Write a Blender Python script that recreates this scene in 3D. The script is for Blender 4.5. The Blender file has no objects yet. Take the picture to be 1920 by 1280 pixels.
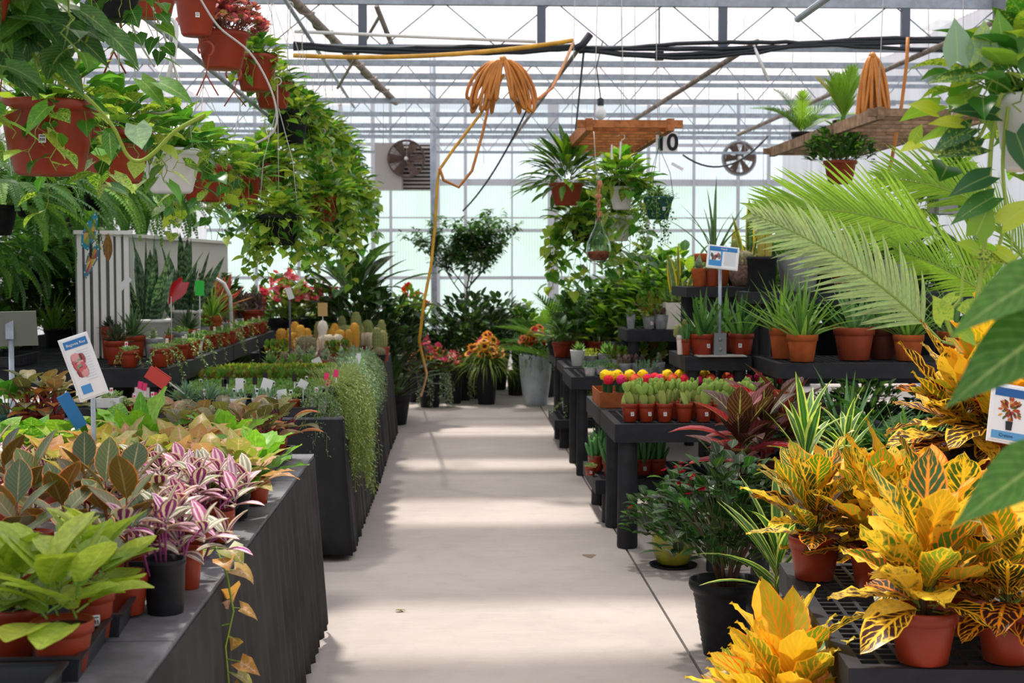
import bpy, math, random
from mathutils import Vector, Matrix
PI = math.pi
sc = bpy.context.scene
COL = sc.collection
rad = math.radians
# ------------------------------------------------------------------ camera
F = 2667.0
PIT, YAW = math.atan(.05325), math.atan(.03937 * math.cos(math.atan(.05325)))
CAM = Vector((0, 0, 1.55))
FW = Vector((math.cos(PIT)*math.sin(YAW), math.cos(PIT)*math.cos(YAW), -math.sin(PIT)))
RT = Vector((math.cos(YAW), -math.sin(YAW), 0))
UP = RT.cross(FW)
def P(px, py, Y):
    d = FW + RT*((px-960)/F) - UP*((py-640)/F)
    return CAM + d*(Y/d.y)
def XX(px, Y, z):
    return P(px, 498+(1.55-z)*F/Y, Y).x
def YZ(py, z):
    return (1.55-z)*F/(py-498)
cd = bpy.data.cameras.new('camera'); cam = bpy.data.objects.new('camera', cd); COL.objects.link(cam)
cam.location = CAM
cam.rotation_euler = Matrix((RT, UP, -FW)).transposed().to_euler()
cd.sensor_width = 36; cd.lens = 36*F/1920; cd.clip_end = 200
cd.dof.use_dof = True; cd.dof.focus_distance = 5.0; cd.dof.aperture_fstop = 6.3
sc.camera = cam
# ------------------------------------------------------------------ colour
def C(h, k=1.0):
    o = []
    for i in (0, 2, 4):
        v = int(h[i:i+2], 16)/255
        o.append((v/12.92 if v <= .04045 else ((v+.055)/1.055)**2.4)*k)
    return tuple(o)
def jit(rng, c, a=.15):
    k = 1+rng.uniform(-a, a)
    return (c[0]*k*(1+rng.uniform(-a, a)*.5), c[1]*k, c[2]*k)
# ------------------------------------------------------------------ materials
class NT:
    def __init__(s, name):
        s.m = bpy.data.materials.new(name); s.m.use_nodes = True
        s.t = s.m.node_tree; s.t.nodes.clear()
    def n(s, typ, **kw):
        nd = s.t.nodes.new('ShaderNode'+typ)
        for k, v in kw.items():
            if k == 'i':
                for kk, vv in v.items():
                    sk = nd.inputs[kk]
                    if isinstance(vv, bpy.types.NodeSocket): s.t.links.new(vv, sk)
                    else: sk.default_value = vv
            else: setattr(nd, k, v)
        return nd
    def math(s, op, a, b=0.0, c=None):
        i = {0: a, 1: b}
        if c is not None: i[2] = c
        return s.n('Math', operation=op, i=i).outputs[0]
    def mix(s, f, a, b, bt='MIX'):
        nd = s.n('Mix', data_type='RGBA', blend_type=bt)
        for k, v in ((0, f), (6, a), (7, b)):
            if isinstance(v, bpy.types.NodeSocket): s.t.links.new(v, nd.inputs[k])
            else: nd.inputs[k].default_value = v if k == 0 else ((*v, 1) if len(v) == 3 else v)
        return nd.outputs[2]
    def smooth(s, x, a, b):
        return s.n('MapRange', interpolation_type='SMOOTHSTEP', i={0: x, 1: a, 2: b, 3: 0.0, 4: 1.0}).outputs[0]
    def noise(s, scale, detail=2, vec=None, rough=.5, w=None):
        i = {'Scale': scale, 'Detail': detail, 'Roughness': rough}
        if vec is not None: i['Vector'] = vec
        return s.n('TexNoise', i=i).outputs[0]
    def out(s, sh, disp=None):
        o = s.n('OutputMaterial'); s.t.links.new(sh, o.inputs[0]); return s.m
def c4(c): return (*c, 1)
MC = {}
def mat(name, col, rough=.5, spec=.3, metal=0, var=0, vscale=20, bump=0, bscale=60, coat=0):
    if name in MC: return MC[name]
    t = NT(name); co = t.n('TexCoord').outputs['Object']
    base = c4(col)
    if var:
        nz = t.smooth(t.noise(vscale, 4, co, .6), .3, .7)
        base = t.mix(nz, tuple(x*(1-var) for x in col), tuple(min(1, x*(1+var)) for x in col))
    i = {'Base Color': base, 'Roughness': rough, 'Metallic': metal, 'Specular IOR Level': spec, 'Coat Weight': coat}
    if bump:
        i['Normal'] = t.n('Bump', i={'Strength': bump, 'Height': t.noise(bscale, 3, co)}).outputs[0]
    p = t.n('BsdfPrincipled', i=i)
    MC[name] = t.out(p.outputs[0]); return MC[name]
def leafmat(name, kind='plain', rough=.42, tr=.33, spec=.35):
    if name in MC: return MC[name]
    t = NT(name)
    at = t.n('Attribute', attribute_name='col'); base = at.outputs['Color']; rnd = at.outputs['Alpha']
    uv = t.n('UVMap', uv_map='UV').outputs[0]
    sx = t.n('SeparateXYZ', i={0: uv}); u, v = sx.outputs[0], sx.outputs[1]
    au = t.math('MULTIPLY', t.math('ABSOLUTE', t.math('SUBTRACT', u, .5)), 2)   # 0 midrib .. 1 edge
    cmb = t.n('CombineXYZ', i={0: t.math('MULTIPLY', u, .7), 1: t.math('MULTIPLY', v, 2.0), 2: t.math('MULTIPLY', rnd, 40)}).outputs[0]
    nz = t.noise(6, 3, cmb)
    nzc = t.math('SUBTRACT', nz, .5)
    col = base
    rib = t.math('SUBTRACT', 1.0, t.smooth(au, .02, .09))
    side = t.math('ABSOLUTE', t.math('SUBTRACT', t.math('FRACT', t.math('ADD', t.math('MULTIPLY', v, 9), t.math('MULTIPLY', au, -2.6))), .5))
    if kind == 'plain':
        col = t.mix(t.math('MULTIPLY', rib, .35), col, C('c8d890'))
        col = t.mix(t.math('MULTIPLY', t.math('SUBTRACT', 1.0, t.smooth(side, .02, .14)), .12), col, C('d0e0a0'))
        col = t.mix(.5, col, t.mix(t.smooth(nz, .3, .7), (.6, .6, .6), (1.25, 1.25, 1.1)), 'MULTIPLY')
    elif kind == 'pothos':
        m = t.smooth(t.math('ADD', t.noise(9, 4, cmb, .7), t.math('MULTIPLY', t.math('SUBTRACT', rnd, .5), .45)), .54, .66)
        col = t.mix(t.math('MULTIPLY', m, .75), col, C('b9c94c'))
        col = t.mix(t.math('MULTIPLY', rib, .3), col, C('bcd27c'))
    elif kind == 'croton':
        sd = t.math('ADD', side, t.math('MULTIPLY', nzc, .42))
        vein = t.math('SUBTRACT', 1.0, t.smooth(sd, .08, .15))
        vein = t.math('MAXIMUM', vein, t.math('SUBTRACT', 1.0, t.smooth(t.math('ADD', au, t.math('MULTIPLY', nzc, .1)), .05, .14)))
        vein = t.math('MAXIMUM', vein, t.smooth(au, .84, .95))
        blotch = t.smooth(t.math('ADD', t.noise(5, 3, cmb), t.math('MULTIPLY', t.math('SUBTRACT', rnd, .5), .8)), .64, .9)
        m = t.math('MAXIMUM', vein, blotch)
        rp = t.n('ValToRGB'); cr = rp.color_ramp
        cr.elements[0].position = 0; cr.elements[0].color = c4(C('e0701e'))
        cr.elements[1].position = 1; cr.elements[1].color = c4(C('ffd646'))
        e = cr.elements.new(.2); e.color = c4(C('f5a028')); e = cr.elements.new(.5); e.color = c4(C('ffc230'))
        t.t.links.new(rnd, rp.inputs[0])
        col = t.mix(m, base, rp.outputs[0])
    elif kind == 'band':
        b = t.smooth(t.math('SINE', t.math('ADD', t.math('MULTIPLY', v, 60), t.math('MULTIPLY', nz, 14))), -.2, .6)
        col = t.mix(t.math('MULTIPLY', b, .55), base, C('7f9a7a'))
    elif kind == 'edge':      # light margins
        col = t.mix(t.smooth(t.math('ADD', au, t.math('MULTIPLY', nzc, .25)), .55, .7), base, C('d8e27a'))
        col = t.mix(t.math('MULTIPLY', rib, .3), col, C('bcd27c'))
    elif kind == 'goldedge':
        b = t.smooth(t.math('SINE', t.math('ADD', t.math('MULTIPLY', v, 50), t.math('MULTIPLY', nz, 14))), -.2, .6)
        col = t.mix(t.math('MULTIPLY', b, .4), base, C('8aa67c'))
        col = t.mix(t.smooth(au, .6, .72), col, C('e8cc30'))
    elif kind == 'trad':
        s1 = t.smooth(t.math('SINE', t.math('ADD', t.math('MULTIPLY', u, 15), t.math('MULTIPLY', rnd, 9))), -.1, .4)
        col = t.mix(t.math('MULTIPLY', s1, .8), base, C('f4e9ea'))
    elif kind == 'rubber':
        col = t.mix(t.math('MULTIPLY', rib, .5), col, C('c8b88c'))
        col = t.mix(t.smooth(t.math('ADD', au, t.math('MULTIPLY', nzc, .1)), .9, .97), col, C('e08a50'))
        col = t.mix(t.math('MULTIPLY', t.math('SUBTRACT', 1.0, t.smooth(side, .02, .1)), .18), col, C('c9cfb0'))
    elif kind == 'syng':
        col = t.mix(t.math('MULTIPLY', t.smooth(t.math('SUBTRACT', nz, t.math('MULTIPLY', au, .2)), .42, .6), .7), col, C('d9a898'))
        col = t.mix(t.math('MULTIPLY', rib, .4), col, C('e0d8b0'))
    i = {'Base Color': col, 'Roughness': rough, 'Specular IOR Level': spec}
    p = t.n('BsdfPrincipled', i=i)
    tl = t.n('BsdfTranslucent', i={0: t.mix(1.0, col, (1.25, 1.3, .7), 'MULTIPLY')})
    ms = t.n('MixShader', i={0: tr}); t.t.links.new(p.outputs[0], ms.inputs[1]); t.t.links.new(tl.outputs[0], ms.inputs[2])
    MC[name] = t.out(ms.outputs[0]); return MC[name]
L_PLAIN = leafmat('leaf'); L_POTHOS = leafmat('variegated_leaf', 'pothos', rough=.3); L_CROTON = leafmat('croton_leaf', 'croton', rough=.35, tr=.25)
L_BAND = leafmat('banded_leaf', 'band'); L_EDGE = leafmat('light_edged_leaf', 'edge'); L_GOLD = leafmat('gold_edged_leaf', 'goldedge')
L_TRAD = leafmat('striped_leaf', 'trad', rough=.3); L_RUB = leafmat('rubber_leaf', 'rubber', rough=.28, tr=.3); L_SYN = leafmat('arrowhead_leaf', 'syng', tr=.35)
def attrmat(name, rough=.6, spec=.3, tr=0):
    t = NT(name); a = t.n('Attribute', attribute_name='col').outputs['Color']
    p = t.n('BsdfPrincipled', i={'Base Color': a, 'Roughness': rough, 'Specular IOR Level': spec})
    sh = p.outputs[0]
    if tr:
        tl = t.n('BsdfTranslucent', i={0: a}); ms = t.n('MixShader', i={0: tr})
        t.t.links.new(sh, ms.inputs[1]); t.t.links.new(tl.outputs[0], ms.inputs[2]); sh = ms.outputs[0]
    return t.out(sh)
M_STEM = attrmat('stem_matte'); M_CACT = attrmat('cactus_skin', .8, .15); M_PETAL = attrmat('petal', .5, .3, .35); M_PRINT = attrmat('print', .45, .3)
M_RED = mat('red_plastic', C('8e3118'), .45, .4, var=.15, vscale=6)
M_TERRA = mat('terracotta', C('a8562f'), .85, .1, var=.18, vscale=14)
M_TERRAD = mat('dark_terracotta', C('96432a'), .6, .3, var=.15, vscale=10)
M_BLACK = mat('black_plastic', C('1c1d20'), .55, .22, var=.25, vscale=30)
M_TRAY = mat('tray_plastic', C('25262c'), .42, .5, var=.3, vscale=12)
M_WHITE = mat('white_plastic', C('d9dad8'), .45, .3, var=.06, vscale=10)
M_CREAM = mat('cream_plastic', C('e2dcd0'), .5, .3, var=.05)
M_GREY = mat('concrete_pot', C('9a9c9e'), .85, .15, var=.18, vscale=25, bump=.2)
M_TALL = mat('pale_planter', C('b9c3cb'), .5, .3, var=.12, vscale=9)
M_GREEN = mat('green_plastic', C('1f4f46'), .45, .4)
M_OLIVE = mat('olive_glaze', C('8c8a2c'), .3, .5, var=.35, vscale=9)
M_SOIL = mat('potting_soil', C('3a2a20'), .95, .1, var=.5, vscale=90, bump=.6, bscale=150)
M_BENCH = mat('black_resin', C('232429'), .62, .3, var=.3, vscale=9, bump=.1)
M_SKIRT = mat('black_cloth', C('3a3939'), .9, .1, var=.22, vscale=5)
M_SKIRT2 = mat('glossy_black_cloth', C('1b1c1f'), .6, .3, var=.2, vscale=5)
M_STEEL = mat('galvanised_steel', C('98a2ad'), .5, .4, .35, var=.15, vscale=14)
M_RUST = mat('weathered_pipe', C('8d8178'), .7, .3, .2, var=.35, vscale=12)
M_WIRE = mat('hanger_wire', C('b9b6b0'), .4, .4)
M_DWIRE = mat('dark_wire', C('2f3338'), .5, .3)
M_CABLE = mat('black_cable', C('20262e'), .5, .4)
M_HOSE = mat('orange_hose', C('b9762f'), .4, .4, var=.2, vscale=8)
M_HOSEY = mat('yellow_hose', C('c9972f'), .4, .4, var=.2, vscale=8)
M_WOOD = mat('brown_timber', C('a5673c'), .7, .2, var=.35, vscale=18)
M_WOODG = mat('grey_timber', C('8e735c'), .8, .2, var=.35, vscale=16)
M_TAG = mat('white_tag', C('e8e8ea'), .4, .3)
M_INK = mat('black_ink', C('22242a'), .6, .2)
M_BLUE = mat('blue_print', C('2f76b5'), .4, .3)
M_PINKT = mat('pink_print', C('e33a72'), .4, .3)
M_REDG = mat('red_glass', C('b3121a'), .15, .6, coat=.5)
# ------------------------------------------------------------------ mesh builder
class MB:
    def __init__(s): s.v = []; s.f = []; s.uv = []; s.c = []; s.mi = []; s.sm = []; s.cur = 0; s.col = (.5, .5, .5, .5)
    def add(s, vs, fs, uvs=None, col=None, smooth=True):
        b = len(s.v); s.v.extend(vs); s.uv.extend(uvs if uvs else [(.5, .5)]*len(vs))
        c = col or s.col
        if len(c) == 3: c = (*c, .5)
        s.c.extend([c]*len(vs))
        for f in fs: s.f.append(tuple(b+i for i in f))
        s.mi.extend([s.cur]*len(fs)); s.sm.extend([smooth]*len(fs))
    def mat(s, i): s.cur = i; return s
    def box(s, c, d, rz=0, col=None, rx=0, ry=0):
        x, y, z = d[0]/2, d[1]/2, d[2]/2
        R = Matrix.Rotation(rz, 3, 'Z') @ Matrix.Rotation(ry, 3, 'Y') @ Matrix.Rotation(rx, 3, 'X'); c = Vector(c)
        vs = [c + R @ Vector(p) for p in ((-x,-y,-z),(x,-y,-z),(x,y,-z),(-x,y,-z),(-x,-y,z),(x,-y,z),(x,y,z),(-x,y,z))]
        s.add(vs, [(0,3,2,1),(4,5,6,7),(0,1,5,4),(1,2,6,5),(2,3,7,6),(3,0,4,7)], col=col, smooth=False); return s
    def tube(s, pts, r, n=6, col=None, cap=True):
        pts = [Vector(p) for p in pts]; m = len(pts)
        rs = r if isinstance(r, (list, tuple)) else [r]*m
        vs = []; up = None
        for i, p in enumerate(pts):
            d = (pts[min(i+1, m-1)]-pts[max(i-1, 0)])
            if d.length < 1e-9: d = Vector((0, 0, 1))
            d.normalize()
            if up is None: up = d.orthogonal().normalized()
            a = (up - d*up.dot(d))
            a = a.normalized() if a.length > 1e-6 else d.orthogonal().normalized()
            up = a; b = d.cross(a)
            for k in range(n):
                t = 2*PI*k/n; vs.append(p+(a*math.cos(t)+b*math.sin(t))*rs[i])
        fs = []
        for i in range(m-1):
            for k in range(n):
                fs.append((i*n+k, i*n+(k+1) % n, (i+1)*n+(k+1) % n, (i+1)*n+k))
        if cap: fs += [tuple(range(n-1, -1, -1)), tuple((m-1)*n+k for k in range(n))]
        s.add(vs, fs, col=col); return s
    def lathe(s, prof, n=24, c=(0, 0, 0), col=None, closed=False, wob=None, smooth=True):
        vs = []; m = len(prof)
        for (r, z) in prof:
            for k in range(n):
                t = 2*PI*k/n; q = r*(wob(t, z) if wob else 1)
                vs.append((c[0]+q*math.cos(t), c[1]+q*math.sin(t), c[2]+z))
        fs = []
        for i in range(m-1):
            for k in range(n): fs.append((i*n+k, i*n+(k+1) % n, (i+1)*n+(k+1) % n, (i+1)*n+k))
        s.add(vs, fs, col=col, smooth=smooth); return s
    def ball(s, c, r, seg=8, rings=5, col=None, R=None):
        if not isinstance(r, (tuple, list)): r = (r, r, r)
        vs = []; fs = []; c = Vector(c)
        for i in range(rings+1):
            ph = PI*i/rings
            for k in range(seg):
                t = 2*PI*k/seg
                p = Vector((r[0]*math.sin(ph)*math.cos(t), r[1]*math.sin(ph)*math.sin(t), -r[2]*math.cos(ph)))
                vs.append(c+(R @ p if R else p))
        for i in range(rings):
            for k in range(seg): fs.append((i*seg+k, i*seg+(k+1) % seg, (i+1)*seg+(k+1) % seg, (i+1)*seg+k))
        s.add(vs, fs, col=col); return s
    def leaf(s, p, d, n, L, W, shape='ov', bend=.6, fold=.25, seg=5, col=(.1, .3, .05), rnd=.5, under=None, wave=0, twist=0):
        tab = SH[shape]; d = Vector(d).normalized(); n = Vector(n); sd = d.cross(n)
        if sd.length < 1e-5: sd = d.orthogonal()
        sd.normalize(); n = sd.cross(d)
        vs = []; us = []; pos = Vector(p); lt = len(tab)-1
        st = L/seg; rot = Matrix.Rotation(-bend/seg, 3, sd)
        ns = []
        for k in range(seg+1):
            t = k/seg; x = t*lt; i = min(int(x), lt-1); q = x-i; pa, pb, pc, pd = tab[max(i-1, 0)], tab[i], tab[i+1], tab[min(i+2, lt)]; w = W*max(0, pb+.5*q*(pc-pa+q*(2*pa-5*pb+4*pc-pd+q*(3*(pb-pc)+pd-pa))))
            wv = n*(wave*W*math.sin(k*2.4))
            bk = d*(-.16*L) if (k == 0 and shape in HEARTS) else Vector((0, 0, 0))
            vs += [pos-sd*w+n*(fold*w)+wv+bk, pos, pos+sd*w+n*(fold*w)-wv+bk]; ns += [n.copy()]*3
            us += [(0, t), (.5, t), (1, t)]
            pos = pos+d*st; d = rot @ d; n = rot @ n
            if twist:
                r2 = Matrix.Rotation(twist/seg, 3, d); sd = r2 @ sd; n = r2 @ n; rot = Matrix.Rotation(-bend/seg, 3, sd)
        fs = []
        for k in range(seg):
            a = k*3; fs += [(a, a+1, a+4, a+3), (a+1, a+2, a+5, a+4)]
        s.add(vs, fs, us, (*col[:3], rnd))
        if under: s.add([v-nn*.0012 for v, nn in zip(vs, ns)], [f[::-1] for f in fs], us, (*under[:3], rnd))
        return pos
    def mesh(s, name, mats):
        me = bpy.data.meshes.new(name)
        me.from_pydata([tuple(v) for v in s.v], [], s.f)
        for m in (mats if isinstance(mats, (list, tuple)) else [mats]): me.materials.append(m)
        me.polygons.foreach_set('material_index', s.mi); me.polygons.foreach_set('use_smooth', s.sm)
        ca = me.color_attributes.new('col', 'FLOAT_COLOR', 'POINT')
        ca.data.foreach_set('color', [x for c in s.c for x in c])
        ul = me.uv_layers.new(name='UV'); li = [0]*len(me.loops); me.loops.foreach_get('vertex_index', li)
        ul.data.foreach_set('uv', [x for i in li for x in s.uv[i]])
        me.update(); return me
SH = {'ov': [.06, .62, .95, 1, .88, .55, 0], 'lance': [.12, .6, .92, 1, .85, .5, 0], 'heart': [.62, 1, .98, .8, .55, .25, 0],
      'arrow': [.8, .95, .8, .6, .4, .2, 0], 'strap': [.6, .85, 1, 1, .95, .75, 0], 'grass': [1, 1, .95, .85, .7, .4, 0],
      'sword': [.75, .9, 1, 1, .9, .6, 0], 'aloe': [1, .9, .78, .62, .45, .25, 0], 'obl': [.3, .6, .85, 1, 1, .75, .12], 'round': [.5, .85, 1, 1, .9, .6, .05], 'crot': [.1, .5, .8, 1, .95, .6, 0]}
HEARTS = {'heart', 'arrow'}
# ------------------------------------------------------------------ objects
SUF = {}
def link(o, parent=None):
    COL.objects.link(o)
    if parent is not None: o.parent = parent
    return o
def thing(name, label, cat, loc=(0, 0, 0), rz=0, group=None, sc_=1):
    o = bpy.data.objects.new(name, None); link(o); o.empty_display_size = .05
    o.location = loc; o.rotation_euler = (0, 0, rz); o.scale = (sc_, sc_, sc_)
    o['label'] = label; o['category'] = cat
    if group: o['group'] = group
    return o
def tag(o, label, cat, group=None):
    o['label'] = label; o['category'] = cat
    if group: o['group'] = group
    return o
def ob(name, mb, mats, parent=None, loc=(0, 0, 0), rz=0):
    me = mb if isinstance(mb, bpy.types.Mesh) else mb.mesh(name, mats)
    o = bpy.data.objects.new(name, me); link(o, parent); o.location = loc; o.rotation_euler = (0, 0, rz)
    return o
def struct(name, mb, mats):
    o = ob(name, mb, mats); o['kind'] = 'structure'; return o
def base0(mb, z0=True):
    """move mesh so its origin sits at the bottom centre; returns that point"""
    xs = [v[0] for v in mb.v]; ys = [v[1] for v in mb.v]; zs = [v[2] for v in mb.v]
    c = Vector(((min(xs)+max(xs))/2, (min(ys)+max(ys))/2, min(zs)))
    mb.v = [Vector(v)-c for v in mb.v]; return c
def solo(name, mb, mats, label, cat, group=None):
    c = base0(mb); o = ob(name, mb, mats, None, c); return tag(o, label, cat, group)
# ------------------------------------------------------------------ pots
MEC = {}
def pot_mesh(style, r, h, m):
    k = ('pot', style, round(r, 3), round(h, 3), m.name)
    if k in MEC: return MEC[k]
    mb = MB(); w = .035*r+.0015
    if style == 'std':
        p = [(.0, 0), (r*.70, 0), (r*.73, .012*h), (r*.93, h*.74), (r*.93, h*.76), (r*1.0, h*.77), (r*1.02, h*.97), (r*1.0, h), (r-w, h), (r*.93-w, h*.8), (r*.7, h*.3)]
    elif style == 'rolled':
        p = [(0, 0), (r*.68, 0), (r*.72, .02*h), (r*.9, h*.88), (r*.99, h*.9), (r*1.03, h*.95), (r*1.0, h), (r*.93, h), (r*.88, h*.92), (r*.7, h*.4)]
    elif style == 'smooth':
        p = [(0, 0), (r*.68, 0), (r*.74, .03*h), (r*.97, h*.9), (r*1.0, h*.98), (r*.98, h), (r*.9, h*.98), (r*.86, h*.7)]
    elif style == 'round':
        p = [(0, 0), (r*.55, 0), (r*.72, .06*h), (r*.93, h*.35), (r*1.0, h*.65), (r*.95, h*.95), (r*.92, h), (r*.86, h*.97), (r*.84, h*.6)]
    elif style == 'bowl':
        p = [(0, 0), (r*.6, 0), (r*.66, .04*h), (r*.9, h*.75), (r*1.0, h*.9), (r*1.04, h*.97), (r*1.0, h), (r*.92, h*.96), (r*.7, h*.4)]
    elif style == 'basket':
        p = [(0, 0), (r*.62, 0), (r*.70, .05*h), (r*.79, .3*h), (r*.81, .31*h), (r*.93, h*.83), (r*.95, h*.84), (r*1.03, h*.86), (r*1.04, h*.98), (r*1.01, h), (r*.95, h*.99), (r*.85, h*.7)]
    elif style == 'ribbed':
        p = [(0, 0), (r*.62, 0)]
        for i in range(26):
            t = i/25; p.append((r*(.62+.3*t)*(1+.018*math.sin(i*PI*.9)), h*(.02+.84*t)))
        p += [(r*1.0, h*.88), (r*1.04, h*.93), (r*1.02, h), (r*.93, h), (r*.87, h*.85), (r*.7, h*.4)]
    elif style == 'tall':
        p = [(0, 0), (r*.66, 0), (r*.70, .01*h), (r*.82, h*.3), (r*.93, h*.6), (r*1.0, h*.92), (r*1.0, h*.98), (r*.97, h), (r*.88, h*.99), (r*.85, h*.8)]
    elif style == 'grow':
        p = [(0, 0), (r*.84, 0), (r*.86, .02*h), (r*.88, .12*h), (r*.9, .14*h), (r*.97, h*.9), (r*1.02, h*.92), (r*1.02, h), (r*.95, h), (r*.9, h*.7)]
    if style == 'square':
        b = MB()
        for sx in (-1, 1): b.box((sx*(r-.006), 0, h/2), (.012, 2*r, h))
        for sy in (-1, 1): b.box((0, sy*(r-.006), h/2), (2*r-.024, .012, h))
        b.box((0, 0, .01), (2*r-.02, 2*r-.02, .02)); mb = b
    else:
        mb.lathe(p, 28)
    MEC[k] = mb.mesh('pot', m); return MEC[k]
def soil_mesh(style, r, h):
    k = ('soil', style, round(r, 3), round(h, 3))
    if k not in MEC:
        mb = MB()
        if style == 'square': mb.box((0, 0, h*.9), (2*r-.02, 2*r-.02, .01))
        else: mb.lathe([(r*.9, h*.87), (r*.55, h*.9), (r*.2, h*.885), (.001, h*.91)], 20)
        MEC[k] = mb.mesh('soil', M_SOIL)
    return MEC[k]
# ------------------------------------------------------------------ foliage helpers
def az(a, tilt):
    """direction leaning tilt radians off vertical at azimuth a"""
    return Vector((math.cos(a)*math.sin(tilt), math.sin(a)*math.sin(tilt), math.cos(tilt)))
def ros(mb, g, n, L, W, shape, tilt, bend, cols, z=(0, 0), r0=0, fold=.25, seg=5, stalk=0, under=None, wave=0, lj=.2, scol=C('6f8f3a'), sr=.0022, twist=0, c=(0, 0)):
    for i in range(n):
        t = i/max(1, n-1); a = i*2.39996+g.uniform(-.35, .35)
        ti = tilt[0]+(tilt[1]-tilt[0])*t+g.uniform(-.12, .12)
        d = az(a, ti); rd = az(a, PI/2)
        p = Vector((c[0], c[1], z[1]+(z[0]-z[1])*t))+rd*(r0*t)
        l = L*(1+g.uniform(-lj, lj)); w = W*(1+g.uniform(-lj, lj)*.6)
        nn = az(a+PI, PI/2-ti) if ti < PI/2 else Vector((0, 0, 1))
        nn = (Vector((0, 0, 1))-d*d.z); nn = nn if nn.length > .05 else -rd
        if stalk:
            sl = stalk*(1+g.uniform(-.3, .3)); q = p+d*sl*.5+Vector((0, 0, .02*sl)); e = p+d*sl
            mb.mat(1).tube([p, q, e], sr, 4, scol, cap=False); mb.mat(0); p = e
            d = (d+rd*.5).normalized(); nn = (Vector((0, 0, 1))-d*d.z)
        mb.leaf(p, d, nn, l, w, shape, g.uniform(*bend), fold, seg, jit(g, g.choice(cols)), g.random(), jit(g, g.choice(under), .1) if under else None, wave, twist*g.uniform(-1, 1))
def strand(mb, g, pts, gap, L, W, shape, cols, droop=.8, sr=.0018, scol=C('7f9a3c'), seg=4, stalk=.02, both=True):
    pts = [Vector(p) for p in pts]
    mb.mat(1).tube(pts, sr, 4, scol, cap=False); mb.mat(0)
    acc = 0; k = 0
    for i in range(len(pts)-1):
        a, b = pts[i], pts[i+1]; l = (b-a).length; d = (b-a)/max(l, 1e-6); x = gap-acc if gap > acc else 0
        while x < l:
            p = a+d*x; k += 1
            an = g.uniform(0, 2*PI); o = Vector((math.cos(an), math.sin(an), g.uniform(-.3, .4)))
            o = (o-d*o.dot(d)*.6+d*.25).normalized()
            e = p+o*stalk*g.uniform(.6, 1.4)
            if stalk > .012: mb.mat(1).tube([p, e], sr*.7, 3, scol, cap=False); mb.mat(0)
            nn = Vector((g.uniform(-.4, .4), g.uniform(-.6, .2), 1)).normalized()
            mb.leaf(e, (o+Vector((0, 0, -.3*droop))).normalized(), nn, L*g.uniform(.65, 1.25), W*g.uniform(.7, 1.2), shape, g.uniform(.3, .3+droop), .18, seg, jit(g, g.choice(cols)), g.random())
            x += gap*g.uniform(.75, 1.25)
        acc = 0
def hangpts(g, a, r, dn, rise=.06, n=7, jz=.02):
    """a strand that rises over a rim of radius r and falls dn metres"""
    q = []
    for i in range(n+1):
        t = i/n; rr = r*min(1.0, t*3)+g.uniform(-.5, .5)*jz+(.05*t)
        z = rise*math.sin(min(t*3, 1)*PI)*1.0-(dn*max(0, t-.2)/.8)
        q.append((rr*math.cos(a)+g.uniform(-jz, jz), rr*math.sin(a)+g.uniform(-jz, jz), z))
    return q
def frond(mb, g, p, d, L, ll, lw, n, cols, droop=.9, lbend=.5, ang=.9, scol=C('8aa04a'), sr=.004, vee=.35, seg=3, shape='grass', tip=.3, roll=0):
    d = Vector(d).normalized(); side = d.cross(Vector((0, 0, 1)))
    if side.length < .05: side = Vector((1, 0, 0))
    side.normalize(); pos = Vector(p); pts = [pos.copy()]; N = 14; rot = Matrix.Rotation(-droop/N, 3, side); fr = []
    for k in range(N):
        pos = pos+d*(L/N); d = rot @ d; pts.append(pos.copy()); fr.append((pos.copy(), d.copy()))
    mb.mat(1).tube(pts, [sr*(1-.8*i/N) for i in range(N+1)], 4, scol, cap=False); mb.mat(0)
    col = g.choice(cols)
    for i in range(n):
        t = .12+.88*i/(n-1); x = t*N; k = min(int(x), N-1); q, dd = fr[k]
        q = pts[k]+(pts[k+1]-pts[k])*(x-k) if k < N else q
        up = side.cross(dd).normalized(); sR = Matrix.Rotation(roll, 3, dd) @ side; up = sR.cross(dd).normalized()
        env = math.sin(PI*min(1, .18+t*.82))**.55 if t < .95 else tip
        for sg in (-1, 1):
            a = ang*(1-.45*t)+g.uniform(-.05, .05)
            o = (dd*math.cos(a)+sR*sg*math.sin(a)+up*vee).normalized()
            mb.leaf(q, o, up, ll*env*g.uniform(.85, 1.1), lw, shape, lbend*g.uniform(.6, 1.3), .3, seg, jit(g, col, .12), g.random())
def daisy(mb, g, p, r, n=11, col=C('f0a020'), cen=C('2a1712'), up=None, ring=None):
    up = Vector(up if up else (g.uniform(-.5, .5), g.uniform(-.9, -.2), g.uniform(.3, .9))).normalized()
    u = up.orthogonal().normalized(); v = up.cross(u); p = Vector(p)
    for i in range(n):
        a = 2*PI*i/n; o = u*math.cos(a)+v*math.sin(a)
        mb.leaf(p+o*r*.18, (o+up*.15).normalized(), up, r*.85, r*.26, 'obl', .3, .1, 3, jit(g, col, .1), g.random())
        if ring: mb.leaf(p+o*r*.16+up*.001, (o+up*.17).normalized(), up, r*.4, r*.18, 'obl', .1, .1, 2, ring, .5)
    mb.ball(p+up*r*.08, r*.24, 7, 4, cen)
def blossom(mb, g, p, r, cols, n=5):
    up = Vector((g.uniform(-.6, .6), g.uniform(-1, .2), g.uniform(0, 1))).normalized(); u = up.orthogonal().normalized(); v = up.cross(u); p = Vector(p)
    c = g.choice(cols)
    for i in range(n):
        a = 2*PI*i/n; o = u*math.cos(a)+v*math.sin(a)
        mb.leaf(p, (o+up*.5).normalized(), up, r, r*.42, 'round', .3, .2, 3, jit(g, c, .12), g.random())
GR = [C('2f5d1c'), C('3f7326'), C('55852c'), C('264f22')]
GRB = [C('6f9f2a'), C('86b032'), C('5c8f2a'), C('9cc03c')]
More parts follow.
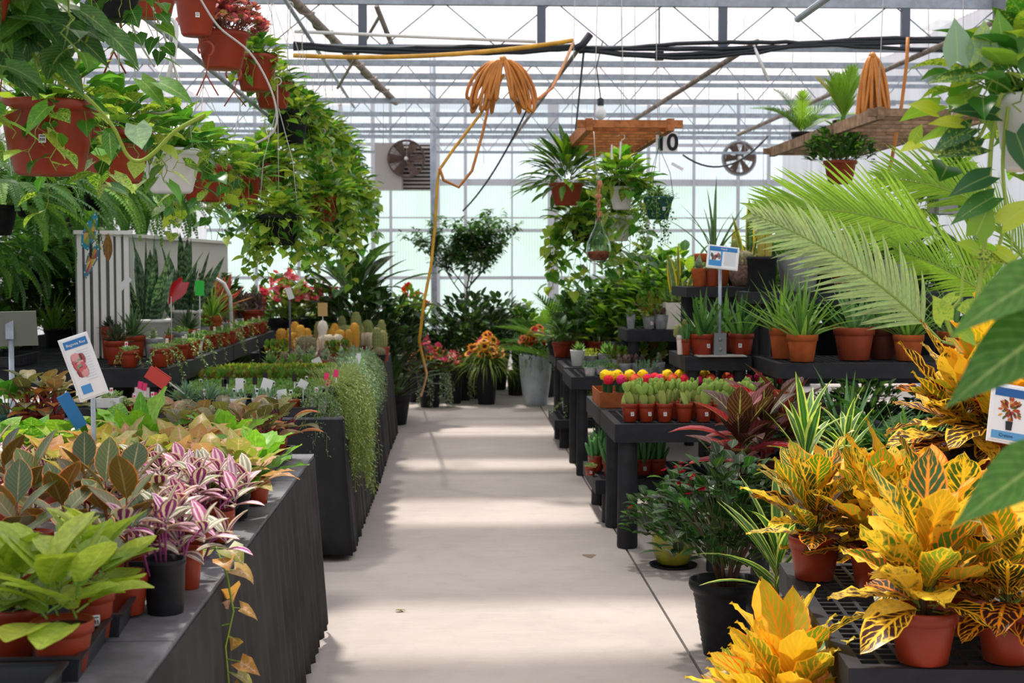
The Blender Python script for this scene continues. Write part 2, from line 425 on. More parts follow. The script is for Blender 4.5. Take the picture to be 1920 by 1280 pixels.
GRD = [C('1f3d1c'), C('274a22'), C('2f5528'), C('19331a')]
PO = [C('3f7a28'), C('4d8a2c'), C('346a26'), C('5f9a32'), C('83b03c'), C('2f6424')]
BLU = [C('7fa58c'), C('8fb39a'), C('6c947c')]
# ------------------------------------------------------------------ plant kinds : function(g) -> [(part, MB, mats)]
K = {}
def kind(f): K[f.__name__] = f; return f
LS = lambda m: [m, M_STEM]
def fo(mb, m=None): return [('foliage', mb, LS(m or L_PLAIN))]
def crot(g, up, lo, nu, nl, L=.185, W=.043):
    mb = MB(); mb.mat(1).tube([(0, 0, -.02), (.004, .002, .06), (0, 0, .12)], .008, 6, C('5a4630')); mb.mat(0)
    ros(mb, g, nu, L, W, 'crot', (.03, .75), (-.15, .35), up, z=(.01, .13), r0=.02, fold=.28, seg=11, wave=.13, stalk=.02, twist=.5)
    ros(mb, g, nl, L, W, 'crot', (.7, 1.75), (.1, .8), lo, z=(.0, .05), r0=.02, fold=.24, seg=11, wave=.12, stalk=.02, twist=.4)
    return fo(mb, L_CROTON)
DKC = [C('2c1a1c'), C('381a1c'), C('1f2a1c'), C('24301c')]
@kind
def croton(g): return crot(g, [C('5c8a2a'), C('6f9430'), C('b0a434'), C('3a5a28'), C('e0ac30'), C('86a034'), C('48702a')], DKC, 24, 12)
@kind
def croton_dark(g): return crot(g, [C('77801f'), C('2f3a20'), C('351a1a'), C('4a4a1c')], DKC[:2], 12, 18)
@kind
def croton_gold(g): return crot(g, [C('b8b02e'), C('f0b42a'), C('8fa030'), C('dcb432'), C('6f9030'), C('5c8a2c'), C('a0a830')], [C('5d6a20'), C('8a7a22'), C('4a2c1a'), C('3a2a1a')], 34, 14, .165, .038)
@kind
def rubber(g):
    mb = MB(); mb.mat(1).tube([(0, 0, -.02), (.005, 0, .08), (0, 0, .16)], .004, 5, C('6a3a2a')); mb.mat(0)
    ros(mb, g, 9, .125, .04, 'ov', (.1, 1.15), (-.1, .35), [C('5c6b3a'), C('4e6040'), C('6d7850'), C('73703a')], z=(.03, .17), fold=.2, seg=6, stalk=.02, scol=C('8a4a34'), under=[C('a06a24'), C('8a6a2a'), C('b07a2a')])
    return fo(mb, L_RUB)
@kind
def chartreuse(g):
    mb = MB()
    for c in ((-.02, .01), (.02, -.01), (0, .025)):
        ros(mb, g, 8, .11, .031, 'obl', (.2, 1.3), (.0, .6), [C('9cb43a'), C('a9be4a'), C('86a23a'), C('b9c850')], z=(.0, .07), fold=.22, seg=6, stalk=.02, c=c)
    return fo(mb)
@kind
def trad(g):
    mb = MB()
    for k in range(7):
        a = g.uniform(0, 2*PI); r = g.uniform(.0, .05); h = g.uniform(.03, .13)
        c = (r*math.cos(a), r*math.sin(a)); e = Vector((c[0]*2.6, c[1]*2.6, h))
        mb.mat(1).tube([(c[0], c[1], -.02), (c[0]*1.6, c[1]*1.6, h*.6), e], .003, 5, C('8a3a6a')); mb.mat(0)
        for i in range(7):
            b = i*2.4+g.uniform(-.3, .3); ti = .3+i*.2; d = az(b, ti)
            mb.leaf(e-Vector((0, 0, i*.006)), d, Vector((0, 0, 1))-d*d.z+Vector((.01, 0, 0)), g.uniform(.06, .095), g.uniform(.014, .021), 'lance', g.uniform(.2, 1.0), .3, 6, jit(g, g.choice([C('b0409a'), C('b86a9a'), C('8a7a7a'), C('8a9a68'), C('d9a0c0'), C('a0a888'), C('e0b8cc')])), g.random(), C('9a2f8a'))
    return fo(mb, L_TRAD)
@kind
def syngonium(g):
    mb = MB()
    ros(mb, g, 20, .07, .034, 'arrow', (.05, 1.25), (.3, 1.2), [C('8aa03a'), C('a8a050'), C('b98a60'), C('9a9a58'), C('c79a78'), C('b08a50')], z=(0, .02), r0=.03, seg=5, stalk=.09, scol=C('8a8a4a'), wave=.08)
    return fo(mb, L_SYN)
@kind
def philodendron(g):
    mb = MB()
    ros(mb, g, 16, .09, .028, 'ov', (.1, 1.3), (.3, 1.1), [C('7d7a4a'), C('6a6a3c'), C('8a6a50'), C('9a8a62'), C('5f5a3a'), C('b06a3a')], z=(0, .03), r0=.02, seg=6, stalk=.07, scol=C('8a2f30'), sr=.003, fold=.28)
    return fo(mb)
@kind
def birdnest(g):
    mb = MB()
    ros(mb, g, 15, .2, .036, 'obl', (.12, 1.35), (.2, 1.3), [C('6aa22c'), C('5b9428'), C('7fb43a'), C('8cc040')], z=(0, .01), r0=.015, seg=8, wave=.18, fold=.2)
    return fo(mb)
@kind
def coffee(g):
    mb = MB()
    ros(mb, g, 12, .085, .04, 'heart', (.1, 1.2), (.3, 1.0), [C('4f8a2c'), C('3f7a2a'), C('6a9c34'), C('8fb03a')], z=(0, .02), r0=.03, seg=5, stalk=.07)
    return fo(mb, L_POTHOS)
@kind
def hang_syng(g):
    mb = MB()
    strand(mb, g, [(0, 0, 0), (.07, -.02, .02), (.12, -.04, -.05), (.14, -.04, -.15), (.12, -.05, -.25), (.13, -.05, -.36)], .035, .07, .034, 'arrow', [C('a88a4a'), C('b07a58'), C('8a8a3c'), C('b5863a')], droop=1.2, sr=.003, stalk=.035)
    return fo(mb, L_SYN)
def pothos_any(g, R, n, dn, cols, L=.09, W=.037, crown=46, m=None):
    mb = MB()
    ros(mb, g, crown, L*1.15, W*1.15, 'heart', (.15, 1.35), (.3, 1.0), cols, z=(0, .05), r0=R*.8, seg=5, stalk=.11)
    for k in range(n):
        a = 2*PI*k/n+g.uniform(-.3, .3)
        strand(mb, g, hangpts(g, a, R*g.uniform(.95, 1.25), dn*g.uniform(.25, 1), rise=g.uniform(.03, .1)), .042, L, W, 'heart', cols, stalk=.03)
    return fo(mb, m or L_POTHOS)
@kind
def pothos(g): return pothos_any(g, .15, 13, .42, PO)
@kind
def pothos_short(g): return pothos_any(g, .14, 15, .2, PO, crown=54)
@kind
def pothos_long(g): return pothos_any(g, .14, 18, .6, PO, crown=50)
@kind
def pothos_dense(g): return pothos_any(g, .17, 32, .5, PO+[C('a0bc40')], crown=70)
@kind
def philo_trail(g): return pothos_any(g, .13, 11, .34, GR, m=L_PLAIN)
@kind
def trail_small(g):
    mb = MB()
    ros(mb, g, 50, .03, .012, 'ov', (.1, 1.4), (.2, .8), GR, z=(0, .05), r0=.11, seg=3, stalk=.04)
    for k in range(16):
        a = g.uniform(0, 2*PI); strand(mb, g, hangpts(g, a, .13, g.uniform(.1, .45)), .014, .026, .011, 'ov', GR+[C('5f8a3c')], stalk=.01, seg=3)
    return fo(mb)
@kind
def boston(g):
    mb = MB()
    for k in range(46):
        a = k*2.4; ti = g.uniform(.25, 1.35); d = az(a, ti)
        frond(mb, g, (.04*math.cos(a), .04*math.sin(a), 0), d, g.uniform(.42, .75), .06, .0095, 30, [C('3f7a2a'), C('568f30'), C('6fa238'), C('336a28')], droop=g.uniform(1.5, 2.3), lbend=.3, ang=1.35, sr=.002, vee=.05, seg=2, shape='lance')
    return fo(mb)
@kind
def fern_dark(g):
    mb = MB()
    for k in range(26):
        a = k*2.4; d = az(a, g.uniform(.2, 1.2))
        frond(mb, g, (0, 0, 0), d, g.uniform(.2, .34), .055, .012, 15, [C('2f6a2a'), C('3f7d30')], droop=g.uniform(.7, 1.6), lbend=.3, ang=1.3, sr=.002, vee=.05, seg=2, shape='lance')
    return fo(mb)
@kind
def staghorn(g):
    mb = MB()
    ros(mb, g, 130, .2, .02, 'lance', (.1, 1.9), (.1, 1.2), GR+GRB[:2], z=(0, .1), r0=.1, seg=5, stalk=.07)
    return fo(mb)
@kind
def pinkbush(g):
    mb = MB()
    for k in range(300):
        a = g.uniform(0, 6.28); r = .2*math.sqrt(g.random()); h = .02+.2*(1-(r/.21)**2)*g.uniform(.25, 1.1)
        p = Vector((r*math.cos(a), r*math.sin(a), h))
        if k % 3 == 0: mb.mat(1).tube([(p.x*.3, p.y*.3, -.02), p], .0015, 3, C('7a5a4a'), cap=False); mb.mat(0)
        for q in range(4):
            d = az(g.uniform(0, 6.28), g.uniform(.2, 1.5)); mb.leaf(p, d, Vector((0, .01, 1))-d*d.z, .036, .014, 'ov', .5, .2, 3, jit(g, g.choice([C('c5596f'), C('d9708a'), C('9a5448'), C('7a6a3a'), C('e99aaa'), C('b03a55')])), g.random())
    return fo(mb)
@kind
def snake(g):
    mb = MB(); ros(mb, g, 17, .3, .02, 'sword', (.02, .55), (-.12, .2), [C('2f4a38'), C('3a5a42'), C('26402f'), C('41614a')], z=(-.02, -.02), r0=.07, seg=7, fold=.35, lj=.3, twist=.5)
    return fo(mb, L_BAND)
@kind
def snake_gold(g):
    mb = MB(); ros(mb, g, 7, .3, .022, 'sword', (.02, .35), (-.1, .25), [C('4a6a3c'), C('5c7a48')], z=(-.02, -.02), r0=.05, seg=7, fold=.3, lj=.35, twist=.6)
    return fo(mb, L_GOLD)
@kind
def agave(g):
    mb = MB(); ros(mb, g, 34, .095, .015, 'ov', (.1, 1.45), (-.25, .1), [C('2f3a30'), C('3a4438'), C('44382f'), C('4a5a44')], z=(0, .02), r0=.012, seg=4, fold=.35)
    return fo(mb)
@kind
def agave_green(g):
    mb = MB(); ros(mb, g, 36, .12, .013, 'aloe', (.1, 1.4), (-.25, .2), [C('4a6a4a'), C('5a7a58'), C('3f5c40')], z=(0, .02), r0=.012, seg=4, fold=.4)
    return fo(mb)
@kind
def aloe(g):
    mb = MB(); ros(mb, g, 40, .24, .011, 'aloe', (.05, 1.15), (-.15, .8), [C('5f8a3c'), C('76a048'), C('86ac52'), C('6a9440'), C('4f7a38')], z=(0, .01), r0=.055, seg=6, fold=.5, lj=.3)
    return fo(mb)
@kind
def aloe_blue(g):
    mb = MB(); ros(mb, g, 30, .2, .010, 'aloe', (.05, 1.0), (-.1, .5), [C('5c8a5a'), C('6f9c6a'), C('4a7848')], z=(0, .01), r0=.05, seg=6, fold=.5, lj=.35)
    return fo(mb)
@kind
def gasteria(g):
    mb = MB(); ros(mb, g, 22, .15, .012, 'aloe', (.08, .95), (-.2, .3), [C('3c6a34'), C('4a7a3c'), C('2f5a2e'), C('5a8844')], z=(0, .01), r0=.05, seg=5, fold=.6, lj=.3)
    return fo(mb)
@kind
def spider_aloe(g):
    mb = MB(); ros(mb, g, 13, .46, .015, 'aloe', (.06, .75), (.0, 1.1), [C('3a5a42'), C('2f4c38'), C('4a6a4c')], z=(0, .01), r0=.04, seg=9, fold=.5, lj=.25)
    return fo(mb)
@kind
def dracaena(g):
    mb = MB(); mb.mat(1).tube([(0, 0, -.02), (0, 0, .1)], .006, 5, C('6a6a3a')); mb.mat(0)
    ros(mb, g, 24, .2, .014, 'lance', (.1, 1.35), (.2, 1.2), [C('3f7036'), C('4a7c3a'), C('35622e')], z=(0, .11), seg=7, fold=.25)
    return fo(mb, L_EDGE)
@kind
def cordyline(g):
    mb = MB(); mb.mat(1).tube([(0, 0, -.02), (0, 0, .14)], .008, 5, C('5a2a2a')); mb.mat(0)
    ros(mb, g, 22, .2, .040, 'lance', (.05, 1.4), (.1, 1.1), [C('5a1522'), C('6e1a2a'), C('3a1a20'), C('8a1c34'), C('43251c')], z=(.02, .16), seg=6, fold=.3, stalk=.02, scol=C('a03048'))
    return fo(mb)
@kind
def cactus_pad(g):
    mb = MB()
    for k in range(g.choice([3, 4])):
        a = k*2.1+g.uniform(-.4, .4); x, y = .022*math.cos(a), .022*math.sin(a); h = g.uniform(.026, .04)
        R = Matrix.Rotation(g.uniform(-.4, .4), 3, 'X') @ Matrix.Rotation(g.uniform(-.3, .3), 3, 'Y') @ Matrix.Rotation(g.uniform(-.7, .7), 3, 'Z')
        mb.ball((x, y, h*.9), (.021, .007, h), 9, 6, jit(g, C('8f9c50')), R)
        top = Vector((x, y, h*.9))+R @ Vector((0, 0, h*.85))
        for q in range(g.choice([1, 1, 2])):
            R2 = Matrix.Rotation((q-.5)*.9+g.uniform(-.2, .2), 3, 'Y') @ Matrix.Rotation(g.uniform(-.5, .5), 3, 'Z')
            h2 = g.uniform(.02, .03); mb.ball(top+R2 @ Vector((0, 0, h2*.85)), (.017, .006, h2), 9, 6, jit(g, C('86a04a')), R2)
    return [('cactus_pads', mb, M_CACT)]
@kind
def cactus_finger(g):
    mb = MB()
    for k in range(9):
        a = k*2.4; r = .035*math.sqrt(k/9); L = g.uniform(.07, .15); d = az(a, .1+g.uniform(0, .35)); p = Vector((r*math.cos(a), r*math.sin(a), -.01))
        pts = [p+d*L*t for t in (0, .3, .6, .85, 1)]
        mb.mat(1).tube(pts, [.008, .0095, .009, .007, .002], 6, jit(g, C('4c8348')))
        mb.mat(0)
        for j in range(26):
            t = g.random(); b = g.uniform(0, 6.28); o = (az(b, 1.2)).normalized(); mb.leaf(p+d*L*t, (o+d*.6).normalized(), d, .018, .0022, 'grass', .1, .1, 2, jit(g, C('5f9c50')), .5)
    return fo(mb)
def ribbed(mb, g, c, r, h, col, n=12, sp=C('cbb48a'), dome=True):
    pr = [(r*.75, 0), (r, h*.2), (r, h*.6), (r*.85, h*.85), (r*.5, h*.97), (.001, h)]
    mb.lathe(pr, 4*n, c, col, wob=lambda t, z: 1+.08*math.cos(n*t))
    for i in range(n):
        a = 2*PI*i/n
        for j in range(6):
            z = h*(.1+.85*j/5); q = r*(1.08 if z < h*.65 else (1.08-.75*((z/h-.65)/.35)**1.6))
            p = Vector((c[0]+q*math.cos(a), c[1]+q*math.sin(a), c[2]+z))
            for s_ in range(4): mb.leaf(p, Vector((math.cos(a)+g.uniform(-.8, .8), math.sin(a)+g.uniform(-.8, .8), g.uniform(-.6, .8))), Vector((0, 0, 1)), r*.4, .0011, 'grass', 0, 0, 1, sp, .5)
def colcactus(cols, hr, n):
    def f(g):
        mb = MB()
        for k in range(n):
            a = k*2.4; rr = .03*math.sqrt(k); ribbed(mb, g, (rr*math.cos(a), rr*math.sin(a), 0), g.uniform(.02, .028), g.uniform(*hr), jit(g, g.choice(cols)), 12)
        return [('cactus_body', mb, M_CACT)]
    return f
K['cactus_col'] = colcactus([C('8a8f5a'), C('7a8450')], (.08, .15), 3)
K['cactus_gold'] = colcactus([C('c9963a'), C('b98a30')], (.07, .12), 3)
K['cactus_white'] = colcactus([C('cfc8b4'), C('b5b09a')], (.06, .1), 3)
K['cactus_tall'] = colcactus([C('a8a04a'), C('7a8a4a')], (.2, .32), 2)
@kind
def cactus_ball(g):
    mb = MB(); ribbed(mb, g, (0, 0, 0), .045, .07, C('7d7a60'), 16); return [('cactus_body', mb, M_CACT)]
def moon(cols):
    def f(g):
        mb = MB(); mb.lathe([(.007, -.01), (.008, .035), (.006, .05)], 9, (0, 0, 0), C('2f4f2a'), wob=lambda t, z: 1+.25*math.cos(3*t))
        st = [('stem', mb, M_CACT)]; b = MB(); ribs = 9
        b.lathe([(.004, .042), (.014, .046), (.0175, .056), (.0165, .067), (.009, .076), (.001, .079)], 36, (0, 0, 0), g.choice(cols), wob=lambda t, z: 1+.1*math.cos(ribs*t))
        for i in range(7): a = 2.4*i; b.ball((.014*math.cos(a), .014*math.sin(a), .066+.004*math.sin(i)), .005, 6, 4, jit(g, g.choice(cols)))
        return st+[('grafted_ball', b, M_CACT)]
    return f
K['moon_red'] = moon([C('d9283a'), C('e0303c')]); K['moon_pink'] = moon([C('d92a6a'), C('e24a5a')]); K['moon_yellow'] = moon([C('f0c41e'), C('f2d02a')]); K['moon_orange'] = moon([C('ee5a3a'), C('e96a3c')])
def rosettes(cols, L, W, n, m, sp, shape='round', hh=(.0, .03)):
    def f(g):
        mb = MB()
        for k in range(n):
            a = k*2.4; r = sp*math.sqrt(k)
            ros(mb, g, m, L, W, shape, (.15, 1.35), (-.4, -.05), cols, z=(hh[0], hh[1]), seg=3, fold=.35, c=(r*math.cos(a), r*math.sin(a)))
        return fo(mb)
    return f
K['echeveria'] = rosettes([C('8aa58c'), C('9ab39a'), C('a5a89c')], .035, .012, 1, 24, 0)
K['echev_pink'] = rosettes([C('a58a8a'), C('8a7a7a'), C('9c8f96')], .03, .011, 3, 16, .025)
K['sedum_green'] = rosettes([C('5f8a4a'), C('6f9c54'), C('7fac5c')], .016, .0055, 16, 9, .0125, hh=(.0, .03))
K['sedum_blue'] = rosettes(BLU, .014, .004, 18, 9, .0125, hh=(.0, .03))
K['sedum_lime'] = rosettes([C('a5b23c'), C('b8c048'), C('8aa038')], .018, .006, 14, 9, .0135, hh=(0, .035))
K['jade'] = rosettes([C('5f8a2c'), C('4f7a2a'), C('8a9a34'), C('7a5a2c')], .03, .012, 8, 8, .019, 'round', (0, .045))
K['purple_succ'] = rosettes([C('5a4450'), C('6e5262'), C('7d6a74')], .026, .009, 6, 12, .02, hh=(0, .03))
K['star_succ'] = rosettes([C('5f8a4a'), C('76a055'), C('88a860')], .05, .011, 3, 18, .03, 'aloe', (0, .02))
K['bromeliad'] = rosettes([C('d9705a'), C('e39a5a'), C('a0a850'), C('c95060')], .22, .016, 1, 20, 0, 'strap', (0, .02))
@kind
def grassy(g):
    mb = MB(); ros(mb, g, 70, .14, .0035, 'grass', (.0, 1.1), (.2, 1.6), [C('6f9a3c'), C('8aae4a'), C('557f34')], r0=.04, seg=4, lj=.35); return fo(mb)
@kind
def bluegrass(g):
    mb = MB(); ros(mb, g, 110, .05, .003, 'grass', (.0, 1.4), (.2, 1.2), [C('6c8f80'), C('7fa08c'), C('5a7d6a')], r0=.05, z=(0, .02), seg=3, lj=.4); return fo(mb)
@kind
def mossy(g):
    mb = MB()
    for k in range(170):
        a = g.uniform(0, 6.28); r = .055*math.sqrt(g.random()); d = az(a, g.uniform(.0, 1.1)); mb.leaf((r*math.cos(a), r*math.sin(a), .02*(1-(r/.06)**2)+g.uniform(0, .02)), d, Vector((.01, 0, 1))-d*d.z, .013, .005, 'ov', .3, .2, 2, jit(g, g.choice([C('7aa05a'), C('8fb068'), C('5f8a48')])), g.random())
    return fo(mb)
@kind
def pearls(g):
    mb = MB()
    for k in range(90):
        a = g.uniform(0, 6.28); r = .052*math.sqrt(g.random()); mb.leaf((r*math.cos(a), r*math.sin(a), .01+g.uniform(0, .015)), az(a, g.uniform(0, 1.4)), Vector((.01, .01, 1)), .011, .005, 'round', .3, .2, 2, jit(g, C('8aa86a')), .5)
    for k in range(9):
        a = g.uniform(0, 2*PI); strand(mb, g, hangpts(g, a, .055, g.uniform(.03, .16), rise=.012, jz=.004), .007, .010, .0045, 'round', [C('8aa86a'), C('a0b878'), C('74945a')], sr=.0007, stalk=.004, seg=2)
    return fo(mb)
@kind
def dichondra(g):
    mb = MB()
    for k in range(26):
        a = g.uniform(PI, 2*PI) if k % 3 else g.uniform(0, 2*PI)
        strand(mb, g, hangpts(g, a, .16, g.uniform(.2, .62), rise=.03, jz=.012), .016, .018, .009, 'round', [C('a5b8aa'), C('b5c4b5'), C('8aa090')], sr=.001, stalk=.008, seg=2)
    return [('trailing_vine', mb, LS(L_PLAIN))]
@kind
def curtain(g):     # fine string curtain over a table edge
    mb = MB()
    for k in range(64):
        a = g.uniform(-1.25, .9); r = .09*g.uniform(.7, 1.4)
        strand(mb, g, hangpts(g, a, r, g.uniform(.12, .42), rise=.035, jz=.01), .0105, .017, .0032, 'lance', [C('8a9c5c'), C('a5b070'), C('748a55'), C('98a460')], sr=.0008, stalk=.004, seg=2)
    for k in range(150):
        a = g.uniform(0, 6.28); r = .09*math.sqrt(g.random()); mb.leaf((r*math.cos(a), r*math.sin(a), g.uniform(0, .05)), az(a, g.uniform(0, 1.2)), Vector((.01, .01, 1)), .03, .003, 'lance', .6, .2, 3, jit(g, C('93a266')), .5)
    return fo(mb)
@kind
def curtain_blue(g):
    mb = MB()
    for k in range(54):
        a = g.uniform(-1.25, .9); r = .09*g.uniform(.7, 1.3)
        strand(mb, g, hangpts(g, a, r, g.uniform(.08, .3), rise=.035, jz=.01), .0105, .02, .0032, 'lance', [C('7d9a82'), C('8fa88e'), C('6a8a70')], sr=.0008, stalk=.004, seg=2)
    for k in range(170):
        a = g.uniform(0, 6.28); r = .09*math.sqrt(g.random()); mb.leaf((r*math.cos(a), r*math.sin(a), g.uniform(0, .05)), az(a, g.uniform(0, 1.2)), Vector((.01, .01, 1)), .03, .003, 'lance', .6, .2, 3, jit(g, C('7d9a84')), .5)
    return fo(mb)
@kind
def ponytail(g):
    mb = MB(); ros(mb, g, 260, .42, .004, 'grass', (.1, 1.3), (1.6, 2.9), [C('7f9436'), C('8fa542'), C('6a7f30'), C('9aae50')], z=(-.02, .05), r0=.06, seg=9, lj=.35)
    return [('grass_blades', mb, LS(L_PLAIN))]
def flowerbush(R, H, nl, leaf, cols, fl):
    def f(g):
        mb = MB(); L, W, sh = leaf
        for k in range(nl):
            a = g.uniform(0, 6.28); u = g.random(); r = R*math.sqrt(u); h = H*(1-.6*u)*g.uniform(.1, 1)
            p = Vector((r*math.cos(a), r*math.sin(a), h)); d = az(a+g.uniform(-.8, .8), g.uniform(.3, 1.6))
            if k % 8 == 0: mb.mat(1).tube([(p.x*.2, p.y*.2, -.03), (p.x*.6, p.y*.6, p.z*.6), p], .0028, 4, C('5c6a3a'), cap=False); mb.mat(0)
            mb.leaf(p, d, Vector((.01, 0, 1))-d*d.z, L*g.uniform(.7, 1.2), W, sh, g.uniform(.2, .9), .2, 4, jit(g, g.choice(cols)), g.random())
        out = fo(mb)
        for (typ, n, rr, cc) in fl:
            for k in range(n):
                a = g.uniform(-PI, 0) if g.random() < .75 else g.uniform(0, PI); u = g.random(); r = R*.95*math.sqrt(u); h = H*(1.05-.55*u)*g.uniform(.75, 1.15)
                p = (r*math.cos(a), r*math.sin(a), h); fb = MB()
                if typ == 'd': daisy(fb, g, p, rr, 11, g.choice(cc), ring=C('7a2a10'))
                else: blossom(fb, g, p, rr, cc)
                out.append(('flower', fb, M_PETAL))
        return out
    return f
K['rudbeckia'] = flowerbush(.2, .3, 200, (.07, .014, 'lance'), GR, [('d', 26, .05, [C('f0a51e'), C('eb9418')]), ('b', 7, .035, [C('d92a6a'), C('c9205a')])])
K['rudbeckia_red'] = flowerbush(.19, .28, 260, (.06, .013, 'lance'), GR, [('d', 14, .048, [C('d9761e'), C('c95a1a')]), ('b', 7, .035, [C('d9282a')])])
K['caladium'] = flowerbush(.24, .26, 200, (.08, .03, 'heart'), [C('4a6a2c'), C('3f5a2c'), C('6a4a34'), C('5c7a30')], [('b', 34, .04, [C('e8607a'), C('f08a8a'), C('e04a6a')]), ('d', 9, .036, [C('eea01e')])])
K['begonia'] = flowerbush(.3, .4, 260, (.08, .035, 'heart'), [C('4a6a2c'), C('6a7a34'), C('8aa03a')], [('b', 85, .036, [C('e8506a'), C('f0708a'), C('e96a5a'), C('f08a90')])])
K['hibiscus'] = flowerbush(.27, .42, 520, (.08, .021, 'ov'), GRD+[C('2f6a2a')], [('b', 4, .02, [C('c9203a')])])
K['kalanchoe'] = flowerbush(.16, .22, 220, (.05, .017, 'ov'), GRD+GR, [('b', 9, .018, [C('d92a4a'), C('c9203a')])])
K['orange_flower'] = flowerbush(.22, .34, 160, (.12, .02, 'lance'), GRB, [('b', 16, .04, [C('ea4a24'), C('e23a20')])])
K['shrub_bright'] = flowerbush(.3, .5, 620, (.085, .028, 'ov'), GRB+GR, [])
K['shrub_dark'] = flowerbush(.34, .5, 760, (.085, .024, 'ov'), GRD, [])
K['shrub_mid'] = flowerbush(.26, .34, 440, (.08, .024, 'ov'), GR, [])
K['coleus'] = flowerbush(.16, .16, 120, (.06, .026, 'ov'), [C('4a1a2a'), C('5c1f30'), C('3a1a22')], [])
K['herb'] = flowerbush(.07, .1, 70, (.03, .011, 'ov'), GR+GRB, [])
@kind
def peace(g):
    mb = MB(); ros(mb, g, 40, .3, .05, 'lance', (.05, 1.3), (.4, 1.3), GRD+[C('3f6a3c'), C('2f5d1c')], z=(0, .02), r0=.05, seg=6, stalk=.22, fold=.2); return fo(mb)
@kind
def banana(g):
    mb = MB(); ros(mb, g, 9, .5, .12, 'ov', (.1, .9), (.2, .8), GRB+GR, z=(0, .1), seg=7, stalk=.25, fold=.2, sr=.008); return fo(mb)
@kind
def palm(g):
    mb = MB()
    for k in range(11):
        a = k*2.4; frond(mb, g, (0, 0, 0), az(a, g.uniform(.2, 1.0)), g.uniform(.7, 1.0), .26, .008, 26, GRB[:3]+GR[:2], droop=g.uniform(.5, 1.1), lbend=.5, ang=.95, sr=.005)
    return fo(mb)
@kind
def palm_small(g):
    mb = MB()
    for k in range(7):
        a = k*2.4; frond(mb, g, (0, 0, 0), az(a, g.uniform(.1, .7)), g.uniform(.35, .5), .2, .007, 18, GRB[:2]+[C('b0a83a')], droop=.5, lbend=.3, ang=.7, sr=.004)
    return fo(mb)
@kind
def ficus(g):
    mb = MB()
    def br(p, d, L, r, lv):
        pts = [p]; q = p
        for i in range(4):
            d = (d+Vector((g.uniform(-.16, .16), g.uniform(-.16, .16), .05))).normalized(); q = q+d*(L/4); pts.append(q)
        mb.mat(1).tube(pts, [r*(1-.12*i) for i in range(5)], 5, C('6a5c4a'), cap=False); mb.mat(0)
        if lv == 0:
            for i in range(30):
                t = g.random()*4; k = min(3, int(t)); b = pts[k]+(pts[k+1]-pts[k])*(t-k); o = az(g.uniform(0, 6.28), g.uniform(.9, 2.0))
                mb.leaf(b+o*.02, o, Vector((.01, 0, 1)), g.uniform(.06, .09), .018, 'lance', g.uniform(.3, 1), .2, 3, jit(g, g.choice([C('4a7a38'), C('3a6a30'), C('568644'), C('2f5a2a')])), g.random())
        else:
            for j in range(5): br(pts[2+j % 3], (d*.8+az(g.uniform(0, 6.28), 1.25)*1.3).normalized(), L*(.95 if lv == 3 else .7), r*.55, lv-1)
    br(Vector((0, 0, -.03)), Vector((0, 0, 1)), .5, .016, 3)
    return fo(mb)
FC = {}
def fol(kd, v):
    k = (kd, v)
    if k not in FC:
        g = random.Random(hash(kd) % 1 + sum(map(ord, kd))*31+v*977)
        FC[k] = [(n, mb.mesh(n, mt)) for n, mb, mt in K[kd](g)]
    return FC[k]
_st = {}
def sticker_mesh(r, h, style, pink=False):
    k = ('stk', round(r, 3), round(h, 3), pink)
    if k not in MEC:
        mb = MB(); s = min(.016, r*.3); rr = r*.87+.003
        z = h*.45; a0 = -PI/2
        mb.box((0, -rr, z), (s*1.25, .0016, s*1.5), rx=-.12)
        mb.mat(1)
        for i in range(3): mb.box((-s*.35+i*s*.33, -rr-.0014, z-s*.15), (s*.16, .0012, s*.55), rx=-.12)
        mb.box((0, -rr-.001, z+s*.45), (s*.9, .0012, s*.16), rx=-.12)
        MEC[k] = mb.mesh('price_tag', [M_TAG, M_PINKT if pink else M_INK])
    return MEC[k]
def plab_mesh(c, h=.06):
    k = ('pl', c.name, h)
    if k not in MEC:
        mb = MB(); mb.box((0, 0, h*.3), (.005, .0012, h*.8)).box((0, 0, h*.85), (.017, .0012, h*.5)); mb.mat(1).box((0, -.0012, h*.88), (.011, .001, h*.2))
        MEC[k] = mb.mesh('plant_label', [M_TAG, c])
    return MEC[k]
POTN = [0]
def potted(kd, name, label, cat, x, Y, z, r, h, style='std', m=None, fs=1.0, v=None, rz=None, stk=None, pl=None, group=None, dz=0, soil=True, srz=None):
    g = random.Random(POTN[0]*7+3); POTN[0] += 1
    v = v if v is not None else POTN[0] % 3
    rz = rz if rz is not None else g.uniform(0, 6.28)
    t = thing(name, label, cat, (x, Y, z), 0, group)
    ob('pot', pot_mesh(style, r, h, m or M_RED), None, t)
    if soil: ob('soil', soil_mesh(style, r, h), None, t)
    for n, me in fol(kd, v):
        o = ob(n, me, None, t, (0, 0, h*.9+dz), rz); o.scale = (fs, fs, fs)
    if stk is not None: ob('price_tag', sticker_mesh(r, h, style, stk == 'p'), None, t, rz=(srz if srz is not None else g.uniform(-.35, .45)))
    if pl is not None: ob('plant_label', plab_mesh(pl), None, t, (g.uniform(-.5, .5)*r, -r*.5, h*.85), g.uniform(-.4, .4))
    return t
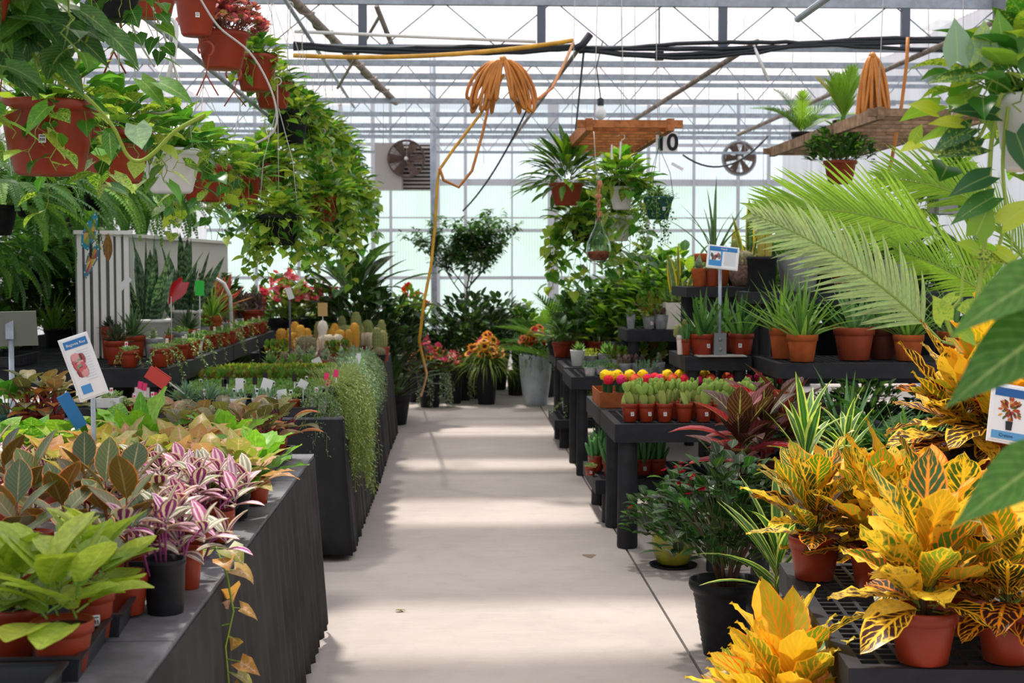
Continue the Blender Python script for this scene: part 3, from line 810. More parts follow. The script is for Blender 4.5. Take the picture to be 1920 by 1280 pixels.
def hanging(kd, name, label, x, Y, z, r, h, m, fs=1.0, v=None, rz=None, style='basket', top=.45, wire=None, stk=None, group=None, cat='hanging basket', hook=None, wires=3, dz=0):
    g = random.Random(POTN[0]*5+1); POTN[0] += 1
    v = v if v is not None else POTN[0] % 3
    rz = rz if rz is not None else g.uniform(0, 6.28)
    t = thing(name, label, cat, (x, Y, z), 0, group)
    ob('pot', pot_mesh(style, r, h, m), None, t); ob('soil', soil_mesh(style, r, h), None, t)
    for n, me in fol(kd, v):
        o = ob(n, me, None, t, (0, 0, h*.9+dz), rz); o.scale = (fs, fs, fs)
    mb = MB(); a0 = g.uniform(0, 2); ht = h+top
    for i in range(wires):
        a = a0+2*PI*i/wires; mb.tube([(r*math.cos(a), r*math.sin(a), h*.93), (r*.75*math.cos(a), r*.75*math.sin(a), h+top*.4), (.006*math.cos(a), .006*math.sin(a), h+top*.8)], .0022, 5)
    hk = MB(); hk.tube([(0, 0, h+top*.78), (0, 0, h+top*.9)]+[(.022*math.sin(q)*1.0, 0, ht-.02+.022*(1-math.cos(q))-.0) for q in [i*PI*1.4/8 for i in range(9)]], .0035, 6)
    wm = wire or M_WIRE
    w = ob('hanger', mb, wm, t); ob('hook', hk, hook or wm, w)
    if stk is not None: ob('price_tag', sticker_mesh(r, h, style, stk == 'p'), None, t, rz=g.uniform(-.2, .5))
    return t
ORD = ['first', 'second', 'third', 'fourth', 'fifth', 'sixth', 'seventh', 'eighth', 'ninth', 'tenth', 'eleventh', 'twelfth', 'thirteenth', 'fourteenth', 'fifteenth', 'sixteenth', 'seventeenth', 'eighteenth']
# ------------------------------------------------------------------ world and light
w = bpy.data.worlds.new('sky'); sc.world = w; w.use_nodes = True
wt = w.node_tree; wt.nodes.clear()
bg = wt.nodes.new('ShaderNodeBackground'); wo = wt.nodes.new('ShaderNodeOutputWorld'); wt.links.new(bg.outputs[0], wo.inputs[0])
bg.inputs[0].default_value = (.90, .95, 1.0, 1); bg.inputs[1].default_value = 1.25
sl = bpy.data.lights.new('sun', 'SUN'); sl.energy = 7.5; sl.angle = rad(4); sl.color = (1, .93, .84)
so = bpy.data.objects.new('sun', sl); link(so)
so.rotation_euler = Vector((.17, -.33, -.93)).to_track_quat('-Z', 'Y').to_euler()
# ------------------------------------------------------------------ shell
XL, XR, YB, ZT = -4.5, 6.0, 26.0, 4.5
def conc():
    t = NT('concrete'); co = t.n('TexCoord').outputs['Object']
    a = t.noise(.9, 6, co, .6); b = t.noise(7, 5, co, .65)
    st = t.n('Mapping', i={'Vector': co, 'Scale': (1.2, 14, 1)}).outputs[0]; c = t.noise(2.2, 5, st, .7); d = t.noise(160, 2, co)
    col = t.mix(t.smooth(a, .3, .7), C('a59c97'), C('b3aaa5'))
    col = t.mix(t.math('MULTIPLY', t.smooth(b, .45, .75), .35), col, C('968e89'))
    col = t.mix(t.math('MULTIPLY', t.smooth(c, .5, .75), .35), col, C('bfb6b0'))
    col = t.mix(t.math('MULTIPLY', t.smooth(d, .62, .72), .35), col, C('80776f'))
    p = t.n('BsdfPrincipled', i={'Base Color': col, 'Roughness': .72, 'Specular IOR Level': .3, 'Normal': t.n('Bump', i={'Strength': .12, 'Distance': .01, 'Height': t.math('ADD', b, t.math('MULTIPLY', d, .5))}).outputs[0]})
    return t.out(p.outputs[0])
fl = MB(); G = .006
for (x0, x1, y0, y1) in ((XL-.5, -1.2, -4, 13.2), (XL-.5, -1.2, 13.2, 27), (-1.2, .93, -4, 1), (-1.2, .93, 1, 13.2), (-1.2, .93, 13.2, 27), (.93, XR+.5, -4, 1.03), (.93, XR+.5, 1.03, 7.13), (.93, XR+.5, 7.13, 13.23), (.93, XR+.5, 13.23, 27)):
    fl.box(((x0+x1)/2, (y0+y1)/2, -.05), (x1-x0-2*G, y1-y0-2*G, .1))
fl.mat(1).box((.7, 11.5, -.09), (11.6, 31, .1))
struct('floor', fl, [conc(), mat('joint_dirt', C('4a423c'), .95, .05)])
def film(name, tint, tp, rough=0, wav=0, trl=.9):
    t = NT(name); co = t.n('TexCoord').outputs['Object']
    st = t.n('Mapping', i={'Vector': co, 'Scale': (.8, 3.5, .8)}).outputs[0]
    nz = t.noise(1.1, 4, st, .6)
    col = t.mix(t.smooth(nz, .35, .7), tint, tuple(x*.86 for x in tint))
    tr = t.n('BsdfTransparent', i={0: (1, 1, 1, 1)}); tl = t.n('BsdfTranslucent', i={0: col}); df = t.n('BsdfDiffuse', i={0: col})
    m1 = t.n('MixShader', i={0: trl}); t.t.links.new(df.outputs[0], m1.inputs[1]); t.t.links.new(tl.outputs[0], m1.inputs[2])
    m2 = t.n('MixShader', i={0: tp}); t.t.links.new(m1.outputs[0], m2.inputs[1]); t.t.links.new(tr.outputs[0], m2.inputs[2])
    return t.out(m2.outputs[0])
M_FILM = film('poly_film', C('cbc4c9'), .2); M_CLEAR = film('clear_film', C('f5f2ee'), .85)
M_PC = film('pale_green_polycarbonate', C('d2e9df'), .10); M_PCW = film('clear_polycarbonate', C('dfeaf2'), .3)
M_SIDE = film('white_corrugated_panel', C('ecebee'), .1, trl=.6)
ce = MB(); strips = [(3.75, 1.0), (6.05, .42), (8.9, .5), (10.95, .35), (13.3, .3), (15.8, .4), (18.5, .4), (21.3, .4)]
ys = [-4.0]
while ys[-1] < 26.0: ys.append(ys[-1]+.18)
xs = [XL-.3+i*.42 for i in range(27)]
vs = []
for j, y in enumerate(ys):
    for i, x in enumerate(xs): vs.append((x, y, ZT+.04*math.sin(x*2.1+y*.6)+.05*math.sin(y*1.72)*math.sin(x*.8+1)))
for j in range(len(ys)-1):
    yc = (ys[j]+ys[j+1])/2-1.6; cl = any(abs(yc-a) < b for a, b in strips)
    for i in range(len(xs)-1):
        n = len(xs); ce.f.append((j*n+i, j*n+i+1, (j+1)*n+i+1, (j+1)*n+i)); ce.mi.append(1 if cl else 0); ce.sm.append(True)
ce.v = vs; ce.uv = [(0, 0)]*len(vs); ce.c = [(.5, .5, .5, 1)]*len(vs)
struct('ceiling', ce, [M_FILM, M_CLEAR])
# back wall : panels between mullions
def corr(mb, a, b, z0, z1, amp=.012, pitch=.07):
    a = Vector(a); b = Vector(b); d = b-a; L = d.length; d.normalize(); n = Vector((-d.y, d.x, 0)); k = max(2, int(L/pitch*2)); vs = []
    for i in range(k+1):
        q = a+d*(L*i/k)+n*(amp*(1 if i % 2 else -1)); vs += [(q.x, q.y, z0), (q.x, q.y, z1)]
    mb.add(vs, [(2*i, 2*i+2, 2*i+3, 2*i+1) for i in range(k)], smooth=False)
wb = MB(); corr(wb, (XL, YB, 0), (XR, YB, 0), 0, 3.06, .006, .05); wb.mat(1); corr(wb, (XL, YB, 0), (XR, YB, 0), 3.06, ZT+.1, .006, .05)
struct('wall_back', wb, [M_PC, M_PCW])
wl = MB(); corr(wl, (XL, -3, 0), (XL, YB, 0), 0, ZT+.1, .02, .12); struct('wall_left', wl, [M_SIDE])
wr = MB(); corr(wr, (XR, -3, 0), (XR, YB, 0), 0, ZT+.1, .02, .12); struct('wall_right', wr, [M_SIDE])
M_ALU = mat('painted_frame', C('b9bec4'), .5, .3)
i_ = 0
for z, hgt in ((.55, .05), (1.33, .06), (2.19, .06), (2.42, .025), (3.06, .12), (3.74, .06)):
    i_ += 1; struct('trim_%d' % i_, MB().box(((XL+XR)/2, YB-.06, z), (XR-XL, .05, hgt)), M_ALU)
for px, wd in ((480, .06), (560, .06), (640, .06), (700, .07), (733, .05), (820, .10), (873, .06), (960, .03), (1037, .2), (1115, .05), (1215, .06), (1300, .05), (1383, .06), (1440, .06)):
    i_ += 1; x = XX(px, YB-.1, 2); struct('trim_%d' % i_, MB().box((x, YB-.1, ZT/2), (wd, .05, ZT)), M_ALU)
# ------------------------------------------------------------------ roof steel
def zig(mb, Y, z0, z1, pitch, x0, x1):
    x = x0; up = True
    while x < x1:
        mb.tube([(x, Y, z0 if up else z1), (x+pitch/2, Y, z1 if up else z0)], .007, 4); x += pitch/2; up = not up
def truss(Y, zt, zb, words, th=.04, pitch=.75, posts=True):
    t = thing('roof_truss', words, 'roof truss', (0, Y, zb))
    m = MB().box((.75, 0, zt-zb), (10.4, .06, th*2)); ob('top_chord', m, M_STEEL, t)
    m = MB().box((.75, 0, 0), (10.4, .035, .04)); ob('bottom_chord', m, M_STEEL, t)
    m = MB(); zig(m, 0, .0, zt-zb, pitch, -4.4, 5.9); ob('web_rods', m, M_STEEL, t)
    if posts:
        for px in (680, 1015, 1355, 1697): ob('truss_post', MB().box((XX(px, Y, 3.5), 0, (zt-zb)/2), (.07, .05, zt-zb)), mat('dark_steel', C('5a6270'), .5, .4, .2), t)
truss(12.0, 3.76, 3.37, 'nearest galvanised roof truss across the top of the view with dark square posts', .042, .95)
truss(15.65, 3.75, 3.35, 'roof truss with zigzag rods, second one back behind the cable bundle', .03, .7, False)
truss(19.2, 3.75, 3.34, 'roof truss with zigzag rods, third one back above the coiled hose', .035, .7, False)
truss(22.6, 3.75, 3.34, 'roof truss with zigzag rods, farthest one before the back wall', .035, .7, False)
PUR = ['just beyond the second truss', 'paired thin bar behind the second truss', 'between the third and the farthest truss', 'closest to the top of the back wall']
for (Y, hgt), q in zip(((16.8, .05), (17.5, .035), (21.0, .05), (24.6, .05)), PUR):
    solo('roof_purlin', MB().box((.75, Y, 3.76), (10.4, .05, hgt*1.3)), M_STEEL, 'straight galvanised roof purlin running across, '+q, 'roof bar')
def pipe(name, pts, r, m, label, cat, group=None, n=8):
    return solo(name, MB().tube(pts, r, n), m, label, cat, group)
def sag(a, b, s, n=14, wob=0, seed=0):
    g = random.Random(seed); a = Vector(a); b = Vector(b)
    return [a+(b-a)*(i/n)-Vector((0, 0, s*4*(i/n)*(1-i/n)))+Vector((0, 0, g.uniform(-wob, wob))) for i in range(n+1)]
pipe('support_post', [P(815, 664, 20.5)*1, P(811, 96, 20.5)], .045, M_STEEL, 'tall slim steel post standing right of the unit heater', 'post')
for p_, s_ in (((545, -5, 11.5), (742, 190, 17)), ((705, 15, 12.5), (800, 260, 19)), ): pass
rp = [P(538, -14, 11.3)+(P(742, 192, 16)-P(538, -14, 11.3))*(i/40) for i in range(41)]
solo('rafter_pipe', MB().tube(rp, .035, 8).tube([q+Vector((.045*math.cos(i*1.1), 0, .045*math.sin(i*1.1))) for i, q in enumerate(rp)], .012, 5), M_RUST, 'rusty brown rafter pipe wrapped in cable sloping down above the left hanging baskets', 'pipe')
pipe('brace_pipe', [P(706, 12, 12.1), P(735, 85, 12.4)], .022, M_RUST, 'short weathered brace under the nearest truss, left of the coiled orange hose', 'pipe')
pipe('brace_pipe', [P(712, 30, 12.3), P(633, 165, 14)], .014, M_RUST, 'thin brace slanting down left towards the hanging baskets', 'pipe')
pipe('brace_pipe', [P(1420, 78, 12.2), P(1130, 262, 18)], .026, M_RUST, 'long weathered brace slanting down behind the light bulb', 'pipe')
pipe('brace_pipe', [P(1872, 38, 10.5), P(1385, 252, 17)], .024, M_RUST, 'long weathered brace slanting down left from the electrical box', 'pipe')
pipe('brace_pipe', [P(1085, 92, 12.05), P(960, 262, 18)], .018, M_RUST, 'thin weathered brace falling left below the spliced cables', 'pipe')
mb = MB()
for k, (dz, s) in enumerate(((0, .02), (.03, .05), (-.03, .04), (.05, -.01))):
    mb.tube(sag(P(550, 82+k*3, 11.8), P(1078, 92-k*2, 11.8), s+.01, 16, .006, k), .016, 6)
solo('cable_bundle', mb, M_CABLE, 'bundle of black cables strung under the nearest truss, left of the splice', 'cable')
mb = MB()
for k, (dz, s) in enumerate(((0, .02), (.03, .09), (-.03, .06), (.05, -.03))):
    mb.tube(sag(P(1085, 88+k*3, 11.8), P(1500, 86-k*2, 11.8), s, 16, .006, k+9)+sag(P(1500, 86-k*2, 11.8), P(1930, 78+k*6, 11.8), -s*.6, 12, .006, k+4)[1:], .017, 6)
solo('cable_bundle', mb, M_CABLE, 'thick bundle of black cables sagging under the nearest truss to the right edge', 'cable')
pipe('tube_light', [P(552, 59, 11.8), P(1005, 78, 11.8)], .014, M_WHITE, 'thin pale conduit under the truss at upper left of centre', 'pipe')
solo('garden_hose', MB().tube(sag(P(550, 104, 11.7), P(1075, 76, 11.7), .06, 20), .019, 7), M_HOSEY, 'yellow hose laid along the black cables under the nearest truss', 'hose')
def coil(px, py, Y, loops, wpx, hpx, seed, label):
    g = random.Random(seed); c = P(px, py, Y); k = Y/F; mb = MB()
    for i in range(loops):
        wdt = wpx*k*(.2+.85*i/loops)*(1 if i % 2 else -1); h = hpx*k*g.uniform(.7, 1); o = g.uniform(-.08, .08); q0 = g.uniform(.25, .5)
        pts = [c+Vector((wdt*math.sin(PI*t)*(q0+(1-q0)*t)*1.25, o*math.sin(PI*t), -h*(1-math.cos(2*PI*t))/2)) for t in [j/18 for j in range(19)]]
        mb.tube(pts, .0125, 6, cap=False)
    mb.ball(c, .03, 8, 5); return solo('hose_coil', mb, M_HOSE, label, 'hose')
coil(943, 112, 10.2, 17, 78, 100, 4, 'coiled orange hose hung in drooping loops over the aisle, left of the light bulb')
coil(1636, 105, 10.2, 13, 34, 150, 7, 'coiled orange hose hung in narrow long loops above the right timber rack')
Yh = 10.2
solo('garden_hose', MB().tube([P(1075, 80, 11.6), P(1060, 115, 11), P(1035, 165, 10.6), P(1010, 185, 10.4), P(985, 192, 10.3)], .012, 7), M_HOSE, 'orange hose dropping from the cable splice to the coil over the aisle', 'hose')
solo('garden_hose', MB().tube([P(945, 140, Yh), P(900, 215, Yh), P(850, 280, Yh), P(824, 318, Yh), P(820, 345, Yh), P(816, 420, Yh), P(808, 500, Yh), P(796, 560, Yh), P(786, 640, Yh), P(800, 700, Yh+1), P(790, 742, 15.2)], .011, 7), M_HOSEY, 'yellow hose hanging down from the coil to the floor by the leafy tree', 'hose')
solo('garden_hose', MB().tube([P(920, 180, Yh+.1), P(905, 250, Yh+.1), P(885, 320, Yh), P(860, 351, Yh), P(832, 338, Yh), P(824, 315, Yh-.03)], .011, 7), M_HOSE, 'orange hose loop swinging below the coil over the aisle', 'hose')
solo('garden_hose', MB().tube([P(1702, 70, 10.3), P(1700, 120, 10.3), P(1690, 200, 10.3), P(1672, 300, 10.3), P(1664, 330, 10.3)], .013, 7), M_HOSE, 'single orange hose hanging right of the narrow coil', 'hose')
for k, (a, b, s, q) in enumerate((((995, 190, 13), (868, 395, 15), .1, 'dark cable trailing down right of the coiled hose to the tree top'), ((1095, 92, 12), (1075, 285, 15), .0, 'loose dark cable hanging beside the small timber rack'), ((1280, 290, 14), (1440, 255, 14), .2, 'dark cable looping below the back wall fan'))):
    pipe('loose_cable', sag(P(*a), P(*b), s), .009, M_CABLE, q, 'cable')
g = random.Random(3)
for k in range(20):
    px = [540, 575, 610, 660, 720, 760, 905, 980, 1100, 1165, 1190, 1235, 1330, 1395, 1430, 1520, 1560, 1590, 1740, 1790][k]; Y = 13+(k*37 % 9)
    pipe('support_string', [P(px, 498-(4.5-1.55)*F/Y, Y), P(px+g.uniform(-3, 3), g.uniform(240, 380), Y)], .004, M_WIRE, 'thin support string hanging from the roof steel', 'string', 'support strings hanging from the roof', 4)
# splice clamp, junction box, bulb, lamps
solo('cable_splice', MB().tube([P(1078, 92, 11.7), P(1092, 84, 11.7), P(1107, 64, 11.7)], .03, 8), M_CABLE, 'dark cable clamp where the yellow hose meets the black cables', 'clamp')
t = thing('electrical_box', 'grey electrical box with an orange label at the top right of the roof', 'electrical box', P(1888, 36, 11.88))
ob('box_body', MB().box((0, 0, .1), (.2, .12, .24)), mat('dark_grey_box', C('6f747c'), .5), t); ob('box_label', MB().box((0, -.062, .05), (.08, .004, .055)), mat('orange_label', C('d99a2a'), .5), t)
t = thing('light_bulb', 'bare clear bulb hanging on a black socket above the small timber rack', 'light bulb', P(1126, 226, 13.5))
ob('glass_bulb', MB().lathe([(.001, 0), (.04, .02), (.055, .06), (.045, .1), (.022, .14)], 14), mat('frosted_glass', C('eef2f4'), .15, .6), t)
ob('socket', MB().lathe([(.03, .14), (.034, .2), (.01, .215)], 12), M_CABLE, t); ob('cord', MB().tube([(0, 0, .21), (-.04, 0, .5), (.02, 0, .75)], .006, 5), M_CABLE, t)
solo('sensor_box', MB().box(P(1236, 105, 12), (.07, .06, .07)).tube([P(1236, 98, 12), P(1236, 14, 12)], .006, 5), M_CABLE, 'small black sensor box hanging below the cables right of centre', 'sensor')
solo('strip_lamp', MB().tube([P(1413, 85, 11.8), P(1441, 152, 11.75)], .014, 8), M_WHITE, 'short white tube dangling below the cables at upper right', 'lamp')
# heater
M_HEAT = mat('heater_grey', C('a8a49f'), .5, .3); M_FAN = mat('fan_brown', C('5c4a42'), .5, .3); M_DK = mat('dark_parts_and_shade', C('2e2a29'), .7)
hx = P(760, 355, 21.5); t = thing('unit_heater', 'grey box unit heater with a brown fan and louvres hung before the back wall', 'heater', hx)
ob('housing', MB().box((-.25, .15, .34), (.4, .5, .68)).box((.2, .24, .34), (.52, .3, .68)), M_HEAT, t)
lv = MB()
for k in range(11): lv.box((.2, .06, .05+k*.058), (.5, .05, .02), rx=.4)
lv.box((-.045, .06, .34), (.02, .08, .68)).box((.445, .06, .34), (.02, .08, .68)); ob('louvre', lv, M_HEAT, t)
ob('louvre_shade_sheet', MB().box((.2, .085, .34), (.48, .01, .66)), M_DK, t)  # dark sheet on the housing paints the shade between the louvre slats
fm = MB().mat(0)
fm.lathe([(.24, 0), (.25, 0), (.25, .08), (.24, .08)], 28)
def fanob(parent, c, r, nb=6):
    f = MB()
    for k in range(nb):
        a = 2*PI*k/nb; d = Vector((math.cos(a), 0, math.sin(a))); s = Vector((-math.sin(a), .45, math.cos(a))).normalized()
        f.add([d*r*.15-s*r*.12, d*r*.15+s*r*.12, d*r*.93+s*r*.3, d*r*.93-s*r*.3, d*r*.15-s*r*.12+Vector((0, .006, 0)), d*r*.15+s*r*.12+Vector((0, .006, 0)), d*r*.93+s*r*.3+Vector((0, .006, 0)), d*r*.93-s*r*.3+Vector((0, .006, 0))], [(0, 1, 2, 3), (7, 6, 5, 4), (0, 4, 5, 1), (2, 6, 7, 3), (1, 5, 6, 2), (3, 7, 4, 0)], smooth=False)
    ob('fan_blades', f, M_FAN, parent, c)
    q = MB(); pts = [(r*math.cos(2*PI*k/28), 0, r*math.sin(2*PI*k/28)) for k in range(29)]; q.tube(pts, .014, 6, cap=False); q.tube([(p[0], .1, p[2]) for p in pts], .014, 6, cap=False)
    for rr in (.4, .7): q.tube([(p[0]*rr, -.03, p[2]*rr) for p in pts], .004, 4, cap=False)
    for k in range(12): q.tube([(0, -.03, 0), pts[k*2]], .004, 4)
    ob('fan_guard', q, M_FAN, parent, c); ob('fan_hub', MB().ball((0, 0, 0), .03, 8, 5), M_WHITE, parent, c+Vector((0, -.03, 0)))
fanob(t, Vector((0.02, -.16, .45)), .27)
t = thing('exhaust_fan', 'round grey exhaust fan high on the back wall right of the number sign', 'fan', P(1387, 296, 24.5)-Vector((0, 0, .27)))
fanob(t, Vector((0, 0, .27)), .26)
ob('fan_housing', MB().tube([(.28*math.cos(2*PI*k/28), .06, .27+.28*math.sin(2*PI*k/28)) for k in range(29)], .03, 6, cap=False), mat('fan_ring', C('8f949b'), .4, .4, .3), t)
ob('mount_bracket', MB().tube([(0, .12, .55), (0, .3, 2.0)], .015, 5), M_STEEL, t)
# hanging rails
rl = MB().tube([(-1.34, 2.0, 2.62), (-1.34, 17, 2.62)], .014, 6); solo('basket_rail', rl, M_STEEL, 'lower steel rail carrying the left row of hanging baskets', 'rail')
rl = MB().tube([(-1.2, 2.0, 3.42), (-1.2, 17, 3.42)], .016, 6); solo('basket_rail', rl, M_STEEL, 'upper steel rail carrying the top left hanging baskets', 'rail')
rl = MB().tube([(-2.6, 2.0, 2.55), (-2.6, 14, 2.55)], .014, 6); solo('basket_rail', rl, M_STEEL, 'steel rail carrying the ferns at the far left', 'rail')
rl = MB().tube([(1.32, 1.0, 2.5), (1.32, 5.5, 2.5)], .014, 6); solo('basket_rail', rl, M_STEEL, 'steel rail carrying the near right hanging baskets', 'rail')
# timber racks
def rack(x0, x1, y0, y1, z, m, label, slats, rot=0):
    t = thing('timber_rack', label, 'timber rack', ((x0+x1)/2, (y0+y1)/2, z), rot); W, D = x1-x0, y1-y0
    for s in (-1, 1): ob('side_rail', MB().box((s*W/2, 0, .04), (.045, D, .08)), m, t)
    for s in (-1, 1): ob('end_rail', MB().box((0, s*(D/2-.026), .045), (W+.16, .04, .05)), m, t)
    sl_ = MB()
    for k in range(slats): sl_.box((0, -D/2+.12+(D-.24)*k/(slats-1), .02), (W-.045, .035, .03))
    ob('slats', sl_, m, t)
    for sx in (-1, 1):
        for sy in (-1, 1): ob('hanging_wire', MB().tube([(sx*W*.4, sy*D*.4, .05), (sx*W*.35, sy*D*.4, 3.7-z)], .003, 4), M_WIRE, t)
rack(.88, 1.42, 9.4, 11.8, 2.44, M_WOOD, 'small brown timber lattice rack hanging over the green bowl basket', 11)
rack(2.76, 3.5, 9.2, 12.4, 2.5, M_WOODG, 'long greyish timber rack hanging at the right above the palms', 12)
# number sign
t = thing('number_sign', 'white hanging sign with the black number 10', 'sign', P(1250, 284, 9.8))
ob('sign_board', MB().box((.0, 0, .065), (.15, .006, .13)), M_TAG, t)
cu = bpy.data.curves.new('digits', 'FONT'); cu.body = '10'; cu.size = .16; cu.extrude = .002; cu.offset = .004; cu.align_x = 'CENTER'
fo_ = bpy.data.objects.new('digits', cu); link(fo_); dg = bpy.context.evaluated_depsgraph_get(); me = bpy.data.meshes.new_from_object(fo_.evaluated_get(dg)); bpy.data.objects.remove(fo_)
me.materials.clear(); me.materials.append(M_INK)
o = ob('digits', me, None, t, (0, -.006, .01)); o.rotation_euler = (PI/2, 0, 0)
# dangling tags under the small rack
def txt(s, size, m, parent, loc, rot=(PI/2, 0, 0), name='lettering', al='CENTER', off=0, ext=.0006):
    cu = bpy.data.curves.new(name, 'FONT'); cu.body = s; cu.size = size; cu.extrude = ext; cu.align_x = al; cu.offset = off; cu.resolution_u = 2
    f = bpy.data.objects.new(name, cu); link(f); dg = bpy.context.evaluated_depsgraph_get(); me = bpy.data.meshes.new_from_object(f.evaluated_get(dg)); bpy.data.objects.remove(f)
    me.materials.clear(); me.materials.append(m); o = ob(name, me, None, parent, loc); o.rotation_euler = rot; return o
# ------------------------------------------------------------------ benches
def lattice(mb, x0, x1, y0, y1, z, th, pitch=.05, bar=.012):
    for s in (0, 1): mb.box(((x0+x1)/2, (y0+.02 if s == 0 else y1-.02), z-th/2), (x1-x0, .04, th)); mb.box(((x0+.02 if s == 0 else x1-.02), (y0+y1)/2, z-th/2), (.04, y1-y0-.08, th))
    n = int((x1-x0-.08)/pitch)
    for i in range(1, n): mb.box((x0+.04+(x1-x0-.08)*i/n, (y0+y1)/2, z-.012), (bar, y1-y0-.08, .02))
    n = int((y1-y0-.08)/pitch)
    for i in range(1, n): mb.box(((x0+x1)/2, y0+.04+(y1-y0-.08)*i/n, z-.0125), (x1-x0-.08, bar, .019))
def bench(x0, x1, y0, y1, z, label, th=.1, legs=((0, 0), (1, 0), (0, 1), (1, 1)), lr=.042, name='display_bench', rot=0, zb=0, inset=.09, group=None):
    cx, cy = (x0+x1)/2, (y0+y1)/2
    t = thing(name, label, 'plant bench', (cx, cy, zb), rot, group); W, D = x1-x0, y1-y0
    m = MB(); lattice(m, -W/2, W/2, -D/2, D/2, z-zb, th); ob('bench_top', m, M_BENCH, t)
    for (a, b) in legs:
        ob('leg', MB().lathe([(lr*.95, 0), (lr*1.05, .01), (lr, (z-zb-th)*.5), (lr*.95, z-zb-th+.01)], 14), M_BENCH, t, (-W/2+inset+(W-2*inset)*a, -D/2+inset+(D-2*inset)*b, 0))
    return t
def fold_cloth(mb, pts, zt, zb, flare=.05, fold=.012, pitch=.11, seed=0, out=1, hang=.02):
    g = random.Random(seed); pts = [Vector((*p, 0)) for p in pts]; cols = []
    for i in range(len(pts)-1):
        a, b = pts[i], pts[i+1]; L = (b-a).length; d = (b-a).normalized(); n = Vector((d.y, -d.x, 0))*out; k = max(2, int(L/.03))
        for j in range(k+(i == len(pts)-2)): cols.append((a+d*(L*j/k), n, L*j/k))
    R = 7; vs = []; ph = [g.uniform(0, 6.28) for _ in range(4)]
    for (q, n, s) in cols:
        f = math.sin(s*2*PI/pitch+ph[0]+1.3*math.sin(s*3+ph[1]))+.5*math.sin(s*2*PI/(pitch*.57)+ph[2])
        e = .012*math.sin(s*2.1+ph[3])
        for r in range(R+1):
            t = r/R; p = q+n*(.004+flare*t+fold*f*(t**.7)); vs.append((p.x, p.y, zt+(zb+e-zt)*t))
    nn = len(vs); N = len(cols); o2 = [(v[0]-.006*cols[i//(R+1)][1].x, v[1]-.006*cols[i//(R+1)][1].y, v[2]) for i, v in enumerate(vs)]
    fs = []
    for i in range(N-1):
        for r in range(R): a = i*(R+1)+r; fs.append((a, a+1, a+R+2, a+R+1)); fs.append((nn+a, nn+a+R+1, nn+a+R+2, nn+a+1))
        a = i*(R+1)+R; fs.append((a, nn+a, nn+a+R+1, a+R+1))
    mb.add(vs+o2, fs)
def table(x0, x1, y0, y1, z, label, path, zb, mskirt, flare, seed):
    t = thing('draped_table', label, 'display table', ((x0+x1)/2, (y0+y1)/2, 0)); cx, cy = (x0+x1)/2, (y0+y1)/2
    m = MB(); n = max(1, int((y1-y0)/.72))
    for i in range(n):
        a = y0+(y1-y0)*i/n; b = y0+(y1-y0)*(i+1)/n; m.box((0, (a+b)/2-cy, z-.02), (x1-x0, b-a-.006, .04))
    ob('tabletop', m, mat('weathered_black_board', C('66676d'), .55, .4, var=.35, vscale=7, bump=.15, bscale=30), t)
    for sx in (-1, 1):
        for sy in (-1, 1): ob('leg', MB().box((sx*((x1-x0)/2-.12), sy*((y1-y0)/2-.12), (z-.04)/2), (.06, .06, z-.04)), M_BENCH, t)
    s = MB(); fold_cloth(s, [(a-cx, b-cy) for a, b in path], z-.012, zb, flare, .011, .13, seed); ob('skirt', s, mskirt, t); return t
ZN = .757
table(-2.7, -.6, 1.5, 6.0, ZN, 'near left table with a weathered grey top and hanging black cloth skirt', [(-.6, 1.5), (-.6, 6.0), (-1.3, 6.0)][:2], .06, M_SKIRT, .05, 1)
table(-1.58, -.6, 7.45, 13.0, ZN, 'long middle left table in black cloth carrying succulents and cacti', [(-1.58, 7.45), (-.6, 7.45), (-.6, 13.0)], .03, M_SKIRT2, .05, 5)
table(-3.7, -1.62, 7.4, 8.0, ZN, 'low black draped table below the raised bench at left', [(-3.7, 7.4), (-1.62, 7.4)], .03, M_SKIRT2, .03, 6)
bench(-3.5, -1.62, 8.08, 10.4, .97, 'raised black bench at left carrying the snake plants, nearer section', .105)
bench(-3.5, -1.62, 10.42, 12.8, .97, 'raised black bench at left behind the snake plants, farther section', .105)
bench(-4.4, -3.55, 7.0, 12.8, .8, 'low bench along the left wall under the ferns', .08)
bench(.83, 1.75, 8.42, 9.25, .27, 'low black shelf beside the aisle holding the finger cacti', .085)
bench(.86, 2.35, 7.66, 8.44, .69, 'black bench with the row of prickly pear pots', .1, lr=.055, inset=.08)
bench(.86, 2.35, 8.47, 9.35, .69, 'black bench behind the prickly pears holding the red and yellow grafted cacti', .1)
bench(1.385, 1.79, 8.55, 9.2, 1.0, 'small raised black bench under the blue plant sign', .085, zb=.69, inset=.06)
bench(1.81, 3.5, 7.92, 8.62, 1.0, 'black bench at right with the large aloe pots', .085, lr=.045)
bench(1.5, 2.0, 9.22, 9.85, 1.41, 'top black tier with small terracotta and woven pots', .065, zb=.69, legs=((0, 1), (1, 1), (.25, 0), (.6, 0)))
bench(1.83, 3.5, 8.7, 9.2, 1.385, 'top black tier at right with the big grey pot', .07)
bench(.84, 2.05, 10.35, 11.2, .735, 'black bench right of the aisle with small white succulent bowls', .09)
bench(1.27, 1.95, 10.55, 11.12, 1.07, 'raised black tier with concrete pots and a cream square planter', .085, zb=.735, inset=.06)
bench(.87, 2.1, 11.35, 12.25, .735, 'black bench right of the aisle with a white cylinder pot', .07)
bench(.87, 2.2, 12.4, 13.4, .735, 'far black bench right of the aisle with red potted foliage', .07)
bench(.83, 1.6, 11.95, 12.75, .245, 'low black shelf at the aisle with two grey succulent pots', .07)
bench(1.02, 1.48, 3.40, 4.65, .56, 'black lattice platform under the nearest crotons', .09, lr=.04, rot=-.09)
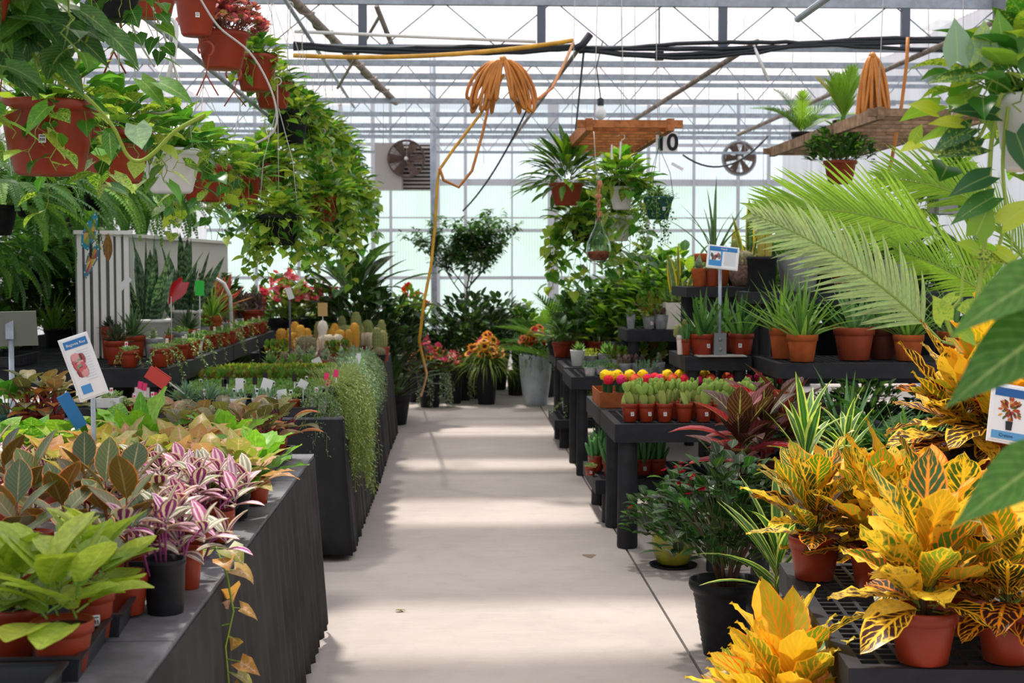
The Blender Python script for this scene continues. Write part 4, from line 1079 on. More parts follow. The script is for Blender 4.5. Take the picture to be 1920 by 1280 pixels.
bench(1.55, 2.5, 3.7, 4.64, .886, 'higher black lattice platform at the right edge', .075)
bench(1.22, 2.5, 5.95, 7.2, .45, 'low dark bench under the red cordylines and striped dracaenas', .08)
bench(-.5, .45, 16.9, 17.6, .7, 'dark stand behind the flower planters at the end of the aisle', .06)
bench(2.3, 4.6, 9.9, 13.5, .8, 'bench deep in the right side under tall foliage', .08)
bench(-4, -1.0, 18.2, 19.4, .7, 'pale far bench at the back left before the end wall', .06)
bench(1.2, 4.6, 18.0, 19.2, .7, 'pale far bench at the back right before the end wall', .06)
def pt(kd, name, label, px, Y, z, r, h, cat='potted plant', **k):
    if Y < 5.2 and px < 700: Y *= .985
    return potted(kd, name, label, cat, XX(px, Y, z+.05), Y, z, r, h, **k)
# ---- trays on the near table
def tray_mesh(wd, dp, h, cells=(3, 6)):
    mb = MB(); th = .004
    for s in (-1, 1):
        mb.box((s*(wd/2-.006), 0, h/2), (th, dp-.01, h), ry=s*.12).box((0, s*(dp/2-.006), h/2), (wd-.01, th, h), rx=-s*.12)
        mb.box((s*wd/2, 0, h), (.014, dp+.014, .005)).box((0, s*dp/2, h), (wd-.014, .014, .005))
        for k in range(9): mb.box((s*(wd/2-.003), -dp/2+dp*(k+.5)/9, h*.5), (.005, .006, h*.8)) if dp > .3 else None
    mb.box((0, 0, .003), (wd-.03, dp-.03, .005)); return mb.mesh('plant_tray', M_TRAY)
TM = tray_mesh(.27, .30, .05); TL = tray_mesh(.27, .52, .06)
def trayo(x, y, z, label, me=TM, rz=0, group=None):
    o = ob('plant_tray', me, None, None, (x, y, z), rz); return tag(o, label, 'tray', group)
for k, (y, q) in enumerate(((2.50, 'at the bottom left corner of the view'), (2.84, 'below the yellow-green leaved pots'), (3.17, 'empty at its corner, next to the black pot'))):
    trayo(-.86, y, ZN, 'black plastic tray on the near table, '+q, rz=.06)
for k in range(7): trayo(-.815, 3.72+k*.335, ZN, 'black plastic tray along the table edge, %s one beyond the black pot' % ORD[k], rz=-.05)
# ---- near table plants
zt = ZN+.007
pt('chartreuse', 'yellow_green_plant', 'large yellow-green leaved plant in a red pot at the bottom left', 117, 2.80, zt, .06, .10, v=0, rz=.5, fs=1.25, stk=None)
pt('chartreuse', 'yellow_green_plant', 'yellow-green plant in a red pot with a printed price label at bottom left', 170, 3.05, zt, .05, .105, v=1, stk=1, fs=1.1, srz=.45)
pt('chartreuse', 'yellow_green_plant', 'pale green plant in a red pot cut by the bottom left corner', 22, 2.92, zt, .055, .10, v=2, fs=1.1)
pt('rubber', 'rubber_plant', 'rubber plant in a wide red pot between the yellow-green plant and the black pot', 240, 3.27, zt, .047, .095, v=1, fs=.9)
pt('trad', 'striped_trailing_plant', 'striped trailing plant in a black nursery pot on the grey table edge', 310, 3.3, ZN, .047, .125, style='grow', m=M_BLACK, v=0)
pt('trad', 'striped_trailing_plant', 'pink striped trailing plant in a narrow red pot right behind the black pot', 354, 3.55, ZN, .034, .1, v=1, fs=1.1)
for px, Y, v, q in ((35, 3.3, 0, 'at the left frame edge'), (120, 3.42, 2, 'above the yellow-green plant'), (200, 3.55, 1, 'with a tall orange-backed leaf'), (65, 3.75, 1, 'second row back near the left edge'), (160, 3.85, 0, 'half hidden below the leaning plant sign'), (250, 3.72, 2, 'closest to the pink striped plants'), (8, 4.1, 2, 'farthest left in the back row')):
    pt('rubber', 'rubber_plant', 'rubber plant with grey-green leaves and orange undersides, '+q, px, Y, zt, .048, .10, v=v, fs=.86)
for px, Y, v, q in ((306, 3.95, 2, 'above the black pot'), (372, 3.92, 0, 'with drooping white leaves at the tray edge'), (415, 4.12, 1, 'with magenta shoots nearest the table edge'), (340, 4.25, 1, 'in the middle of the pink cluster'), (262, 4.3, 0, 'beside the tall orange-backed leaf'), (40, 4.7, 2, 'alone at the far left with a violet bud')):
    pt('trad', 'striped_trailing_plant', 'pink and white striped trailing plant '+q, px, Y, zt, .038, .09, v=v, fs=1.05, rz=2.0*v)
SY = ['nearest the tray edge', 'left of the edge one', 'behind the pink cluster', 'above the tall orange leaf', 'under the broad fern leaf', 'in the middle of the mass', 'beside the sign pole', 'left of the sign pole', 'behind the sign pole', 'deep in the mass left of the tall fern leaf', 'right of the tall fern leaf', 'behind the leaning sign']
for i, (px, Y) in enumerate(((448, 4.5), (395, 4.55), (345, 4.62), (292, 4.6), (430, 4.9), (372, 4.98), (215, 4.55), (150, 4.45), (180, 4.9), (240, 4.95), (318, 4.98), (105, 4.6))):
    pt('syngonium', 'arrowhead_plant', 'arrowhead plant with pinkish olive leaves '+SY[i], px, Y, zt, .036, .085, v=i % 3, m=M_RED if i % 2 else M_BLACK, fs=1.15)
pt('birdnest', 'birdnest_fern', 'bird nest fern with one tall wavy leaf rising left of centre of the table', 268, 5.22, zt, .045, .09, v=0, fs=1.15)
pt('birdnest', 'birdnest_fern', 'bird nest fern with a round-tipped upright leaf near the end of the table', 422, 5.25, zt, .045, .09, v=1, fs=1.0)
pt('birdnest', 'birdnest_fern', 'bird nest fern with bright leaves arching over the table edge', 482, 4.78, zt, .045, .09, v=2, fs=1.0)
PH = ['at the corner of the table end', 'next to the corner pot', 'in from the table end', 'near the middle of the end row', 'left of the middle of the end row', 'under the red sign', 'below the blue tag', 'in the second row from the end', 'behind the round-tipped leaf', 'left of the wavy fern leaf']
for i, (px, Y) in enumerate(((521, 5.78), (494, 5.5), (468, 5.75), (418, 5.7), (374, 5.72), (328, 5.7), (282, 5.7), (455, 5.4), (388, 5.38), (338, 5.36))):
    pt('philodendron', 'red_stemmed_plant', 'olive and bronze leaved red-stemmed plant '+PH[i], px, Y, zt, .038 if i != 1 else .045, .09, v=i % 3, fs=1.1)
for i, (px, Y, q) in enumerate(((60, 5.1, 'under the violet bud'), (115, 5.05, 'below the black crate'), (165, 5.35, 'by the blue tag'), (215, 5.4, 'left of the tall wavy fern leaf'), (10, 5.0, 'at the left frame edge'))):
    pt('coffee', 'heart_leaf_plant', 'small heart-leaved green plant '+q, px, Y, zt, .04, .09, v=i % 3, fs=1.2)
for (px, Y, y0, y1, W) in ((268, 5.22, 850, 742, .028), (424, 5.25, 860, 778, .026), (222, 4.6, 880, 800, .02)):
    t = [o for o in bpy.data.objects if o.get('category') and o.name.startswith('birdnest_fern') and abs(o.location.y-Y) < .09]
    if not t: continue
    t = t[0]; a = P(px, y0, Y-.03); b = P(px-6, y1, Y-.05); d = b-a; mb = MB(); mb.leaf(a-t.location, d, (.1, -1, .1), d.length*1.06, W, 'obl', .25, .15, 9, C('5c9a2c') if px < 300 else C('8cb83c'), .4, wave=.1); ob('tall_leaf', mb, LS(L_PLAIN), t)
# hanging dried arrowhead over the side
t = thing('wilted_vine', 'wilted bronze arrowhead vine hanging over the side of the near table', 'vine', (-.66, 3.66, ZN+.06))
for n, me in fol('hang_syng', 0): o = ob(n, me, None, t); o.rotation_euler = (0, 0, -.5); o.scale = (.95, .95, .9)
# crate with pots
cr = thing('black_crate', 'deep black crate at the back left corner of the near table', 'crate', (-1.72, 5.85, ZN))
m = MB()
for s in (-1, 1): m.box((s*.17, 0, .07), (.01, .28, .14)).box((0, s*.135, .07), (.33, .01, .14)).box((s*.175, 0, .14), (.02, .31, .012)).box((0, s*.14, .14), (.33, .02, .012))
m.box((0, 0, .1), (.33, .26, .008)); ob('crate_body', m, M_TRAY, cr)
for i, (px, Y, kd, m_, q) in enumerate(((52, 5.78, 'philodendron', M_RED, 'in the left red pot'), (78, 5.9, 'philodendron', M_RED, 'in the middle red pot'), (104, 5.78, 'philodendron', M_RED, 'in the right red pot'), (14, 5.8, 'coffee', M_GREEN, 'yellow-green in a green pot'))):
    pt(kd, 'crate_plant', 'broad-leaved plant standing in the black crate, '+q, px, Y, ZN+.105, .034, .09, v=i % 3, m=m_, fs=1.15)
# ---- signs
def wrapc(mb, pts, col): mb.add([Vector(p) for p in pts], [tuple(range(len(pts)))], col=col, smooth=False)
def sign_card(t, W, H, loc, rot, kind, back=False):
    o = ob('card', MB().box((0, 0, 0), (W, .004, H)).box((0, .004, 0), (W+.012, .006, H+.012)), M_TAG if not back else M_HEAT, t, loc); o.rotation_euler = rot
    def sub(name, mb, m, y=-.0032): q = ob(name, mb, m, o, (0, y, 0)); return q
    g = random.Random(ord(kind[0]))
    if kind == 'begonia':
        sub('header_band', MB().box((0, 0, H*.40), (W*.9, .001, H*.13)), M_BLUE)
        tx = txt('Begonia Rex', W*.15, M_TAG, o, (0, -.0045, H*.375))
        pm = MB()
        for k in range(26): pm.ball((g.uniform(-.25, .05)*W, 0, g.uniform(-.12, .16)*H), (.012, .001, .02), 6, 4, g.choice([C('c9606a'), C('7a9a7a'), C('d99a9a'), C('9a4a50')]))
        sub('plant_picture', pm, M_PRINT)
        sub('blue_picture', MB().box((-W*.18, 0, -H*.36), (W*.38, .001, H*.14), col=C('4a90cf')), M_PRINT)
        ln = MB()
        for k in range(12): ln.box((W*.16, 0, H*(.27-.045*k)), (W*.42, .0008, H*.006))
        sub('text_lines', ln, mat('faint_print', C('c4cad4'), .5))
    elif kind == 'cactus':
        sub('header_band', MB().box((0, 0, H*.38), (W*.94, .001, H*.2)), M_BLUE)
        txt('Cacti', W*.1, M_TAG, o, (W*.02, -.0045, H*.345))
        sub('picture_panel', MB().box((-W*.24, 0, -.06*H), (W*.44, .001, H*.74), col=C('3a8ac9')), M_PRINT)
        pm = MB(); pm.box((-W*.26, 0, .04*H), (W*.36, .001, H*.42), col=C('dfe6ea'))
        for k in range(14): pm.ball((-W*.26+g.uniform(-.15, .15)*W, -.0012, g.uniform(-.12, .14)*H), (.006, .001, .014), 6, 4, g.choice([C('3a5a3a'), C('c9505a'), C('6a3a4a'), C('4a7a4a')]))
        sub('plant_picture', pm, M_PRINT, -.0042)
        ln = MB()
        for k in range(12): ln.box((W*.24, 0, H*(.22-.052*k)), (W*.4, .0008, H*.01))
        sub('text_lines', ln, mat('grey_print', C('a9b4c0'), .5))
    elif kind == 'croton':
        sub('header_band', MB().box((0, 0, H*.38), (W*.92, .001, H*.15)), mat('deep_blue_print', C('1f5a9a'), .4, .3))
        pm = MB()
        for k in range(60):
            a = g.uniform(0, 6.28); r = g.uniform(0, .28); d = Vector((math.cos(a), 0, math.sin(a)))
            pm.leaf((r*math.cos(a)*W*.9, 0, .08*H+r*math.sin(a)*H*.6), d, Vector((0, -1, 0)), W*.15, W*.035, 'ov', 0, 0, 3, g.choice([C('8a2a20'), C('c9602a'), C('5a6a2a'), C('a03a2a'), C('e09a3a')]))
        pm.add([Vector(p) for p in ((-.1*W, -.001, -.14*H), (.1*W, -.001, -.14*H), (.08*W, -.001, -.3*H), (-.08*W, -.001, -.3*H))], [(0, 3, 2, 1)], col=C('202226'), smooth=False)
        sub('plant_picture', pm, M_PRINT)
        sub('footer_band', MB().box((0, 0, -H*.4), (W*.92, .001, H*.14)), mat('mid_blue_print', C('5a9ac9'), .4, .3))
        txt('Croton', W*.13, mat('navy_ink', C('27456f')), o, (-W*.06, -.0045, -H*.43))
    elif kind == 'blank': pass
    return o
sp = P(176, 850, 4.7); t = thing('plant_sign', 'white leaning plant sign with a blue heading on a grey pole, over the rubber plants', 'sign', (sp.x, sp.y, ZN))
hp = P(166, 735, 4.7); ob('pole', MB().tube([(0, 0, 0), (0, 0, sp.z+.2-ZN)], .008, 8), M_STEEL, t)
ob('foot', MB().box((0, 0, .004), (.08, .08, .008)), M_STEEL, t)
c_ = P(157, 687, 4.66); sign_card(t, .085, .2, c_-Vector((sp.x, sp.y, ZN)), (-.15, -.30-.0, .5), 'begonia')
sp = P(1349, 664, 8.62); t = thing('plant_sign', 'small white and blue plant information sign on a grey pole above the gasterias', 'sign', (sp.x, sp.y, 1.0))
ob('pole', MB().tube([(0, 0, 0), (0, 0, .56)], .011, 10), M_STEEL, t); ob('base', MB().box((0, 0, .07), (.075, .05, .14)).ball((0, -.026, .1), (.012, .004, .012), 8, 4).ball((0, -.026, .04), (.012, .004, .012), 8, 4), mat('zinc', C('7b7d80'), .5, .4, .4), t)
ob('base_plate', MB().box((0, -.02, .003), (.3, .16, .006)), M_HEAT, t); sign_card(t, .18, .135, Vector((.012, -.02, .60)), (-.3, .12, -.08), 'cactus')
c_ = P(1893, 776, 3.85); t = thing('plant_sign', 'plant sign showing a red and orange croton in a black pot at the right edge', 'sign', (c_.x+.03, c_.y+.06, .886))
ob('pole', MB().tube([(0, 0, 0), (0, .0, c_.z-.886)], .007, 8), M_STEEL, t); sign_card(t, .098, .155, c_-Vector((c_.x+.03, c_.y+.06, .886)), (-.28, .17, -.1), 'croton')
c_ = P(32, 616, 6.3); t = thing('plant_sign', 'grey back of a plant sign on a pole at the left edge', 'sign', (c_.x, c_.y, .0)); z0 = .76
ob('pole', MB().tube([(-.03, .01, 0), (-.03, .01, c_.z)], .012, 8), M_STEEL, t); o = ob('card', MB().box((0, 0, 0), (.17, .004, .155)), mat('sign_back_grey', C('6d7268'), .5), t, (0, 0, c_.z)); o.rotation_euler = (.2, -.02, .1)
ob('bracket', MB().box((-.03, -.008, 0), (.035, .006, .09)), M_STEEL, t, (0, 0, c_.z))
t = thing('red_marker', 'red tent-shaped marker on a thin white stick leaning over the succulents', 'marker', P(345, 738, 7.5))
a_ = P(345, 738, 7.5); b_ = P(306, 708, 7.4)-a_; ob('stick', MB().tube([(0, 0, 0), b_], .004, 6), M_WHITE, t)
o = ob('flap', MB().box((0, 0, 0), (.12, .004, .075)).box((.01, .018, .02), (.10, .004, .05), rx=.5), mat('red_card', C('c9483f'), .5), t, b_+Vector((-.03, 0, -.0))); o.rotation_euler = (.3, .62, 0)
o = solo('blue_card', MB().box((0, 0, .09), (.045, .01, .13)), M_BLUE, 'blue card with a grey back stuck at the foot of the leaning sign', 'card'); o.location = P(153, 800, 5.0); o.rotation_euler = (0, -.5, .3)
# ---- low left table & middle table front
def row(kd, name, label, pxs, Y, z, r, h, cat='potted succulent', m=None, **k):
    ms = m if isinstance(m, list) else [m]
    for i, px in enumerate(pxs): pt(kd, name, label % ORD[i], px, Y, z, r, h, cat, m=ms[i % len(ms)], v=i % 3, **k)
for k in range(3): trayo(-1.43+k*.282, 7.61, ZN, 'black tray on the front edge of the middle table, %s from the left' % ORD[k])
for k in range(4): trayo(-2.75+k*.29, 7.62, ZN, 'black tray on the low draped table, %s from the left' % ORD[k])
z1 = ZN+.007
pt('pearls', 'string_of_beads', 'beaded trailing plant in a white square pot behind the leaning sign', 207, 7.6, z1, .06, .09, 'potted succulent', style='square', m=M_WHITE, fs=1.3, pl=M_PINKT)
pt('pearls', 'string_of_beads', 'variegated creeper in a low red bowl beside pink labels', 246, 7.62, z1, .05, .05, 'potted succulent', style='bowl', fs=1.3, pl=M_PINKT)
pt('pearls', 'string_of_beads', 'creeping succulent with twin pink labels under the raised bench', 290, 7.62, z1, .045, .06, 'potted succulent', m=M_TRAY, fs=1.2, pl=M_PINKT)
pt('bluegrass', 'blue_fern_succulent', 'fine blue-green tuft plant at the foot of the red marker', 348, 7.6, z1, .045, .08, 'potted succulent', m=M_TRAY, fs=1.5)
pt('bluegrass', 'blue_fern_succulent', 'fine blue-green tuft plant left of the white pots', 392, 7.6, z1, .045, .08, 'potted succulent', m=M_TRAY, fs=1.4, pl=M_PINKT)
pt('sedum_blue', 'blue_sedum', 'blue-green sedum in the left white pot at the front of the middle table', 440, 7.58, z1, .062, .085, 'potted succulent', m=M_WHITE, fs=1.3, pl=M_INK)
pt('sedum_blue', 'blue_sedum', 'blue-green sedum in the right white pot at the front of the middle table', 495, 7.58, z1, .065, .085, 'potted succulent', m=M_WHITE, fs=1.35, pl=M_INK)
pt('pearls', 'string_of_beads', 'trailing bead plant in a red pot right of the white pots', 546, 7.58, z1, .05, .075, 'potted succulent', fs=1.3, pl=M_INK)
pt('curtain_blue', 'trailing_sedum', 'blue-green trailing plant spilling over the front corner of the middle table', 598, 7.58, z1, .05, .09, 'potted succulent', fs=1.0, m=M_WHITE, rz=-1.2, pl=M_PINKT)
CUR = ['at the very front corner', 'just behind the front corner', 'with the longest strands', 'half way along the pale part', 'where the strands turn bluer']
for i, Y in enumerate((7.68, 7.92, 8.16, 8.42, 8.7)):
    potted('curtain', 'string_curtain_plant', 'yellow-green string plant pouring over the aisle side, '+CUR[i], 'potted succulent', -.69, Y, z1, .05, .13, m=M_BLACK, fs=[1.1, 1.5, 1.3, 1.2, 1.15][i], rz=0, v=i % 3)
for i, Y in enumerate((9.0, 9.3, 9.65, 10.0, 10.4)):
    potted('curtain_blue', 'string_curtain_plant', 'blue-green string plant on the aisle edge, %s behind the yellow-green ones' % ORD[i], 'potted succulent', -.69, Y, z1, .05, .13, m=M_BLACK, fs=1.15, rz=0, v=i % 3, pl=M_PINKT if i in (0, 1) else (M_INK if i == 3 else None))
# carpet of small pots
blocks = [('mossy', 'green_sedum', 'small mossy green succulent in the packed rows right behind the white pots', 7.86, 8.3, 1.0, 'packed mossy succulents'),
          ('sedum_green', 'green_sedum', 'small bright green rosette sedum in the packed rows of the middle table', 8.32, 8.62, 1.1, 'packed green sedums'),
          ('jade', 'jade_plant', 'small paddle-leaved jade plant in the packed rows of the middle table', 8.66, 9.15, 1.25, 'packed jade plants'),
          ('sedum_lime', 'lime_sedum', 'small yellow-green sedum in the packed rows of the middle table', 9.2, 9.6, 1.3, 'packed lime sedums')]
for kd, nm, lb, y0, y1, fs, gr in blocks:
    y = y0; r_ = 0
    while y < y1:
        for c in range(9):
            x = -1.5+c*.088
            if x > -.79: continue
            potted(kd, nm, lb, 'potted succulent', x+.01*(r_ % 2), y, z1, .038, .075, m=M_BLACK if (c+r_) % 3 else M_RED, fs=fs, v=(c+r_) % 3, group=gr, pl=(M_INK if (c*7+r_*3) % 11 == 0 else None))
        y += .1; r_ += 1
def block(kd, nm, lb, pts, z, r, h, fs, gr, m=None, cat='potted succulent', **k):
    for i, (px, Y) in enumerate(pts): pt(kd, nm, lb[i] if isinstance(lb, list) else lb, px, Y, z, r, h, cat, m=m, v=i % 3, fs=fs, group=gr, **k)
block('star_succ', 'spiky_succulent', ['bright green spiky rosette plant behind the lime sedums, leftmost', 'bright green spiky rosette plant behind the lime sedums, beside the leftmost', 'dark green grassy rosette on the middle table under the tag pole'], [(545, 9.85), (580, 9.9), (505, 10.0)], z1, .06, .1, 1.4, None)
block('echeveria', 'echeveria', ['grey-blue echeveria rosette nearest the aisle strings', 'grey-blue echeveria rosette left of the aisle one', 'grey-blue echeveria rosette in front of the pink shell', 'grey-blue echeveria rosette in front of the golden cacti', 'grey-blue echeveria below the tall ribbed cactus', 'grey-blue echeveria at the left end of its row'], [(668, 10.35), (640, 10.4), (612, 10.5), (585, 10.6), (662, 10.75), (560, 10.6)], z1, .055, .09, 1.7, None)
block('echev_pink', 'pink_echeveria', ['dusky pink echeveria in a shallow red dish near the white tag', 'dusky pink echeveria under the golden cacti', 'dusky pink echeveria left of the pink shell', 'dusky pink echeveria behind the spiky rosettes'], [(620, 10.05), (570, 10.95), (600, 10.95), (535, 10.6)], z1, .06, .07, 1.5, None)
block('jade', 'jade_plant', ['bright green jade rising among the cacti', 'green jade left of the pole among the cacti'], [(633, 11.1), (520, 11.1)], z1, .055, .1, 1.7, None)
CC = [('cactus_col', 608, 12.1, 'greyish ribbed cactus left of the golden pair'), ('cactus_gold', 628, 12.0, 'golden columnar cactus left of the tallest ribbed cactus'), ('cactus_col', 642, 12.35, 'greenish fuzzy cactus at the back of the cluster'), ('cactus_gold', 655, 11.75, 'golden cactus with a curved body in front of the tallest cactus'), ('cactus_col', 672, 12.0, 'tallest ribbed cactus with brown spines'), ('cactus_white', 690, 11.95, 'white woolly cactus right of the tallest cactus'), ('cactus_white', 706, 12.1, 'white woolly cactus second from the table end'), ('cactus_col', 717, 11.7, 'round brownish cactus at the table corner'), ('cactus_gold', 564, 11.7, 'low golden cactus group left of the pink shell'), ('cactus_gold', 545, 12.0, 'low golden cactus behind the tag pole'), ('cactus_ball', 574, 11.3, 'round dark cactus before the golden group'), ('cactus_white', 617, 11.6, 'pale fuzzy leaning cactus by the pink shell')]
for kd, px, Y, q in CC: pt(kd, 'potted_cactus', q+' on the middle table', px, Y, z1, .06, .12, 'cactus', fs=1.75 if 'tallest' not in q or 'front' in q or 'right' in q or 'left' in q else 2.2)
pt('cactus_ball', 'potted_cactus', 'small round cactus in a black pot at the far aisle corner of the middle table', 712, 11.2, z1, .05, .09, 'cactus', m=M_BLACK, fs=.9)
solo('pink_shell', MB().ball(P(594, 667, 11.4), (.09, .05, .03), 12, 6, R=Matrix.Rotation(-.4, 3, 'Y')), mat('pink_shell', C('e5a09a'), .4, .4), 'smooth pink shell-like ornament lying before the cacti', 'ornament')
t = thing('white_figurine', 'small white figurine standing by the tan card among the cacti', 'ornament', (XX(605, 11.9, .9), 11.9, z1))
ob('figure', MB().lathe([(.06, 0), (.05, .15), (.035, .22), (.045, .27), (.03, .32), (.001, .335)], 14), M_CREAM, t)
def card(px, py, Y, wpx, hpx, m, label, zb, tilt=0, pole=M_WHITE, name='tag_card', pr=.004, cat='tag'):
    p = P(px, py, Y); t = thing(name, label, cat, (p.x, p.y, zb)); k = Y/F
    ob('stake', MB().tube([(0, .006, 0), (0, .006, p.z-zb)], pr, 6), pole, t)
    o = ob('card', MB().box((0, 0, 0), (wpx*k, .004, hpx*k)), m, t, (0, 0, p.z-zb)); o.rotation_euler = (0, tilt, 0); return t
card(605, 580, 11.4, 18, 25, mat('tan_card', C('cfae72'), .6), 'tan card on a white stake above the cacti', z1)
card(543, 550, 10.6, 11, 22, M_TAG, 'white tag on top of a dark pole rising from the succulents', z1, -.35, mat('dark_pole', C('565a60'), .5), pr=.008)
card(598, 686, 9.7, 17, 32, M_TAG, 'tilted white tag among the lime sedums', z1, -.45)
card(672, 672, 9.2, 8, 19, M_TAG, 'upright white tag in the blue-green strings', z1, .12)
card(449, 722, 7.75, 15, 26, M_TAG, 'white label standing behind the left white pot', z1)
card(500, 722, 7.7, 20, 24, M_TAG, 'white label standing behind the right white pot', z1, .3)
card(529, 742, 7.6, 19, 24, M_TAG, 'rounded white label in front of the red pot', z1, -.15)
card(568, 720, 7.8, 17, 15, M_TAG, 'small white label tilted by the red dish', z1, .5)
card(603, 732, 7.7, 17, 17, M_TAG, 'white label in the corner trailing plant', z1, .1)
for k, (px, py) in enumerate(((263, 722), (271, 725), (290, 742), (302, 738), (612, 706), (630, 700), (616, 720))):
    card(px, py, 7.68, 9, 14, M_PINKT, 'tiny pink picture label, %s counted from the left' % ORD[[0, 1, 2, 3, 4, 6, 5][k]], z1, .15)
for k, (px, py) in enumerate(((420, 718), (425, 712), (497, 706), (478, 714), (552, 708))):
    card(px, py, 7.95, 9, 14, M_DK, 'tiny dark label in the mossy rows, %s from the left' % ORD[[0, 1, 3, 2, 4][k]], z1)
# ---- raised left bench
zr = .972
pt('snake', 'snake_plant', 'tall snake plant in the wide white pot left of the red heart', 278, 9.3, zr, .15, .235, style='rolled', m=M_WHITE, fs=1.65, v=0)
pt('snake', 'snake_plant', 'tall snake plant in the smaller white pot behind the red heart', 347, 10.4, zr, .125, .26, style='rolled', m=M_WHITE, fs=1.7, v=1)
pt('agave', 'dark_agave', 'dark purple-grey agave in a red pot on the bench corner', 219, 8.42, zr, .07, .14, fs=1.05)
pt('agave_green', 'green_agave', 'dark green agave behind the purple one', 250, 8.85, zr, .075, .15, fs=1.35)
pt('agave', 'dark_agave', 'small dark succulent left of the green agave beside the white slats', 205, 8.95, zr, .05, .2, fs=.7)
pt('pearls', 'string_of_beads', 'string of beads with a pink and yellow label on the raised bench corner', 243, 8.18, zr, .054, .095, 'potted succulent', fs=1.15, pl=M_PINKT)
pt('pearls', 'string_of_beads', 'string of beads in a red pot first in the row along the bench edge', 300, 8.2, zr, .054, .105, 'potted succulent', fs=1.25)
M_LAB = mat('yellow_label', C('d9c98a'), .5)
for i in range(16):
    Y = 8.45+i*.265
    potted(['pearls', 'mossy', 'pearls', 'sedum_green'][i % 4], 'edge_row_succulent', 'small trailing succulent on the raised bench edge, %s behind the front pot' % ORD[i], 'potted succulent', -1.70+.03*math.sin(i), Y, zr, .045, .1, m=M_WHITE if i == 4 else M_RED, fs=1.15, v=i % 3, pl=M_LAB)
for i in range(9):
    Y = 8.9+i*.42
    potted(['echeveria', 'star_succ', 'mossy', 'agave_green', 'herb', 'sedum_lime', 'purple_succ', 'star_succ', 'purple_succ'][i], 'second_row_succulent', 'mixed succulent in the second row of the raised bench, %s from the front' % ORD[i], 'potted succulent', -1.88-.02*(i % 2), Y, zr, .06, .13, m=[M_GREY, M_TERRA][i % 2], fs=1.2, v=i % 3)
pt('grassy', 'grassy_plant', 'bright grassy plant in a terracotta pot behind the white pots', 398, 10.9, zr, .08, .2, m=M_TERRA, fs=1.9)
pt('purple_succ', 'purple_succulent', 'dark purple succulents clustered at the far end of the raised bench', 468, 12.4, zr, .12, .2, 'potted succulent', fs=3.0)
pt('echeveria', 'pale_succulent', 'pale yellow-white succulent above the purple cluster', 478, 12.65, zr, .1, .3, 'potted succulent', fs=2.2)
for i, (px, Y, q) in enumerate(((302, 11.2, 'left, behind the first snake plant'), (352, 11.6, 'middle, between the snake plants'), (392, 11.8, 'right, behind the grassy plant'), (420, 12.1, 'far right with bronze leaves'))):
    pt('bromeliad', 'bromeliad', 'colourful bromeliad against the white slats, '+q, px, Y, zr, .1, .26, fs=1.3, m=M_TERRAD)
pt('begonia', 'flowering_begonia', 'large pink and coral flowering begonia past the raised bench', 535, 13.6, .75, .22, .3, 'flowering plant', m=M_BLACK, fs=1.05)
pt('begonia', 'flowering_begonia', 'second pink flowering begonia towards the dark big-leaved plant', 595, 14.4, .75, .2, .3, 'flowering plant', m=M_BLACK, fs=.9)
bench(-1.9, -.95, 13.2, 14.8, .745, 'bench behind the middle table holding the begonias', .06)
pt('peace', 'broad_leaf_plant', 'big dark glossy-leaved plant rising at the end of the middle table', 665, 14.25, .75, .2, .25, m=M_BLACK, fs=1.7)
pt('shrub_dark', 'broad_leaf_plant', 'dark leafy mass low behind the cacti at the end of the middle table', 683, 13.9, 0, .2, .6, m=M_BLACK, fs=1.7, v=1)
pt('peace', 'broad_leaf_plant', 'dark drooping-leaved plant standing on the floor beside the middle table end', 738, 13.9, 0, .17, .3, m=M_BLACK, fs=1.0)
# herb trays far left
for k in range(3): trayo(-3.25+k*.3, 8.4, zr, 'black seedling tray on the raised bench, %s from the left frame edge' % ORD[k], TL)
for k in range(18):
    potted(['herb', 'pearls', 'mossy'][k % 3], 'tray_seedling', 'small green seedling pot in the trays at the left of the raised bench', 'seedling', -3.33+(k % 6)*.14, 8.22+(k//6)*.16, zr+.01, .04, .09, m=M_BLACK, fs=1.3, v=k % 3, group='seedlings in the left trays', pl=M_TAG if k % 2 else None)
for i in range(7):
    potted(['sedum_lime', 'grassy', 'herb'][i % 3], 'bench_plant', 'leafy pot on the raised bench under the ferns, %s from the left' % ORD[i], 'potted plant', -3.4+i*.13, 9.3+i*.25, zr, .07, .13, m=M_BLACK, fs=2.0, v=i % 3)
# white slats
M_SLAT = mat('white_painted_slat', C('ecebe8'), .5, .3)
def slats(a, b, z0, z1, label, cap=True):
    a = Vector((a[0], a[1], 0)); b = Vector((b[0], b[1], 0)); L = (b-a).length; d = (b-a).normalized(); an = math.atan2(d.y, d.x); c = (a+b)/2
    t = thing('slatted_panel', label, 'slatted panel', (c.x, c.y, z0), an); m = MB(); n = int(L/.045); H = z1-z0
    for i in range(n): m.box((-L/2+L*(i+.5)/n, 0, H/2), (.031, .03, H))
    ob('slats', m, M_SLAT, t); ob('backing_board', MB().box((0, .03, H/2), (L, .012, H-.02)), mat('grey_backing', C('9a9c9f')), t); ob('top_rail', MB().box((0, .0, H+.012), (L+.02, .09, .024)), M_SLAT, t)
xa = XX(143, 8.95, 1.3); slats((xa, 8.95), (XX(245, 9.05, 1.3), 9.05), zr, 1.745, 'white vertically slatted panel standing on the left bench with the butterfly')
slats((XX(247, 9.75, 1.3), 9.75), (XX(425, 12.7, 1.3), 12.7), zr, 1.74, 'white slatted panel continuing back behind the snake plants')
